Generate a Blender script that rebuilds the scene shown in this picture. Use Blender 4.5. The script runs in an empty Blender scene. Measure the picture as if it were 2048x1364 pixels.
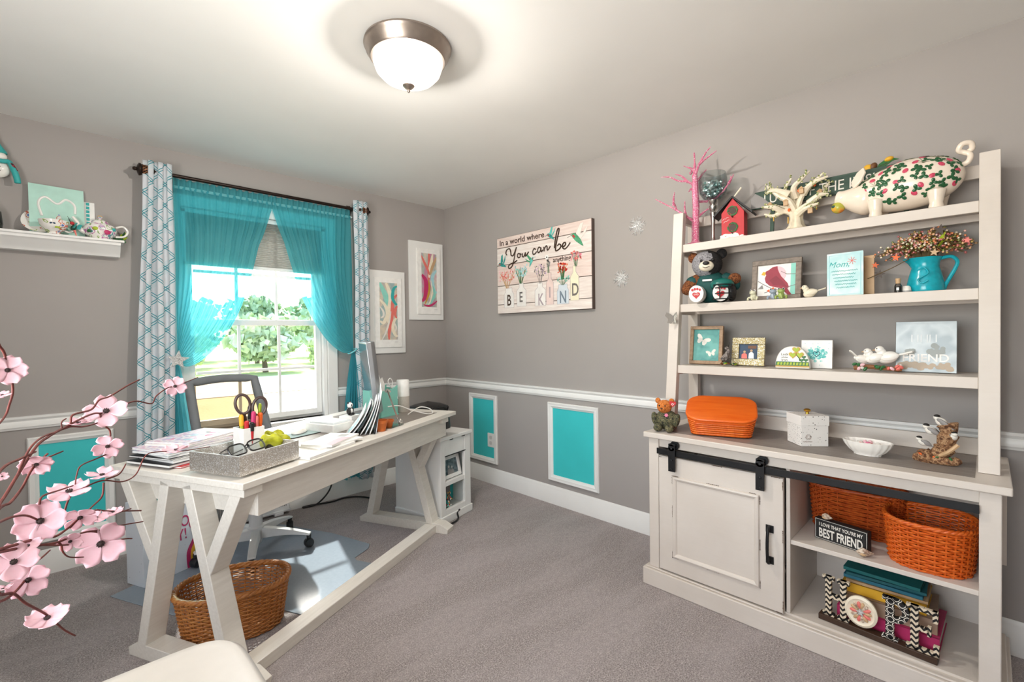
import bpy, bmesh, math, random
from mathutils import Vector, Matrix
R = math.radians
sin, cos, pi = math.sin, math.cos, math.pi
SC = bpy.context.scene
COL = SC.collection
rnd = random.Random(7)

# ---------------------------------------------------------------- camera
cam_d = bpy.data.cameras.new('camera'); cam_d.sensor_width = 36; cam_d.lens = 16.41
cam_d.clip_start = .05; cam_d.clip_end = 500
cam = bpy.data.objects.new('camera', cam_d); COL.objects.link(cam)
def cam_axes(yaw, pitch, roll):
    f = Vector((sin(yaw)*cos(pitch), cos(yaw)*cos(pitch), sin(pitch)))
    r = Vector((cos(yaw), -sin(yaw), 0)); u = r.cross(f)
    return r*cos(roll)+u*sin(roll), u*cos(roll)-r*sin(roll), f
_r, _u, _f = cam_axes(R(44.516), R(-.907), R(-.726))
cam.matrix_world = Matrix(((_r.x, _u.x, -_f.x, -2.637), (_r.y, _u.y, -_f.y, -3.571), (_r.z, _u.z, -_f.z, 1.27), (0, 0, 0, 1)))
SC.camera = cam

# ---------------------------------------------------------------- sky, sun, exposure
w = bpy.data.worlds.new('sky'); SC.world = w; w.use_nodes = True
nt = w.node_tree; nt.nodes.clear()
sky = nt.nodes.new('ShaderNodeTexSky'); sky.sky_type = 'NISHITA'; sky.sun_disc = False
sky.sun_elevation = R(42); sky.sun_rotation = R(14); sky.air_density = 1; sky.dust_density = 2.5; sky.ozone_density = .6
bg = nt.nodes.new('ShaderNodeBackground'); bg.inputs[1].default_value = .65
wo = nt.nodes.new('ShaderNodeOutputWorld')
nt.links.new(sky.outputs[0], bg.inputs[0]); nt.links.new(bg.outputs[0], wo.inputs[0])
sd = bpy.data.lights.new('sun', 'SUN'); sd.energy = 9; sd.angle = R(1.2); sd.color = (1, .95, .88)
sun = bpy.data.objects.new('sun', sd); COL.objects.link(sun)
sun.location = (4, 12, 14)
sun.rotation_euler = Vector((-.25, -1, -.93)).to_track_quat('-Z', 'Y').to_euler()
ad = bpy.data.lights.new('side_fill', 'AREA'); ad.shape = 'RECTANGLE'; ad.size = 1.5; ad.size_y = 1.3; ad.energy = 48; ad.color = (1, .98, .96)
rear = bpy.data.objects.new('side_fill', ad); COL.objects.link(rear); rear.location = (-3.7, -2.9, 1.42); rear.rotation_euler = (R(120), 0, R(-90))  # added fill light from the left, tilted up to brighten the ceiling
LAMP_WATTS = 92.0
SC.cycles.max_bounces = 6; SC.cycles.glossy_bounces = 2; SC.cycles.caustics_reflective = False; SC.cycles.caustics_refractive = False; SC.cycles.adaptive_threshold = .025; SC.cycles.use_denoising = True
SC.view_settings.view_transform = 'Standard'; SC.view_settings.look = 'None'
SC.view_settings.exposure = .65; SC.view_settings.gamma = 1; SC.view_settings.use_curve_mapping = False

# ---------------------------------------------------------------- materials
def lin(h):
    h = h.lstrip('#'); o = []
    for i in (0, 2, 4):
        c = int(h[i:i+2], 16)/255
        o.append(c/12.92 if c <= .04045 else ((c+.055)/1.055)**2.4)
    return (*o, 1)
MATS = {}
class NT:
    def __init__(s, name):
        s.m = bpy.data.materials.new(name); s.m.use_nodes = True; s.t = s.m.node_tree; s.t.nodes.clear()
        s.out = s.n('OutputMaterial')
    def n(s, k, **kw):
        nd = s.t.nodes.new('ShaderNode'+k)
        for a, b in kw.items(): setattr(nd, a, b)
        return nd
    def l(s, a, b): s.t.links.new(a, b)
    def val(s, sock, v):
        if hasattr(v, 'links'): s.l(v, sock)
        else: sock.default_value = v
    def math(s, op, a, b=0, c=0):
        nd = s.n('Math', operation=op)
        s.val(nd.inputs[0], a); s.val(nd.inputs[1], b)
        if op in ('MULTIPLY_ADD', 'COMPARE', 'WRAP'): s.val(nd.inputs[2], c)
        return nd.outputs[0]
    def mix(s, f, a, b):
        nd = s.n('Mix', data_type='RGBA'); s.val(nd.inputs[0], f); s.val(nd.inputs[6], a); s.val(nd.inputs[7], b)
        return nd.outputs[2]
    def ramp(s, f, stops, mode='LINEAR'):
        nd = s.n('ValToRGB'); s.l(f, nd.inputs[0]); e = nd.color_ramp.elements; nd.color_ramp.interpolation = mode
        while len(e) < len(stops): e.new(.5)
        for x, (p, c) in zip(e, stops): x.position = p; x.color = lin(c) if isinstance(c, str) else c
        return nd.outputs[0]
    def noise(s, co, scale, detail=3, rough=.5):
        nd = s.n('TexNoise'); nd.inputs['Scale'].default_value = scale; nd.inputs['Detail'].default_value = detail
        nd.inputs['Roughness'].default_value = rough; s.l(co, nd.inputs['Vector']); return nd.outputs[0]
    def co(s, kind='Object', scale=None):
        o = s.n('TexCoord').outputs[kind]
        if scale:
            mp = s.n('Mapping'); mp.inputs['Scale'].default_value = scale; s.l(o, mp.inputs[0]); o = mp.outputs[0]
        return o
    def bsdf(s, col, rough=.5, metal=0, bump=None, bstr=.2, bdist=.002, **kw):
        b = s.n('BsdfPrincipled'); s.val(b.inputs['Base Color'], col); s.val(b.inputs['Roughness'], rough); b.inputs['Metallic'].default_value = metal
        for k, v in kw.items(): s.val(b.inputs[k.replace('_', ' ')], v)
        if bump is not None:
            bn = s.n('Bump'); bn.inputs['Strength'].default_value = bstr; bn.inputs['Distance'].default_value = bdist
            s.l(bump, bn.inputs['Height']); s.l(bn.outputs[0], b.inputs['Normal'])
        return b
    def done(s, shader): s.l(shader.outputs[0], s.out.inputs[0]); MATS[s.m.name] = s.m; return s.m
def M(name, hexc, rough=.5, metal=0, var=.06, scale=18, bump=.08, bscale=None, **kw):
    """painted / plastic / metal surface: colour with a little procedural mottling and relief"""
    if name in MATS: return MATS[name]
    t = NT(name); c = lin(hexc); co = t.co()
    f = t.noise(co, scale, 2)
    lo = tuple(x*(1-var) for x in c[:3])+(1,); hi = tuple(min(1, x*(1+var)) for x in c[:3])+(1,)
    col = t.ramp(f, [(.3, lo), (.7, hi)])
    b = t.bsdf(col, rough, metal, t.noise(co, bscale or scale*6, 1), bump, .001, **kw)
    return t.done(b)
def M_wood(name, h1, h2, axis=(1, 12, 12), rough=.55, sc=6, bump=.25):
    t = NT(name); co = t.co('Object', axis); f = t.noise(co, sc, 6, .6)
    return t.done(t.bsdf(t.ramp(f, [(.3, h1), (.7, h2)]), rough, 0, f, bump, .001))
def M_wall(name, h):
    t = NT(name); co = t.co(); c = lin(h); f = t.noise(co, 1.6, 3)
    col = t.ramp(f, [(.3, tuple(x*.97 for x in c[:3])+(1,)), (.7, tuple(x*1.03 for x in c[:3])+(1,))])
    return t.done(t.bsdf(col, .62, 0, t.noise(co, 260, 1), .12, .0008))
def M_glitter(name, h1, h2, scale=420, metal=.75):
    t = NT(name); co = t.co(); v = t.n('TexVoronoi'); v.inputs['Scale'].default_value = scale; t.l(co, v.inputs['Vector'])
    sep = t.n('SeparateColor'); t.l(v.outputs['Color'], sep.inputs[0])
    col = t.ramp(sep.outputs[0], [(0, h1), (.8, h2), (.9, '#ffffff')])
    nm = t.n('Bump'); nm.inputs['Strength'].default_value = .9; nm.inputs['Distance'].default_value = .002
    t.l(sep.outputs[1], nm.inputs['Height'])
    b = t.bsdf(col, .28, metal); t.l(nm.outputs[0], b.inputs['Normal']); return t.done(b)
def M_speckle(name, base, dots, scale=120, thr=.12, rough=.4):
    t = NT(name); co = t.co(); v = t.n('TexVoronoi'); v.inputs['Scale'].default_value = scale; t.l(co, v.inputs['Vector'])
    sep = t.n('SeparateColor'); t.l(v.outputs['Color'], sep.inputs[0])
    thr_v = t.math('MULTIPLY', sep.outputs[0], thr*2.2)
    f = t.math('LESS_THAN', v.outputs['Distance'], t.math('SUBTRACT', thr_v, thr))
    return t.done(t.bsdf(t.mix(f, lin(base), lin(dots)), rough, 0))
def M_patch(name, cols, scale=30, rough=.6, bump=.2, mode='CONSTANT', detail=2):
    """mottled surface in several colours (glaze, camouflage, foliage, plush)"""
    t = NT(name); co = t.co(); f = t.noise(co, scale, detail)
    n = len(cols); st = [(.3+.42*i/n, c) for i, c in enumerate(cols)]
    return t.done(t.bsdf(t.ramp(f, st, mode), rough, 0, t.noise(co, scale*5, 3), bump, .002))
def M_emit(name, h, s):
    t = NT(name); e = t.n('Emission'); e.inputs[0].default_value = lin(h); e.inputs[1].default_value = s; return t.done(e)
def M_glass(name, tint='#ffffff', alpha=.12, rough=.02):
    t = NT(name); tr = t.n('BsdfTransparent'); tr.inputs[0].default_value = lin(tint)
    gl = t.n('BsdfGlossy'); gl.inputs['Roughness'].default_value = rough
    fr = t.n('Fresnel'); fr.inputs[0].default_value = 1.45
    mx = t.n('MixShader'); t.l(t.math('MULTIPLY', t.math('ADD', fr.outputs[0], t.math('MULTIPLY', t.noise(t.co(), 3), .01)), alpha*8), mx.inputs[0])
    t.l(tr.outputs[0], mx.inputs[1]); t.l(gl.outputs[0], mx.inputs[2]); return t.done(mx)
def M_cloth(name, col, transp=.0, transl=.4, tcol=None, weave=700):
    """thin fabric: diffuse + light shining through + open weave"""
    t = NT(name); c = lin(col) if isinstance(col, str) else col
    d = t.n('BsdfDiffuse'); s = t.n('BsdfTranslucent'); tp = t.n('BsdfTransparent')
    wv = t.noise(t.co(), weave, 2); cv = t.mix(t.math('MULTIPLY', wv, .25), c, (1, 1, 1, 1)) if isinstance(col, str) else c
    t.val(d.inputs[0], cv); t.val(s.inputs[0], cv); tp.inputs[0].default_value = lin(tcol or '#ffffff')
    m1 = t.n('MixShader'); m1.inputs[0].default_value = transl; t.l(d.outputs[0], m1.inputs[1]); t.l(s.outputs[0], m1.inputs[2])
    m2 = t.n('MixShader'); m2.inputs[0].default_value = transp; t.l(m1.outputs[0], m2.inputs[1]); t.l(tp.outputs[0], m2.inputs[2])
    return t.done(m2)

# ---------------------------------------------------------------- mesh helpers
def rotm(rx=0, ry=0, rz=0): return (Matrix.Rotation(rz, 3, 'Z') @ Matrix.Rotation(ry, 3, 'Y') @ Matrix.Rotation(rx, 3, 'X'))
class MB:
    def __init__(s): s.v = []; s.f = []; s.uv = None
    def add(s, vs, fs, m=None, o=(0, 0, 0)):
        b = len(s.v); o = Vector(o)
        for v in vs:
            v = Vector(v); v = (m @ v if m is not None else v) + o; s.v.append(v[:])
        s.f += [tuple(i+b for i in f) for f in fs]; return s
    def box(s, x0, x1, y0, y1, z0, z1, m=None, o=(0, 0, 0)):
        v = [(x, y, z) for z in (z0, z1) for y in (y0, y1) for x in (x0, x1)]
        return s.add(v, [(0, 2, 3, 1), (4, 5, 7, 6), (0, 1, 5, 4), (2, 6, 7, 3), (0, 4, 6, 2), (1, 3, 7, 5)], m, o)
    def cbox(s, c, d, m=None):
        a, b, e = (x/2 for x in d); return s.box(-a, a, -b, b, -e, e, m, c)
    def lathe(s, prof, n=24, m=None, o=(0, 0, 0), sx=1, sy=1, wob=None):
        vs = []; fs = []; k = len(prof)
        for i in range(n):
            a = 2*pi*i/n; g = wob(a) if wob else 1
            for r, z in prof: vs.append((r*g*cos(a)*sx, r*g*sin(a)*sy, z))
        for i in range(n):
            j = (i+1) % n
            for q in range(k-1): fs.append((i*k+q, j*k+q, j*k+q+1, i*k+q+1))
        if prof[0][0] > 1e-5: fs.append(tuple(i*k for i in range(n))[::-1])
        if prof[-1][0] > 1e-5: fs.append(tuple(i*k+k-1 for i in range(n)))
        return s.add(vs, fs, m, o)
    def tube(s, pts, r, n=8, closed=False):
        P = [Vector(p) for p in pts]; k = len(P); rr = r if isinstance(r, (list, tuple)) else [r]*k
        vs = []; fs = []; prev = None
        for i in range(k):
            a = P[(i-1) % k] if (closed or i) else P[0]; b = P[(i+1) % k] if (closed or i < k-1) else P[-1]
            t = (b-a).normalized() if (b-a).length > 1e-9 else Vector((0, 0, 1))
            if prev is None: x = t.orthogonal().normalized()
            else:
                x = prev-t*prev.dot(t); x = x.normalized() if x.length > 1e-6 else t.orthogonal().normalized()
            prev = x; y = t.cross(x)
            for q in range(n): an = 2*pi*q/n; vs.append(P[i]+(x*cos(an)+y*sin(an))*rr[i])
        for i in range(k if closed else k-1):
            j = (i+1) % k
            for q in range(n): fs.append((i*n+q, i*n+(q+1) % n, j*n+(q+1) % n, j*n+q))
        if not closed: fs += [tuple(range(n))[::-1], tuple((k-1)*n+q for q in range(n))]
        return s.add(vs, fs)
    def prism(s, poly, d, m=None, o=(0, 0, 0)):
        """2-D outline (counter-clockwise x,y) given thickness d along z"""
        n = len(poly)
        vs = [(x, y, 0) for x, y in poly]+[(x, y, d) for x, y in poly]
        fs = [tuple(range(n))[::-1], tuple(range(n, 2*n))]+[(i, (i+1) % n, (i+1) % n+n, i+n) for i in range(n)]
        return s.add(vs, fs, m, o)
    def ell(s, c, rad, m=None, nu=16, nv=10):
        prof = [(sin(pi*i/nv), -cos(pi*i/nv)) for i in range(nv+1)]; prof[0] = (0, -1); prof[-1] = (0, 1)
        mm = Matrix.Diagonal(Vector(rad)); mm = (m @ mm) if m is not None else mm
        return s.lathe(prof, nu, mm, c)
    def grid(s, fn, nu, nv, cu=False, cv=False, thick=0, uvf=None):
        vs = [fn(i/(nu if cu else nu-1), j/(nv if cv else nv-1)) for i in range(nu) for j in range(nv)]
        fs = [(i*nv+j, ((i+1) % nu)*nv+j, ((i+1) % nu)*nv+(j+1) % nv, i*nv+(j+1) % nv) for i in range(nu if cu else nu-1) for j in range(nv if cv else nv-1)]
        s.add(vs, fs)
        if uvf: s.uv = [uvf(i/(nu-1), j/(nv-1)) for i in range(nu) for j in range(nv)]
        return s
    def bar(s, a, b, w_, h, up=(0, 0, 1)):
        """rectangular bar from a to b, w_ across, h along up"""
        a, b, up = Vector(a), Vector(b), Vector(up); t = (b-a).normalized(); x = t.cross(up).normalized(); y = x.cross(t).normalized()
        vs = [p+x*sx*w_/2+y*sy*h/2 for p in (a, b) for sx, sy in ((-1, -1), (1, -1), (1, 1), (-1, 1))]
        return s.add(vs, [(3, 2, 1, 0), (4, 5, 6, 7), (0, 1, 5, 4), (1, 2, 6, 5), (2, 3, 7, 6), (3, 0, 4, 7)])
    def sweep(s, prof, a, b, out):
        """moulding: profile (depth, height) swept from a to b, depth along out"""
        a, b, out = Vector(a), Vector(b), Vector(out); n = len(prof)
        vs = [p+out*d+Vector((0, 0, h)) for p in (a, b) for d, h in prof]
        return s.add(vs, [tuple(range(n)), tuple(range(n, 2*n))[::-1]]+[(i, i+n, (i+1) % n+n, (i+1) % n) for i in range(n)])
    def build(s, name, mat, parent=None, smooth=35, bevel=0, seg=2, fixn=True, sub=0, solid=0):
        me = bpy.data.meshes.new(name); me.from_pydata(s.v, [], s.f)
        if s.uv:
            ul = me.uv_layers.new(name='uv')
            for lp in me.loops: ul.data[lp.index].uv = s.uv[lp.vertex_index]
        if fixn:
            bm = bmesh.new(); bm.from_mesh(me); bmesh.ops.recalc_face_normals(bm, faces=bm.faces); bm.to_mesh(me); bm.free()
        if smooth:
            me.shade_smooth(); me.set_sharp_from_angle(angle=R(smooth))
        o = bpy.data.objects.new(name, me); COL.objects.link(o)
        me.materials.append(MATS[mat] if isinstance(mat, str) else mat)
        if parent is not None: o.parent = parent
        if solid: md = o.modifiers.new('thickness', 'SOLIDIFY'); md.thickness = solid; md.offset = 0
        if bevel:
            md = o.modifiers.new('bevel', 'BEVEL'); md.width = bevel; md.segments = seg; md.limit_method = 'ANGLE'; md.angle_limit = R(40)
        if sub: md = o.modifiers.new('smooth', 'SUBSURF'); md.levels = sub; md.render_levels = sub
        return o
def tag(o, label, cat, group=None, kind=None):
    o['label'] = label; o['category'] = cat
    if group: o['group'] = group
    if kind: o['kind'] = kind
    return o
def struct(o): o['kind'] = 'structure'; return o
def thing(name, label, cat, loc=(0, 0, 0), rz=0, group=None, rx=0, ry=0):
    o = bpy.data.objects.new(name, None); COL.objects.link(o); o.empty_display_size = .05
    o.location = loc; o.rotation_euler = (rx, ry, rz); return tag(o, label, cat, group)
def dup(o, name=None, parent=None):
    c = o.copy(); COL.objects.link(c); c.parent = parent
    for ch in list(o.children): dup(ch, None, c)
    return c
def catmull(pts, n=6):
    P = [Vector(p) for p in pts]; out = []
    for i in range(len(P)-1):
        a, b, c, d = P[max(i-1, 0)], P[i], P[i+1], P[min(i+2, len(P)-1)]
        for k in range(n):
            t = k/n; out.append(.5*((2*b)+(c-a)*t+(2*a-5*b+4*c-d)*t*t+(3*b-a-3*c+d)*t**3))
    return out+[P[-1]]
def text(name, body, size, mat, parent, loc, rot=(0, 0, 0), depth=.0006, align='CENTER', sx=1, bold=0, shear=0, space=1):
    cu = bpy.data.curves.new(name, 'FONT'); cu.body = body; cu.size = size; cu.align_x = align; cu.align_y = 'BOTTOM_BASELINE'
    cu.extrude = depth/2; cu.offset = bold; cu.shear = shear; cu.space_character = space; cu.resolution_u = 3
    t = bpy.data.objects.new(name, cu); COL.objects.link(t); dg = bpy.context.evaluated_depsgraph_get()
    me = bpy.data.meshes.new_from_object(t.evaluated_get(dg)); bpy.data.objects.remove(t); bpy.data.curves.remove(cu)
    o = bpy.data.objects.new(name, me); COL.objects.link(o); me.materials.clear(); me.materials.append(MATS[mat] if isinstance(mat, str) else mat)
    o.parent = parent; o.location = loc; o.rotation_euler = rot; o.scale = (sx, 1, 1); return o
def circ(r, n=24, cx=0, cy=0, ry=None, a0=0, a1=2*pi):
    full = abs(a1-a0-2*pi) < 1e-6
    return [(cx+r*cos(a0+(a1-a0)*i/(n if full else n-1)), cy+(ry or r)*sin(a0+(a1-a0)*i/(n if full else n-1))) for i in range(n)]
def heart(s, cx=0, cy=0, n=28):
    return [(cx+s*16*sin(t)**3/17, cy+s*(13*cos(t)-5*cos(2*t)-2*cos(3*t)-cos(4*t))/17) for t in [-2*pi*i/n for i in range(n)]]
def star(r1, r2, k, a0=pi/2, cx=0, cy=0):
    return [(cx+(r1 if i % 2 == 0 else r2)*cos(a0+pi*i/k), cy+(r1 if i % 2 == 0 else r2)*sin(a0+pi*i/k)) for i in range(2*k)]
def rrect(w_, h, r, n=5, cx=0, cy=0):
    o = []
    for sx, sy, a in ((1, 1, 0), (-1, 1, pi/2), (-1, -1, pi), (1, -1, 1.5*pi)):
        for i in range(n): an = a+pi/2*i/(n-1); o.append((cx+sx*(w_/2-r)+r*cos(an), cy+sy*(h/2-r)+r*sin(an)))
    return o
# frames standing on a shelf by the right-hand wall look towards -x: local x runs along -y, local y upwards
FACE = Matrix(((0, 0, -1), (-1, 0, 0), (0, 1, 0)))      # (u, v, out) -> world for the right-hand wall
FACE_E = FACE.to_euler()

# ================================================================ the room
XL, YN, HC = -3.75, -4.75, 2.44          # left wall, wall behind the camera, ceiling height
M_wall('grey_wall_paint', '#a39d99'); M_wall('ceiling_paint', '#eeece8')
M('white_trim', '#ecebe8', .35, var=.02, scale=6, bump=.03)
M('turquoise_paint', '#3cc6c8', .42, var=.03, scale=5, bump=.05)
t = NT('carpet'); co = t.co()
f1 = t.noise(co, 170, 3, .8); f2 = t.noise(co, 38, 3, .75)
mp = t.n('Mapping'); mp.inputs['Rotation'].default_value = (0, 0, R(35)); mp.inputs['Scale'].default_value = (1, 3.4, 1); t.l(co, mp.inputs[0])
f3 = t.noise(mp.outputs[0], 1.7, 2, .55)
c = t.ramp(f1, [(.34, '#746a69'), (.5, '#aaa09e'), (.66, '#dcd4d1')])
c = t.mix(t.math('MULTIPLY', t.ramp(f3, [(.44, '#000000'), (.56, '#ffffff')]), .3), c, lin('#c6bcbc'))
c = t.mix(t.math('MULTIPLY', t.ramp(f2, [(.4, '#000000'), (.6, '#ffffff')]), .3), c, lin('#8d8382'))
hh = t.math('ADD', f1, t.math('MULTIPLY', f2, .8))
t.done(t.bsdf(c, .95, 0, hh, .9, .006))
m = MB().box(XL, 0, YN, 0, -.1, 0); struct(m.build('floor', 'carpet', smooth=0))
m = MB().box(XL, 0, YN, 0, HC, HC+.1); struct(m.build('ceiling', 'ceiling_paint', smooth=0))
# window wall with its opening
WX0, WX1, WZ0, WZ1 = -2.05, -1.13, .66, 2.1
m = MB().box(XL-.15, WX0, 0, .16, -.1, HC+.1).box(WX1, .15, 0, .16, -.1, HC+.1).box(WX0, WX1, 0, .16, -.1, WZ0).box(WX0, WX1, 0, .16, WZ1, HC+.1)
struct(m.build('wall_back', 'grey_wall_paint', smooth=0))
struct(MB().box(0, .15, YN-.15, 0, -.1, HC+.1).build('wall_right', 'grey_wall_paint', smooth=0))
# the left wall, outside the picture, has a second window added for the fill light; the wall behind the camera is plain
FX0, FX1, FZ0, FZ1 = -3.7, -2.1, .75, 2.1
struct(MB().box(XL-.15, .15, YN-.15, YN, -.1, HC+.1).build('wall_front', 'grey_wall_paint', smooth=0))
m = MB().box(XL-.15, XL, YN, FX0, -.1, HC+.1).box(XL-.15, XL, FX1, 0, -.1, HC+.1).box(XL-.15, XL, FX0, FX1, -.1, FZ0).box(XL-.15, XL, FX0, FX1, FZ1, HC+.1)
struct(m.build('wall_left', 'grey_wall_paint', smooth=0))

BB = [(0, 0), (.014, 0), (.014, .1), (.0105, .106), (.0105, .117), (.006, .128), (.003, .134), (0, .134)]
CR = [(0, 0), (.009, 0), (.011, .008), (.016, .013), (.017, .036), (.012, .044), (.016, .05), (.023, .057), (.024, .069), (0, .069)]
struct(MB().sweep(BB, (XL, 0, 0), (0, 0, 0), (0, -1, 0)).build('baseboard_back', 'white_trim'))
struct(MB().sweep(BB, (0, 0, 0), (0, YN, 0), (-1, 0, 0)).build('baseboard_right', 'white_trim'))
struct(MB().sweep(BB, (XL, YN, 0), (XL, 0, 0), (1, 0, 0)).build('baseboard_left', 'white_trim'))
CW = .075
struct(MB().sweep(CR, (XL, 0, .797), (WX0-CW, 0, .797), (0, -1, 0)).sweep(CR, (WX1+CW, 0, .797), (0, 0, .797), (0, -1, 0)).build('trim_1', 'white_trim'))
struct(MB().sweep(CR, (0, 0, .797), (0, YN, .797), (-1, 0, 0)).build('trim_2', 'white_trim'))
struct(MB().sweep(CR, (XL, YN, .797), (XL, FX0-.07, .797), (1, 0, 0)).sweep(CR, (XL, FX1+.07, .797), (XL, 0, .797), (1, 0, 0)).build('trim_3', 'white_trim'))
# picture-frame mouldings with turquoise fields below the chair rail
def mould_panel(n, w_, h, loc, rot):
    root = bpy.data.objects.new('trim_%d' % n, None); COL.objects.link(root); root.location = loc; root.rotation_euler = rot; struct(root)
    MB().box(.03, w_-.03, .03, h-.03, 0, .0025).build('painted_panel', 'turquoise_paint', root, smooth=0)
    prof = [(0, 0), (0, .012), (.006, .02), (.016, .017), (.026, .019), (.034, .012), (.042, .008), (.044, 0)]   # (inwards, out)
    cs = [(0, 0), (w_, 0), (w_, h), (0, h)]; dd = [(1, 1), (-1, 1), (-1, -1), (1, -1)]
    for i in range(4):
        j = (i+1) % 4; k = len(prof)
        vs = [(cs[q][0]+dd[q][0]*a, cs[q][1]+dd[q][1]*a, b) for q in (i, j) for a, b in prof]
        fs = [tuple(range(k)), tuple(range(k, 2*k))[::-1]]+[(q, q+k, (q+1) % k+k, (q+1) % k) for q in range(k)]
        MB().add(vs, fs).build('moulding', 'white_trim', root)
RW = (R(90), 0, R(-90)); BW = (R(90), 0, 0)
mould_panel(4, .357, .578, (0, -.349, .174), RW)
mould_panel(5, .453, .583, (0, -1.272, .175), RW)
mould_panel(6, .351, .573, (-2.747, 0, .175), BW)
# electrical outlet on the small panel
o = thing('wall_outlet', 'white outlet cover inside the small turquoise wall panel', 'outlet', (-.003, -.585, .31), 0); o.rotation_euler = RW
MB().prism(rrect(.08, .118, .006, cx=.04, cy=.059), .006).build('cover_plate', 'white_trim', o, bevel=.002)
M('socket_grey', '#cfcdca', .4)
for q in (.036, .082): MB().prism(rrect(.032, .03, .01, cx=.04, cy=q), .0075).build('socket', 'socket_grey', o)

# ---------------------------------------------------------------- window
M('vinyl_white', '#f1f1ef', .35, var=.015, scale=8, bump=.02)
M_glass('window_glass', '#fbffff', .06)
win = bpy.data.objects.new('window_1', None); COL.objects.link(win); win.location = (0, 0, 0); struct(win)
m = MB()
for x in (WX0-CW, WX1): m.box(x, x+CW, -.02, 0, WZ0-.06, WZ1+CW)
m.box(WX0-CW, WX1+CW, -.021, 0, WZ1, WZ1+CW); m.build('casing', 'white_trim', win, bevel=.004)
MB().box(WX0-CW-.02, WX1+CW+.02, -.055, .06, WZ0-.028, WZ0).build('sill', 'white_trim', win, bevel=.006)
MB().box(WX0-CW, WX1+CW, -.016, 0, WZ0-.1, WZ0-.028).build('apron', 'white_trim', win, bevel=.003)
m = MB()
for x in (WX0, WX1-.028): m.box(x, x+.028, 0, .15, WZ0, WZ1)
m.box(WX0, WX1, 0, .15, WZ1-.03, WZ1).box(WX0, WX1, .06, .15, WZ0, WZ0+.02).build('jamb', 'vinyl_white', win, bevel=.002)
def sash(name, z0, z1, y):
    s = bpy.data.objects.new(name, None); COL.objects.link(s); s.parent = win; s.location = (0, y, 0)
    x0, x1, b = WX0+.03, WX1-.03, .04
    MB().box(x0, x0+b, -.017, .017, z0, z1).box(x1-b, x1, -.017, .017, z0, z1).box(x0+b, x1-b, -.017, .017, z0, z0+b).box(x0+b, x1-b, -.017, .017, z1-b, z1).build('sash_frame', 'vinyl_white', s, bevel=.003)
    gx = [x0+b+(x1-x0-2*b)*i/3 for i in range(4)]; gz = [z0+b+(z1-z0-2*b)*i/2 for i in range(3)]
    for x in gx[1:3]: MB().box(x-.009, x+.009, -.009, .009, z0+b, z1-b).build('muntin', 'vinyl_white', s, bevel=.002)
    for i in range(3): MB().box(gx[i]+.009, gx[i+1]-.009, -.0088, .0088, gz[1]-.009, gz[1]+.009).build('muntin', 'vinyl_white', s, bevel=.002)
    for i in range(3):
        for j in range(2):
            MB().box(gx[i]+.007, gx[i+1]-.007, -.0015, .0015, gz[j]+.007, gz[j+1]-.007).build('pane', 'window_glass', s, smooth=0)
sash('lower_sash', WZ0+.02, 1.39, .055); sash('upper_sash', 1.352, WZ1-.03, .095)
# second window, added as a fill source in the left wall outside the picture
win2 = bpy.data.objects.new('fill_window', None); COL.objects.link(win2); struct(win2)
m = MB()
for x in (FX0-.07, FX1): m.box(XL, XL+.02, x, x+.07, FZ0-.07, FZ1+.07)
for z in (FZ0-.07, FZ1): m.box(XL, XL+.02, FX0-.07, FX1+.07, z, z+.07)
m.build('casing', 'white_trim', win2)
m = MB()
for x in (FX0, (FX0+FX1)/2-.02, FX1-.04): m.box(XL-.08, XL-.05, x, x+.04, FZ0, FZ1)
for z in (FZ0, (FZ0+FZ1)/2-.02, FZ1-.04): m.box(XL-.079, XL-.051, FX0, FX1, z, z+.04)
m.build('sash_frame', 'vinyl_white', win2)
for i in range(2): MB().box(XL-.067, XL-.063, FX0+.04+i*.79, FX0+.78+i*.79, FZ0+.03, FZ1-.03).build('pane', 'window_glass', win2, smooth=0)

# ---------------------------------------------------------------- outdoors
def M_ground(name, a, b, c, sc):
    t = NT(name); co = t.co(); f = t.noise(co, sc, 6, .65)
    return t.done(t.bsdf(t.ramp(f, [(.35, a), (.5, b), (.68, c)]), .95, 0, t.noise(co, 14, 3), .5, .05))
M_ground('dry_lawn', '#a8916a', '#b9a07a', '#9c9a72', .25); M_ground('gravel', '#c9c0b2', '#d8d0c4', '#bdb3a4', 2)
M_ground('meadow', '#8ba05a', '#9fae66', '#b6ad74', .2)
GZ = -.6
m = MB().add([(-60, -60, GZ), (60, -60, GZ), (60, 15, GZ), (-60, 15, GZ)], [(0, 1, 2, 3)]); tag(m.build('lawn', 'dry_lawn', smooth=0), 'sunburnt tan lawn right outside the window', 'lawn', kind='stuff')
m = MB().grid(lambda u, v: (-60+120*u, 14.6+7*v+1.5*sin(u*9), GZ+.015), 40, 3); tag(m.build('driveway', 'gravel', smooth=0), 'pale gravel drive crossing behind the lawn', 'driveway')
m = MB().add([(-140, 15, GZ), (140, 15, GZ), (140, 160, GZ), (-140, 160, GZ)], [(0, 1, 2, 3)]); tag(m.build('meadow', 'meadow', smooth=0), 'green meadow beyond the pale drive', 'meadow', kind='stuff')
M_patch('leaves_light', ['#9db384', '#b4c69b', '#cbd6b4'], 1.6, .8, .3, 'LINEAR'); M_patch('leaves_dark', ['#7f9a72', '#93ab84', '#aabf9b'], 1.6, .8, .3, 'LINEAR')
M('bark', '#6b5844', .9, var=.2, scale=6, bump=.4)
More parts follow.
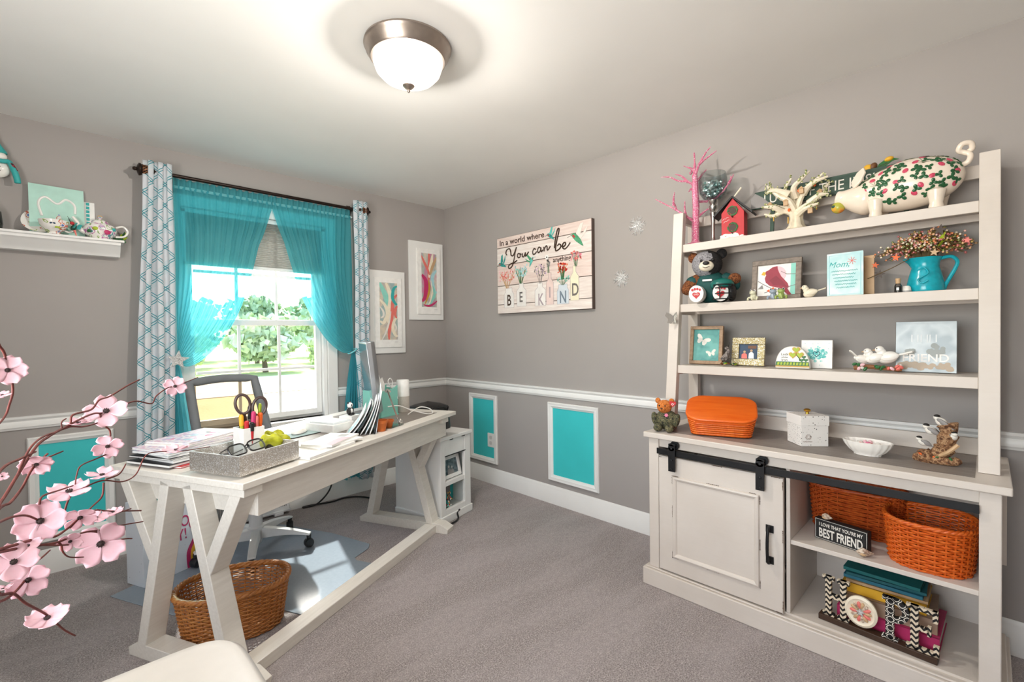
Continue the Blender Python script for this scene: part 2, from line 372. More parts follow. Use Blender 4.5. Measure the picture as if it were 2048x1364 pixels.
def tree(label, x, y, h, r, mat, trunk=.3, seed=1, bush=False):
    q = random.Random(seed); o = thing('shrub' if bush else 'garden_tree', label, 'shrub' if bush else 'tree', (x, y, GZ), q.random()*6, 'greenery seen through the window')
    MB().tube([(0, 0, 0), (.05, 0, h*trunk), (.0, .05, h*.7)], [r*.08, r*.06, r*.03], 7).build('trunk', 'bark', o)
    m = MB()
    for i in range(900):
        a, b, d = q.random()*2*pi, math.acos(2*q.random()-1), q.random()**.35
        cx = r*d*sin(b)*cos(a); cy = r*d*sin(b)*sin(a); cz = h*(.5+trunk/2)+h*(.5-trunk/2)*d*cos(b)
        bl = 1+.25*sin(cx*4+seed)+.2*sin(cz*5); s = r*.085*(.6+q.random()); mm = rotm(q.random()*6, q.random()*6, q.random()*6)
        m.add([(-s, -s, 0), (s, -s*.6, 0), (s*.9, s, 0), (-s*.7, s*.8, 0)], [(0, 1, 2, 3)], mm, (cx*bl, cy*bl, cz))
    m.build('foliage', mat, o, smooth=0, fixn=False)
for i, (lb, x, y, h, r, mt, tk, b) in enumerate([
    ('rounded light green tree in the middle of the window view', 5.3, 23, 3.0, 1.9, 'leaves_light', .2, 0),
    ('dark green tree left of the round tree in the window view', 2.9, 31, 4.4, 2.0, 'leaves_dark', .25, 0),
    ('tall dark green tree behind the right window bar', 7.6, 32.5, 4.8, 2.0, 'leaves_dark', .22, 0),
    ('light green tree at the right edge of the window view', 12.2, 30.5, 4.2, 2.2, 'leaves_light', .2, 0),
    ('broad low shrub beside the gravel drive, rightmost', 9.0, 24, 1.9, 1.4, 'leaves_light', .1, 1),
    ('low green shrub left of the round tree', 1.9, 25.5, 2.3, 1.3, 'leaves_light', .1, 1),
    ('far pale tree straight behind the round tree', 5.2, 40, 4.6, 2.3, 'leaves_light', .2, 0),
    ('far dark tree at the right behind the shrubs', 15.0, 40, 5.5, 2.6, 'leaves_dark', .2, 0),
    ('far dark tree between the tall tree and the right edge', 10.2, 41, 4.6, 2.2, 'leaves_dark', .2, 0),
    ('tall green tree hidden mostly by the left sheer curtain', -1.2, 34, 5.2, 2.4, 'leaves_dark', .2, 0)]):
    tree(lb, x, y, h, r, mt, tk, 11+i, b)

# ---------------------------------------------------------------- ceiling lamp
M('brushed_nickel', '#a79a90', .32, .85, var=.05, scale=40, bump=.05)
t = NT('lit_glass'); e = t.n('Emission'); e.inputs[0].default_value = lin('#fff0dd'); e.inputs[1].default_value = 2.8; tp = t.n('BsdfTransparent'); mx = t.n('MixShader')
t.l(t.math('MULTIPLY_ADD', t.noise(t.co(), 30, 2), .04, .48), mx.inputs[0]); t.l(tp.outputs[0], mx.inputs[1]); t.l(e.outputs[0], mx.inputs[2]); t.done(mx)   # frosted bowl lets the bulb through
lamp = thing('ceiling_lamp', 'flush ceiling lamp with glowing white glass bowl and nickel rim', 'lamp', (-1.585, -1.92, HC))
MB().lathe([(.0, 0), (.172, 0), (.174, -.008), (.168, -.016), (.165, -.03), (.156, -.04), (.153, -.05), (.147, -.056), (.14, -.056), (.0, -.05)], 56).build('rim', 'brushed_nickel', lamp)
MB().lathe([(.139, -.05), (.138, -.07), (.128, -.1), (.105, -.125), (.07, -.143), (.03, -.152), (0, -.154)], 48).build('glass_bowl', 'lit_glass', lamp)
MB().lathe([(0, -.15), (.022, -.152), (.024, -.158), (.015, -.168), (.006, -.172), (.007, -.178), (.004, -.184), (0, -.186)], 20).build('finial', 'brushed_nickel', lamp)
bd = bpy.data.lights.new('bulb', 'POINT'); bd.energy = LAMP_WATTS; bd.shadow_soft_size = .045; bd.color = (1, .95, .88)
bulb = bpy.data.objects.new('bulb', bd); COL.objects.link(bulb); bulb.parent = lamp; bulb.location = (0, 0, -.065)

# ================================================================ cabinet with barn door
def bw(mb, name, mat, root, **kw):
    """build in world coordinates under an unrotated root"""
    o = mb.build(name, mat, root, **kw); o.location = -root.location; return o
t = NT('cream_paint'); co = t.co(); f = t.noise(co, 5, 4); g = t.noise(t.co('Object', (14, 1.2, 14)), 9, 5)
col = t.mix(t.math('MULTIPLY', g, .35), t.ramp(f, [(.3, '#d2c8be'), (.7, '#dad1c8')]), lin('#c9beb3'))
t.done(t.bsdf(col, .45, 0, g, .12, .001))
M_wood('grey_wood', '#7d746e', '#938a83', (14, 1.2, 14), .5, 5, .15)
M('chip_brown', '#5b4535', .8, var=.2); M('black_iron', '#1d1d1f', .45, .4, var=.1, bump=.1)
M('dark_gap', '#3a2d24', .9)
cab = thing('barn_door_cabinet', 'cream cabinet with sliding barn door on a black rail', 'cabinet', (-.28, -2.99, 0))
c_ = 'cream_paint'
bw(MB().box(-.53, -.05, -3.635, -2.352, 0, .085).box(-.52, -.05, -3.625, -2.362, .085, .093), 'plinth', c_, cab, bevel=.004)
for y0 in (-2.432, -3.607):
    for x0 in (-.51, -.1): bw(MB().box(x0, x0+.05, y0, y0+.052, .093, .743), 'post', c_, cab, bevel=.003)
bw(MB().box(-.47, -.09, -2.395, -2.385, .093, .743), 'side_panel', c_, cab); bw(MB().box(-.47, -.09, -3.602, -3.592, .093, .743), 'side_panel', c_, cab)
bw(MB().box(-.06, -.05, -3.56, -2.42, .093, .743), 'back_panel', c_, cab)
bw(MB().box(-.06, -.04, -3.627, -3.607, .36, .74), 'rear_stile', c_, cab)
bw(MB().box(-.49, -.06, -3.56, -2.42, .09, .101), 'bottom_board', c_, cab)
bw(MB().box(-.49, -.06, -3.006, -2.991, .101, .743), 'divider', c_, cab, bevel=.002)
bw(MB().box(-.485, -.06, -3.556, -3.006, .387, .405), 'inner_shelf', c_, cab, bevel=.002)
bw(MB().box(-.5, -.48, -3.556, -2.431, .7, .743), 'apron', c_, cab, bevel=.002)
bw(MB().box(-.53, -.03, -3.63, -2.36, .743, .77), 'top', c_, cab, bevel=.004)
bw(MB().box(-.46, -.06, -3.545, -2.43, .765, .7708), 'top_inlay', 'grey_wood', cab)
dr = thing('x', 'x', 'x', (0, 0, 0)); dr.name = 'sliding_door'
for k in list(dr.keys()): del dr[k]
dr.parent = cab; dr.location = -cab.location
y0, y1, z0, z1 = -2.987, -2.436, .1, .661
MB().box(-.515, -.494, y0, y1, z0, z1).build('door_panel', c_, dr, bevel=.003)
a0, a1, b0, b1 = -2.897, -2.508, .177, .572
prof = [(0, 0), (0, .004), (.003, .009), (.009, .011), (.015, .008), (.02, .003), (.021, 0)]
for i in range(4):
    cs = [(a1, b0), (a0, b0), (a0, b1), (a1, b1)]; dd = [(-1, 1), (1, 1), (1, -1), (-1, -1)]; j = (i+1) % 4; k = len(prof)
    vs = [(-.515-q, cs[e][0]+dd[e][0]*p_, cs[e][1]+dd[e][1]*p_) for e in (i, j) for p_, q in prof]
    MB().add(vs, [tuple(range(k)), tuple(range(k, 2*k))[::-1]]+[(q, q+k, (q+1) % k+k, (q+1) % k) for q in range(k)]).build('door_moulding', c_, dr)
# worn paint along the edges
q = random.Random(5)
for i, (ya, za, dy, dz) in enumerate([(-2.52, .573, .03, 0), (-2.7, .573, .05, 0), (-2.87, .573, .025, 0), (-2.506, .55, 0, .03), (-2.506, .4, 0, .05), (-2.506, .19, 0, .03), (-2.899, .19, 0, .03), (-2.899, .36, 0, .04), (-2.899, .55, 0, .03), (-2.7, .176, .05, 0), (-2.52, .176, .03, 0), (-2.96, .661, .03, 0), (-2.986, .63, 0, .03), (-2.986, .42, 0, .045), (-2.986, .13, 0, .04), (-2.97, .101, .02, 0), (-2.72, .661, .04, 0), (-2.445, .655, .012, 0)]):
    m = MB(); L = max(dy, dz); n = 7
    for k in range(n):
        s = (k/(n-1)-.5)*L; w_ = .0012+.0022*q.random()
        m.cbox((-.516, ya+(s if dy else 0), za+(s if dz else 0)), (.0016, (L/n*.9 if dy else w_), (w_ if dy else L/n*.9)))
    m.build('paint_chip', 'chip_brown', dr, smooth=0)
hd = MB().tube(catmull([(-.515, -2.937, .45), (-.535, -2.937, .447), (-.545, -2.937, .43), (-.551, -2.937, .375), (-.545, -2.937, .32), (-.535, -2.937, .303), (-.515, -2.937, .3)], 4), .0065, 8)
hd.box(-.52, -.515, -2.952, -2.922, .425, .456).box(-.52, -.515, -2.952, -2.922, .294, .325); hd.build('door_handle', 'black_iron', dr, bevel=.001)
bw(MB().box(-.528, -.522, -3.556, -2.432, .671, .699), 'door_rail', 'black_iron', cab, bevel=.001)
for yc in (-2.516, -2.907):
    m = MB().box(-.542, -.536, yc-.017, yc+.017, .6, .715)
    m.lathe([(0, -.003), (.017, -.003), (.017, .003), (0, .003)], 18, rotm(0, pi/2, 0), (-.539, yc, .715)).box(-.542, -.51, yc-.016, yc+.016, .722, .732)
    m.lathe([(0, 0), (.021, 0), (.021, .008), (0, .008)], 20, rotm(0, pi/2, 0), (-.52, yc-.004, .722))
    h = bw(m, 'door_hanger', 'black_iron', cab, bevel=.001)
    for zz in (.712, .655, .612): MB().lathe([(0, -.004), (.006, -.003), (.0065, 0), (0, 0)], 6, rotm(0, pi/2, 0), (-.542, yc, zz)).build('bolt', 'black_iron', h)
# ================================================================ ladder shelf standing on the cabinet
lad = thing('ladder_shelf', 'cream leaning ladder shelf standing on the barn door cabinet', 'shelf', (-.22, -3.0, .77))
fx = lambda z: -.375+.107*(z-.77)
def post(y):
    z0, z1 = .771, 1.897
    v = [(fx(z)+d, yy, z) for z in (z0, z1) for yy in (y-.027, y+.027) for d in (0, .036)]
    return MB().add(v, [(0, 2, 3, 1), (4, 5, 7, 6), (0, 1, 5, 4), (2, 6, 7, 3), (0, 4, 6, 2), (1, 3, 7, 5)])
YA, YB = -2.421, -3.578
for y in (YA, YB):
    bw(post(y), 'front_post', c_, lad, bevel=.002)
    bw(MB().box(-.09, -.055, y-.027, y+.027, .771, 1.897), 'rear_post', c_, lad, bevel=.002)
    bw(MB().box(-.22, -.09, y-.012, y+.012, 1.85, 1.895), 'side_rail', c_, lad, bevel=.002)
SZ = (1.725, 1.41, 1.095)
for z in SZ:
    x0 = fx(z)+.01
    s = bw(MB().box(x0+.018, -.06, YB+.027, YA-.027, z-.018, z), 'shelf_board', c_, lad)
    bw(MB().box(x0, x0+.018, YB+.027, YA-.027, z-.04, z+.001), 'shelf_lip', c_, lad, bevel=.002)
    bw(MB().box(-.09, -.06, YB+.027, YA-.027, z-.045, z-.018), 'shelf_cleat', c_, lad)
    for y in (YA, YB): bw(MB().box(x0+.03, -.09, y-.01, y+.01, z-.05, z-.019), 'side_rail', c_, lad)
bw(MB().box(-.085, -.065, YB+.027, YA-.027, 1.845, 1.897), 'back_rail', c_, lad, bevel=.002)
bw(MB().box(-.075, -.055, YB+.027, YA-.027, .771, .838), 'bottom_rail', c_, lad, bevel=.002)

# ================================================================ things on the ladder shelf
def item(name, label, cat, x, y, z, turn=0, group=None): return thing(name, label, cat, (x, y, z+.001), R(-90+turn), group)
def panel_thing(name, label, cat, x, y, z, tilt=8, turn=0, group=None):
    o = thing(name, label, cat, (x, y, z+.001), 0, group); o.rotation_euler = (R(90-tilt), 0, R(-90+turn)); return o
def flat(root, name, poly, mat, z, d=.0007, **kw): return MB().prism(poly, d, None, (0, 0, z)).build(name, mat, root, smooth=0, **kw)
def clean(m, c, r=.5, **k): return M(c, m, r, **k) if False else M(c, m, r, **k)
PAL = dict(white='#f2f0ec', offwhite='#e6e1d8', black='#161515', red='#c1262d', pink='#e77fa0', palepink='#f4c4cc', green='#2f6b3a', lime='#a9bd2c', teal='#35aaa8', mint='#8ed3c4', orange='#e8641b',
           gold='#c79a3a', brown='#6e4526', dbrown='#3b2617', tan='#c7a47c', cream='#efe4cd', navy='#27405c', grey='#8b8785', yellow='#e8b12f', magenta='#c23268', sky='#a9d5dc', dgreen='#1f4a3a', coral='#e3766c', lilac='#c9a9c9', silver='#b9b7b4')
for k, v in PAL.items(): M('c_'+k, v, .5, var=.05, scale=30, bump=.06)
M('gloss_white', '#f3efe8', .12, var=.02, bump=.01); M('silver_metal', '#cfccc6', .22, .95, var=.05); M('gold_metal', '#c8963a', .25, .9)
M_glitter('pink_glitter', '#d8407a', '#f08fb0', 500, .2); M_glitter('silver_glitter', '#a9a8a6', '#f1f1f0', 300, .35); M_glitter('gold_glitter', '#8f7f58', '#c9b98b', 420); M_glitter('bead_glitter', '#8fc9c5', '#e6efee', 130)
M_glass('clear_glass', '#eef4f3', .1, .03); M_glass('frosted_glass', '#eef2f2', .05, .25)
M_wood('frame_wood', '#6f6359', '#97897c', (10, 10, 10), .55, 6); M_wood('warm_frame_wood', '#8b6f55', '#b39475', (10, 10, 10), .55, 6)

# pink glitter tree
T1 = SZ[0]
o = item('glitter_tree', 'bare pink glitter tree on the top shelf', 'ornament', -.17, -2.475, T1)
S = .000485
P = lambda x, y, d=0: ((x-490)*S, d, (1105-y)*S)
MB().lathe([(0, 0), (.05, 0), (.052, .008), (.046, .014), (.026, .018), (.02, .03), (0, .03)], 24).build('base', 'pink_glitter', o)
MB().tube(catmull([P(490, 1090), P(488, 900, .002), P(500, 700), P(495, 500, -.003), P(490, 380), P(485, 300), P(478, 180, .01), P(468, 60, .015)], 4), [.019]*6+[.018]*6+[.0165]*4+[.014]*4+[.008]*4+[.004]*4+[.002], 9).build('trunk', 'pink_glitter', o)
for br in [[(490, 450, 0), (430, 390, -.02), (340, 370, -.04), (250, 310, -.05), (150, 290, -.06)], [(425, 392, -.02), (340, 300, 0), (240, 240, .02)], [(490, 300, 0), (440, 235, .02), (390, 200, .03), (310, 150, .05)],
           [(490, 330, 0), (550, 220, -.01), (640, 130, -.03), (700, 95, -.04)], [(545, 225, -.01), (650, 215, -.05), (790, 185, -.08)], [(495, 410, 0), (540, 320, .03), (570, 260, .05)],
           [(475, 830, 0), (400, 760, -.03), (320, 690, -.05), (220, 620, -.06), (100, 535, -.08)], [(320, 690, -.05), (285, 620, -.03), (260, 570, -.02)], [(412, 765, -.03), (408, 690, -.04), (430, 620, -.06)],
           [(290, 640, -.05), (300, 570, -.06), (322, 500, -.07)], [(500, 800, 0), (560, 740, .02), (620, 690, .04)], [(500, 615, 0), (600, 610, .05), (730, 580, .03), (830, 490, .02), (900, 415, 0)], [(830, 490, .02), (850, 440, .03), (835, 400, .04)],
           [(450, 470, 0), (400, 440, .04), (370, 460, .05)], [(440, 250, .02), (400, 270, .04), (380, 240, .05)]]:
    pts = catmull([P(*b) for b in br], 4); n = len(pts)
    MB().tube(pts, [.0065*(1-i/n)+.0013 for i in range(n)], 6).build('branch', 'pink_glitter', o)

# silver goblet filled with glass gems
o = item('goblet_candle_holder', 'tall silver stem goblet filled with silver and teal glass gems', 'goblet', -.13, -2.553, T1)
MB().lathe([(0, 0), (.038, 0), (.037, .006), (.02, .012), (.012, .022), (.009, .05), (.0095, .1), (.013, .15), (.018, .17), (.013, .178), (.021, .19), (.022, .205), (.014, .212), (.022, .222), (.026, .235), (0, .24)], 28).build('stem', 'silver_metal', o)
MB().lathe([(.02, .238), (.048, .248), (.066, .275), (.0715, .31), (.07, .345), (.062, .378), (.059, .378), (.067, .345), (.0685, .31), (.063, .277), (.046, .251), (.0, .242)], 36).build('glass_bowl', 'frosted_glass', o)
qq = random.Random(3); m = MB()
for i in range(150):
    a = qq.random()*2*pi; zz = .252+.075*qq.random(); rr = (.055 if zz > .27 else .04)*math.sqrt(qq.random()); m.ell((rr*cos(a), rr*sin(a), zz), (.009, .009, .007), rotm(qq.random(), qq.random(), 0), 6, 4)
m.build('glass_gems', 'bead_glitter', o, smooth=0)['kind'] = 'stuff'

# birdhouse
o = item('birdhouse', 'red toy birdhouse with black roof and two round holes', 'birdhouse', -.17, -2.676, T1, 8)
hw = .052
MB().prism([(-hw, .012), (hw, .012), (hw, .135), (0, .205), (-hw, .135)], .08, rotm(R(90), 0, 0), (0, .04, 0)).build('body', 'c_red', o, bevel=.001)
MB().box(-.06, .06, -.048, .048, 0, .012).build('floor_board', 'c_offwhite', o, bevel=.003)
m = MB(); q = random.Random(9)
for i in range(34): m.ell((-hw+.105*q.random(), -.042, .012+.016*q.random()), (.008, .003, .006), None, 6, 4)
m.build('snow', 'gloss_white', o)
for sgn in (-1, 1):
    MB().bar((0, 0, .212), (sgn*.09, 0, .122), .1, .008, (sgn, 0, 1)).build('roof_board', 'c_black', o)
MB().tube([(.0, -.03, .205), (.04, -.04, .25)], .004, 6).build('perch_stick', 'c_cream', o)
for zz in (.06, .142):
    MB().lathe([(0, 0), (.016, 0), (.016, .002), (0, .002)], 20, rotm(R(90), 0, 0), (0, -.04, zz)).build('entrance_hole', 'c_dbrown', o)
    m = MB(); q = random.Random(int(zz*1000))
    for i in range(60):
        a = q.random()*2*pi; m.ell((.021*cos(a), -.0425, zz+.021*sin(a)), (.006, .0025, .0025), rotm(0, q.random()*6, 0), 5, 3)
    m.build('wreath', 'c_green', o)
    MB().lathe([(0, 0), (.004, 0), (.003, .018), (0, .02)], 8, rotm(R(90), 0, 0), (0, -.04, zz-.03)).build('perch', 'c_dbrown', o)
for k_ in range(2): MB().tube(catmull([(-.046+.007*i+.004*k_, -.0412, .1-.014*k_+.004*(i % 2)+.003*i) for i in range(5)], 3), .0009, 4).build('handwriting', 'c_white', o)

# ivory tree figurine with tiny houses
o = item('tree_figurine', 'ivory tree figurine hung with tiny houses and green leaves', 'figurine', -.165, -2.948, T1)
M('ivory_resin', '#eadfc8', .4, var=.08, scale=40, bump=.3); M_patch('tiny_foliage', ['#6d7f45', '#a9ad74', '#e3dcc0'], 160, .7, .3)
tr = MB(); n = 20
for i in range(9):
    pass
MB().lathe([(0, 0), (.085, 0), (.066, .006), (.042, .014), (.031, .03), (.025, .06), (.028, .09), (.0, .1)], 20, wob=lambda a: 1+.12*sin(5*a)+.06*sin(9*a)).build('trunk', 'ivory_resin', o)
brs = [[(-.02, -.03, .17), (-.07, -.04, .2), (-.12, -.03, .2)], [(.03, 0, .17), (.07, -.03, .2), (.13, -.02, .22)], [(0, 0, .16), (.0, -.03, .2), (.03, -.03, .23), (.06, -.02, .262)], [(.06, -.03, .115), (.1, -.04, .14), (.135, -.03, .14)], [(-.05, -.02, .1), (-.08, -.05, .12), (-.13, -.05, .13)], [(0, 0, .08), (-.04, -.02, .1), (-.085, -.03, .085), (-.125, -.03, .1)], [(0, 0, .085), (.045, -.03, .105), (.085, -.03, .125), (.12, -.02, .15)], [(0, 0, .085), (-.02, -.03, .14), (-.06, -.03, .17), (-.1, -.03, .215), (-.115, -.02, .235)],
       [(0, 0, .09), (.02, 0, .15), (.05, .01, .2), (.11, 0, .245)], [(0, 0, .085), (.05, .02, .12), (.1, .02, .17), (.13, .02, .205)], [(0, 0, .1), (-.02, .02, .18), (-.05, .02, .21), (-.02, .01, .255)], [(0, 0, .07), (.05, -.05, .09), (.1, -.055, .1)], [(0, 0, .1), (-.07, .02, .13), (-.12, .03, .16)]]
q = random.Random(21)
for b in brs:
    pts = catmull(b, 5); n = len(pts); MB().tube(pts, [.014*(1-i/n)+.003 for i in range(n)], 7).build('branch', 'ivory_resin', o)
    m = MB()
    for k in range(14):
        p_ = pts[int(n*.45+q.random()*n*.54)]; m.ell(p_+Vector((q.uniform(-.012, .012), q.uniform(-.012, .012), q.uniform(-.012, .014))), (.007, .005, .003), rotm(q.random()*3, q.random()*3, q.random()*3), 5, 3)
    m.build('leaf_cluster', 'tiny_foliage', o)
for (x, y, z) in [(-.1, -.03, .12), (.03, -.03, .165), (.1, -.02, .14), (-.03, -.04, .12), (.07, -.05, .065)]:
    MB().box(x-.009, x+.009, y-.008, y+.008, z, z+.02).add([(x-.012, y-.01, z+.02), (x+.012, y-.01, z+.02), (x+.012, y+.01, z+.02), (x-.012, y+.01, z+.02), (x, y, z+.034)], [(0, 1, 4), (1, 2, 4), (2, 3, 4), (3, 0, 4)]).build('tiny_house', 'c_tan', o)
for (x, y, z) in [(-.085, -.03, .06), (-.02, -.045, .035), (.09, -.035, .08)]: MB().tube([(x, y, z+.03), (x, y, z)], .003, 5).build('hanging_charm', 'c_gold', o)
for (x, y, z) in [(.02, -.03, .18), (.075, 0, .2), (-.02, -.03, .1)]: MB().ell((x, y, z), (.006, .005, .008), None, 8, 6).build('tiny_bird', 'c_orange', o)

# dark green plank sign leaning on the back rail
o = panel_thing('plank_sign', 'dark green plank sign with white lettering behind the pig', 'sign', -.125, -3.09, T1+.1, 6)
o.location.z = T1+.145
o.parent = None
MB().prism([(-.345, 0), (.3, 0), (.31, .07), (.3, .085), (-.33, .085), (-.35, .05)], .014).build('plank', M_wood('green_plank', '#2f443a', '#43584c', (1, 14, 14), .7, 4), o, bevel=.002)
MB().prism([(-.345, .003), (-.25, .003), (-.29, .05), (-.33, .08), (-.348, .05)], .0012, None, (0, 0, .0141)).build('pale_leaf', 'c_grey', o)
text('lettering', 'LUCK OF THE IRISH', .066, 'c_offwhite', o, (-.29, .018, .0145), align='LEFT', sx=.8)
for xx in (-.25, .25): MB().box(xx-.008, xx+.008, -.144, 0, -.002, .008).build('prop_stick', 'green_plank', o)

# ceramic pig
M('pig_glaze', '#f1e3d2', .18, var=.03, bump=.01); M('clover_green', '#245a35', .3, var=.15, scale=90); M('berry_pink', '#cf4a66', .3, var=.2, scale=120); M('stem_olive', '#5a6140', .4)
o = item('ceramic_pig', 'large ceramic pig painted with clovers and pink berries', 'figurine', -.17, -3.305, T1)
def pig_r(u):   # half height, half width, centre height along the body u in [-1,1]
    return math.sqrt(max(0, 1-abs(u)**2.6))
BL = .18; ctr = Vector((.03, 0, .122))
def pig(u, v):
    a = 2*pi*v; uu = -1+2*u; r = pig_r(uu)
    tap = 1-.22*max(0, -uu)-.04*max(0, uu)
    return Vector((BL*uu, .088*r*tap*cos(a), .1*r*tap*sin(a)-.012*max(0, -uu)+.008*uu))+ctr
m = MB().grid(lambda u, v: pig(.5-.5*cos(pi*u), v), 26, 28, cv=True)
m.build('body', 'pig_glaze', o, smooth=60, sub=1)
hm = rotm(0, R(12), 0)
MB().lathe([(0, -.078), (.028, -.077), (.034, -.07), (.032, -.06), (.038, -.04), (.055, -.01), (.07, .03), (.068, .06), (.0, .085)], 24, hm @ rotm(0, R(90), 0), (-.125, 0, .102)).build('head', 'pig_glaze', o, smooth=60, sub=1)
MB().ell((-.19, -.01, .076), (.026, .026, .025), None, 16, 12).build('apple', M_patch('apple_skin', ['#d65c38', '#e6a63f', '#b7b64a'], 25, .25, .05, 'LINEAR'), o)
MB().ell((-.203, -.031, .079), (.008, .005, .006), None, 8, 6).build('apple_calyx', 'c_dgreen', o)
for sgn in (-1, 1):
    ear = [(0, 0), (.03, .012), (.055, .045), (.05, .075), (.02, .07), (-.01, .04)]
    MB().prism(ear, .01, rotm(R(70), R(-20), R(30*sgn)), (-.125, sgn*.03-.01, .135)).build('ear', 'pig_glaze', o, bevel=.003, smooth=60)
for (x, y) in ((-.055, -.05), (-.045, .05), (.13, -.052), (.135, .05)):
    MB().lathe([(0, 0), (.022, 0), (.023, .01), (.02, .022), (.024, .045), (.03, .07), (0, .09)], 16, None, (x, y, 0)).build('leg', 'pig_glaze', o, smooth=60)
MB().tube(catmull([(.19, 0, .16), (.215, -.01, .165), (.222, -.01, .19), (.205, -.005, .205), (.19, -.01, .215), (.2, -.015, .235), (.222, -.01, .235), (.226, 0, .215), (.21, .005, .205)], 4), .0095, 9).build('tail', 'pig_glaze', o, smooth=60)
def pig_n(uu, a):
    e = 1e-3; p0 = pig((uu+1)/2, a); pa = pig((uu+e+1)/2, a); pb = pig((uu+1)/2, a+e)
    n = (pa-p0).cross(pb-p0).normalized()
    if n.dot(p0-ctr) < 0: n = -n
    x = (pa-p0).normalized(); y = n.cross(x); return p0, Matrix((x, y, n)).transposed()
q = random.Random(4)
def clover(uu, a, rot, s=1):
    p0, fr = pig_n(uu, 1-a); m = MB()
    for k in range(3):
        an = rot+k*2*pi/3; m.ell(p0+fr @ Vector((.0085*s*cos(an), .0085*s*sin(an), 0)), (.0085*s, .0065*s, .0016), fr @ rotm(0, 0, an), 8, 4)
    m.build('clover', 'clover_green', o)
def berry(uu, a, rot):
    p0, fr = pig_n(uu, 1-a); MB().ell(p0, (.0115, .0085, .0018), fr @ rotm(0, 0, rot), 10, 4).build('berry', 'berry_pink', o)
def stems(uu, a):
    p0, fr = pig_n(uu, 1-a); m = MB()
    for k in range(6):
        an = -1.2+k*.48+pi/2+q.uniform(-.1, .1); L = q.uniform(.022, .04)
        m.tube([p0+fr @ Vector((L*t_*cos(an), L*t_*sin(an), .0008-.9*(L*t_)**2*6)) for t_ in (0, .5, 1)], .0007, 4)
    m.build('painted_stems', 'stem_olive', o)
for uu, a in [(-.62, .62), (-.3, .66), (.55, .66), (.1, .7), (-.1, .58), (.75, .6), (.35, .6), (-.45, .52), (.3, .8), (.0, .82)]: stems(uu, a)
i = 0
for uu in (-.85, -.7, -.55, -.4, -.25, -.1, .05, .2, .35, .5, .65, .8, .9):
    for a in (.39, .45, .51, .57, .63, .69, .75):
        u2 = uu+q.uniform(-.05, .05); a2 = a+q.uniform(-.02, .02)
        if abs(u2) > .93 or False: continue
        i += 1
        if i % 4 == 2: berry(u2, a2, q.random()*3)
        elif i % 7 != 6: clover(u2, a2, q.random()*6, q.uniform(.85, 1.1))
p0, fr = pig_n(.35, .31)
MB().ell(p0, (.018, .005, .002), fr, 12, 4).build('coin_slot', 'c_black', o)
# acorn and leaf decoration just behind the pig
o = item('acorn_garland', 'yellow and brown acorn with green leaf lying behind the pig', 'ornament', -.105, -3.245, T1)
MB().tube(catmull([(-.03, 0, .0), (-.028, .005, .1), (-.025, 0, .21), (0, 0, .235), (.03, 0, .245)], 4), .003, 6).build('twig', 'c_dbrown', o)
MB().ell((-.034, 0, .238), (.02, .016, .018), rotm(0, .4, 0), 14, 10).build('acorn', 'c_yellow', o); MB().ell((-.018, 0, .241), (.014, .017, .019), rotm(0, .4, 0), 14, 10).build('acorn_cap', 'c_brown', o)
MB().prism([(0, 0), (.025, -.008), (.055, .004), (.075, .0), (.055, .02), (.03, .022), (.01, .014)], .003, rotm(R(70), R(-15), 0), (-.005, 0, .233)).build('leaf', 'c_green', o)
MB().ell((.035, .002, .262), (.016, .012, .01), rotm(0, -.2, 0), 12, 8).build('acorn', 'c_yellow', o)

# ---------------------------------------------------------------- second shelf
T2 = SZ[1]
M_patch('plush_grey', ['#5d5b5e', '#87858a', '#a2a0a4'], 150, .95, .8, 'LINEAR'); M_patch('plush_black', ['#0f0e0f', '#1d1b1b', '#2a2625'], 150, .95, .8, 'LINEAR'); M_patch('plush_brown', ['#3d2013', '#6b3a1e', '#8f5730'], 150, .95, .8, 'LINEAR')
M('jersey_green', '#0f4a48', .7, var=.12, scale=60, bump=.2)
o = item('plush_bear', 'seated plush bear in green jersey, half grey half black face', 'teddy bear', -.2, -2.57, T2, 14)
def blob(nm, c, r, mat, parent=o, rot=None, nu=18, nv=12, jit=0): return MB().ell(c, r, rot, nu, nv).build(nm, mat, parent, smooth=80)
blob('jersey', (.0, 0, .085), (.085, .065, .085), 'jersey_green')
hd = MB(); hd.ell((-.018, -.012, .205), (.074, .066, .07), None, 24, 16)
hb = hd.build('head', 'plush_grey', o, smooth=80); hb.data.materials.append(MATS['plush_black'])
for p_ in hb.data.polygons:
    if p_.center.x > -.006+.02*sin(p_.center.z*60): p_.material_index = 1
blob('ear', (-.087, 0, .245), (.026, .016, .028), 'plush_brown', o); blob('ear', (.05, 0, .255), (.026, .018, .026), 'plush_black', o)
mz = blob('muzzle', (-.012, -.072, .188), (.036, .026, .027), 'c_cream'); blob('nose', (-.01, -.098, .2), (.016, .008, .01), 'c_black')
MB().tube(catmull([(-.026, -.0945, .183), (-.012, -.098, .177), (.006, -.0945, .184)], 4), .0016, 5).build('mouth', 'c_dbrown', o)
for x, z in ((-.035, .216), (.018, .218)): blob('eye', (x, -.072, z), (.008, .006, .008), 'c_black')
for sx, zz in ((-1, .06), (1, .08)):
    MB().tube(catmull([(sx*.06, 0, .13), (sx*.1, -.02, .1), (sx*.115, -.05, zz)], 5), [.032, .033, .034, .033, .033, .032, .032, .031, .03, .028, .02], 12).build('sleeve' if 0 else 'arm', 'jersey_green' if sx > 0 else 'plush_brown', o, smooth=80)
blob('paw', (.115, -.05, .118), (.03, .028, .028), 'plush_brown'); blob('cuff', (-.088, -.01, .118), (.035, .036, .03), 'jersey_green')
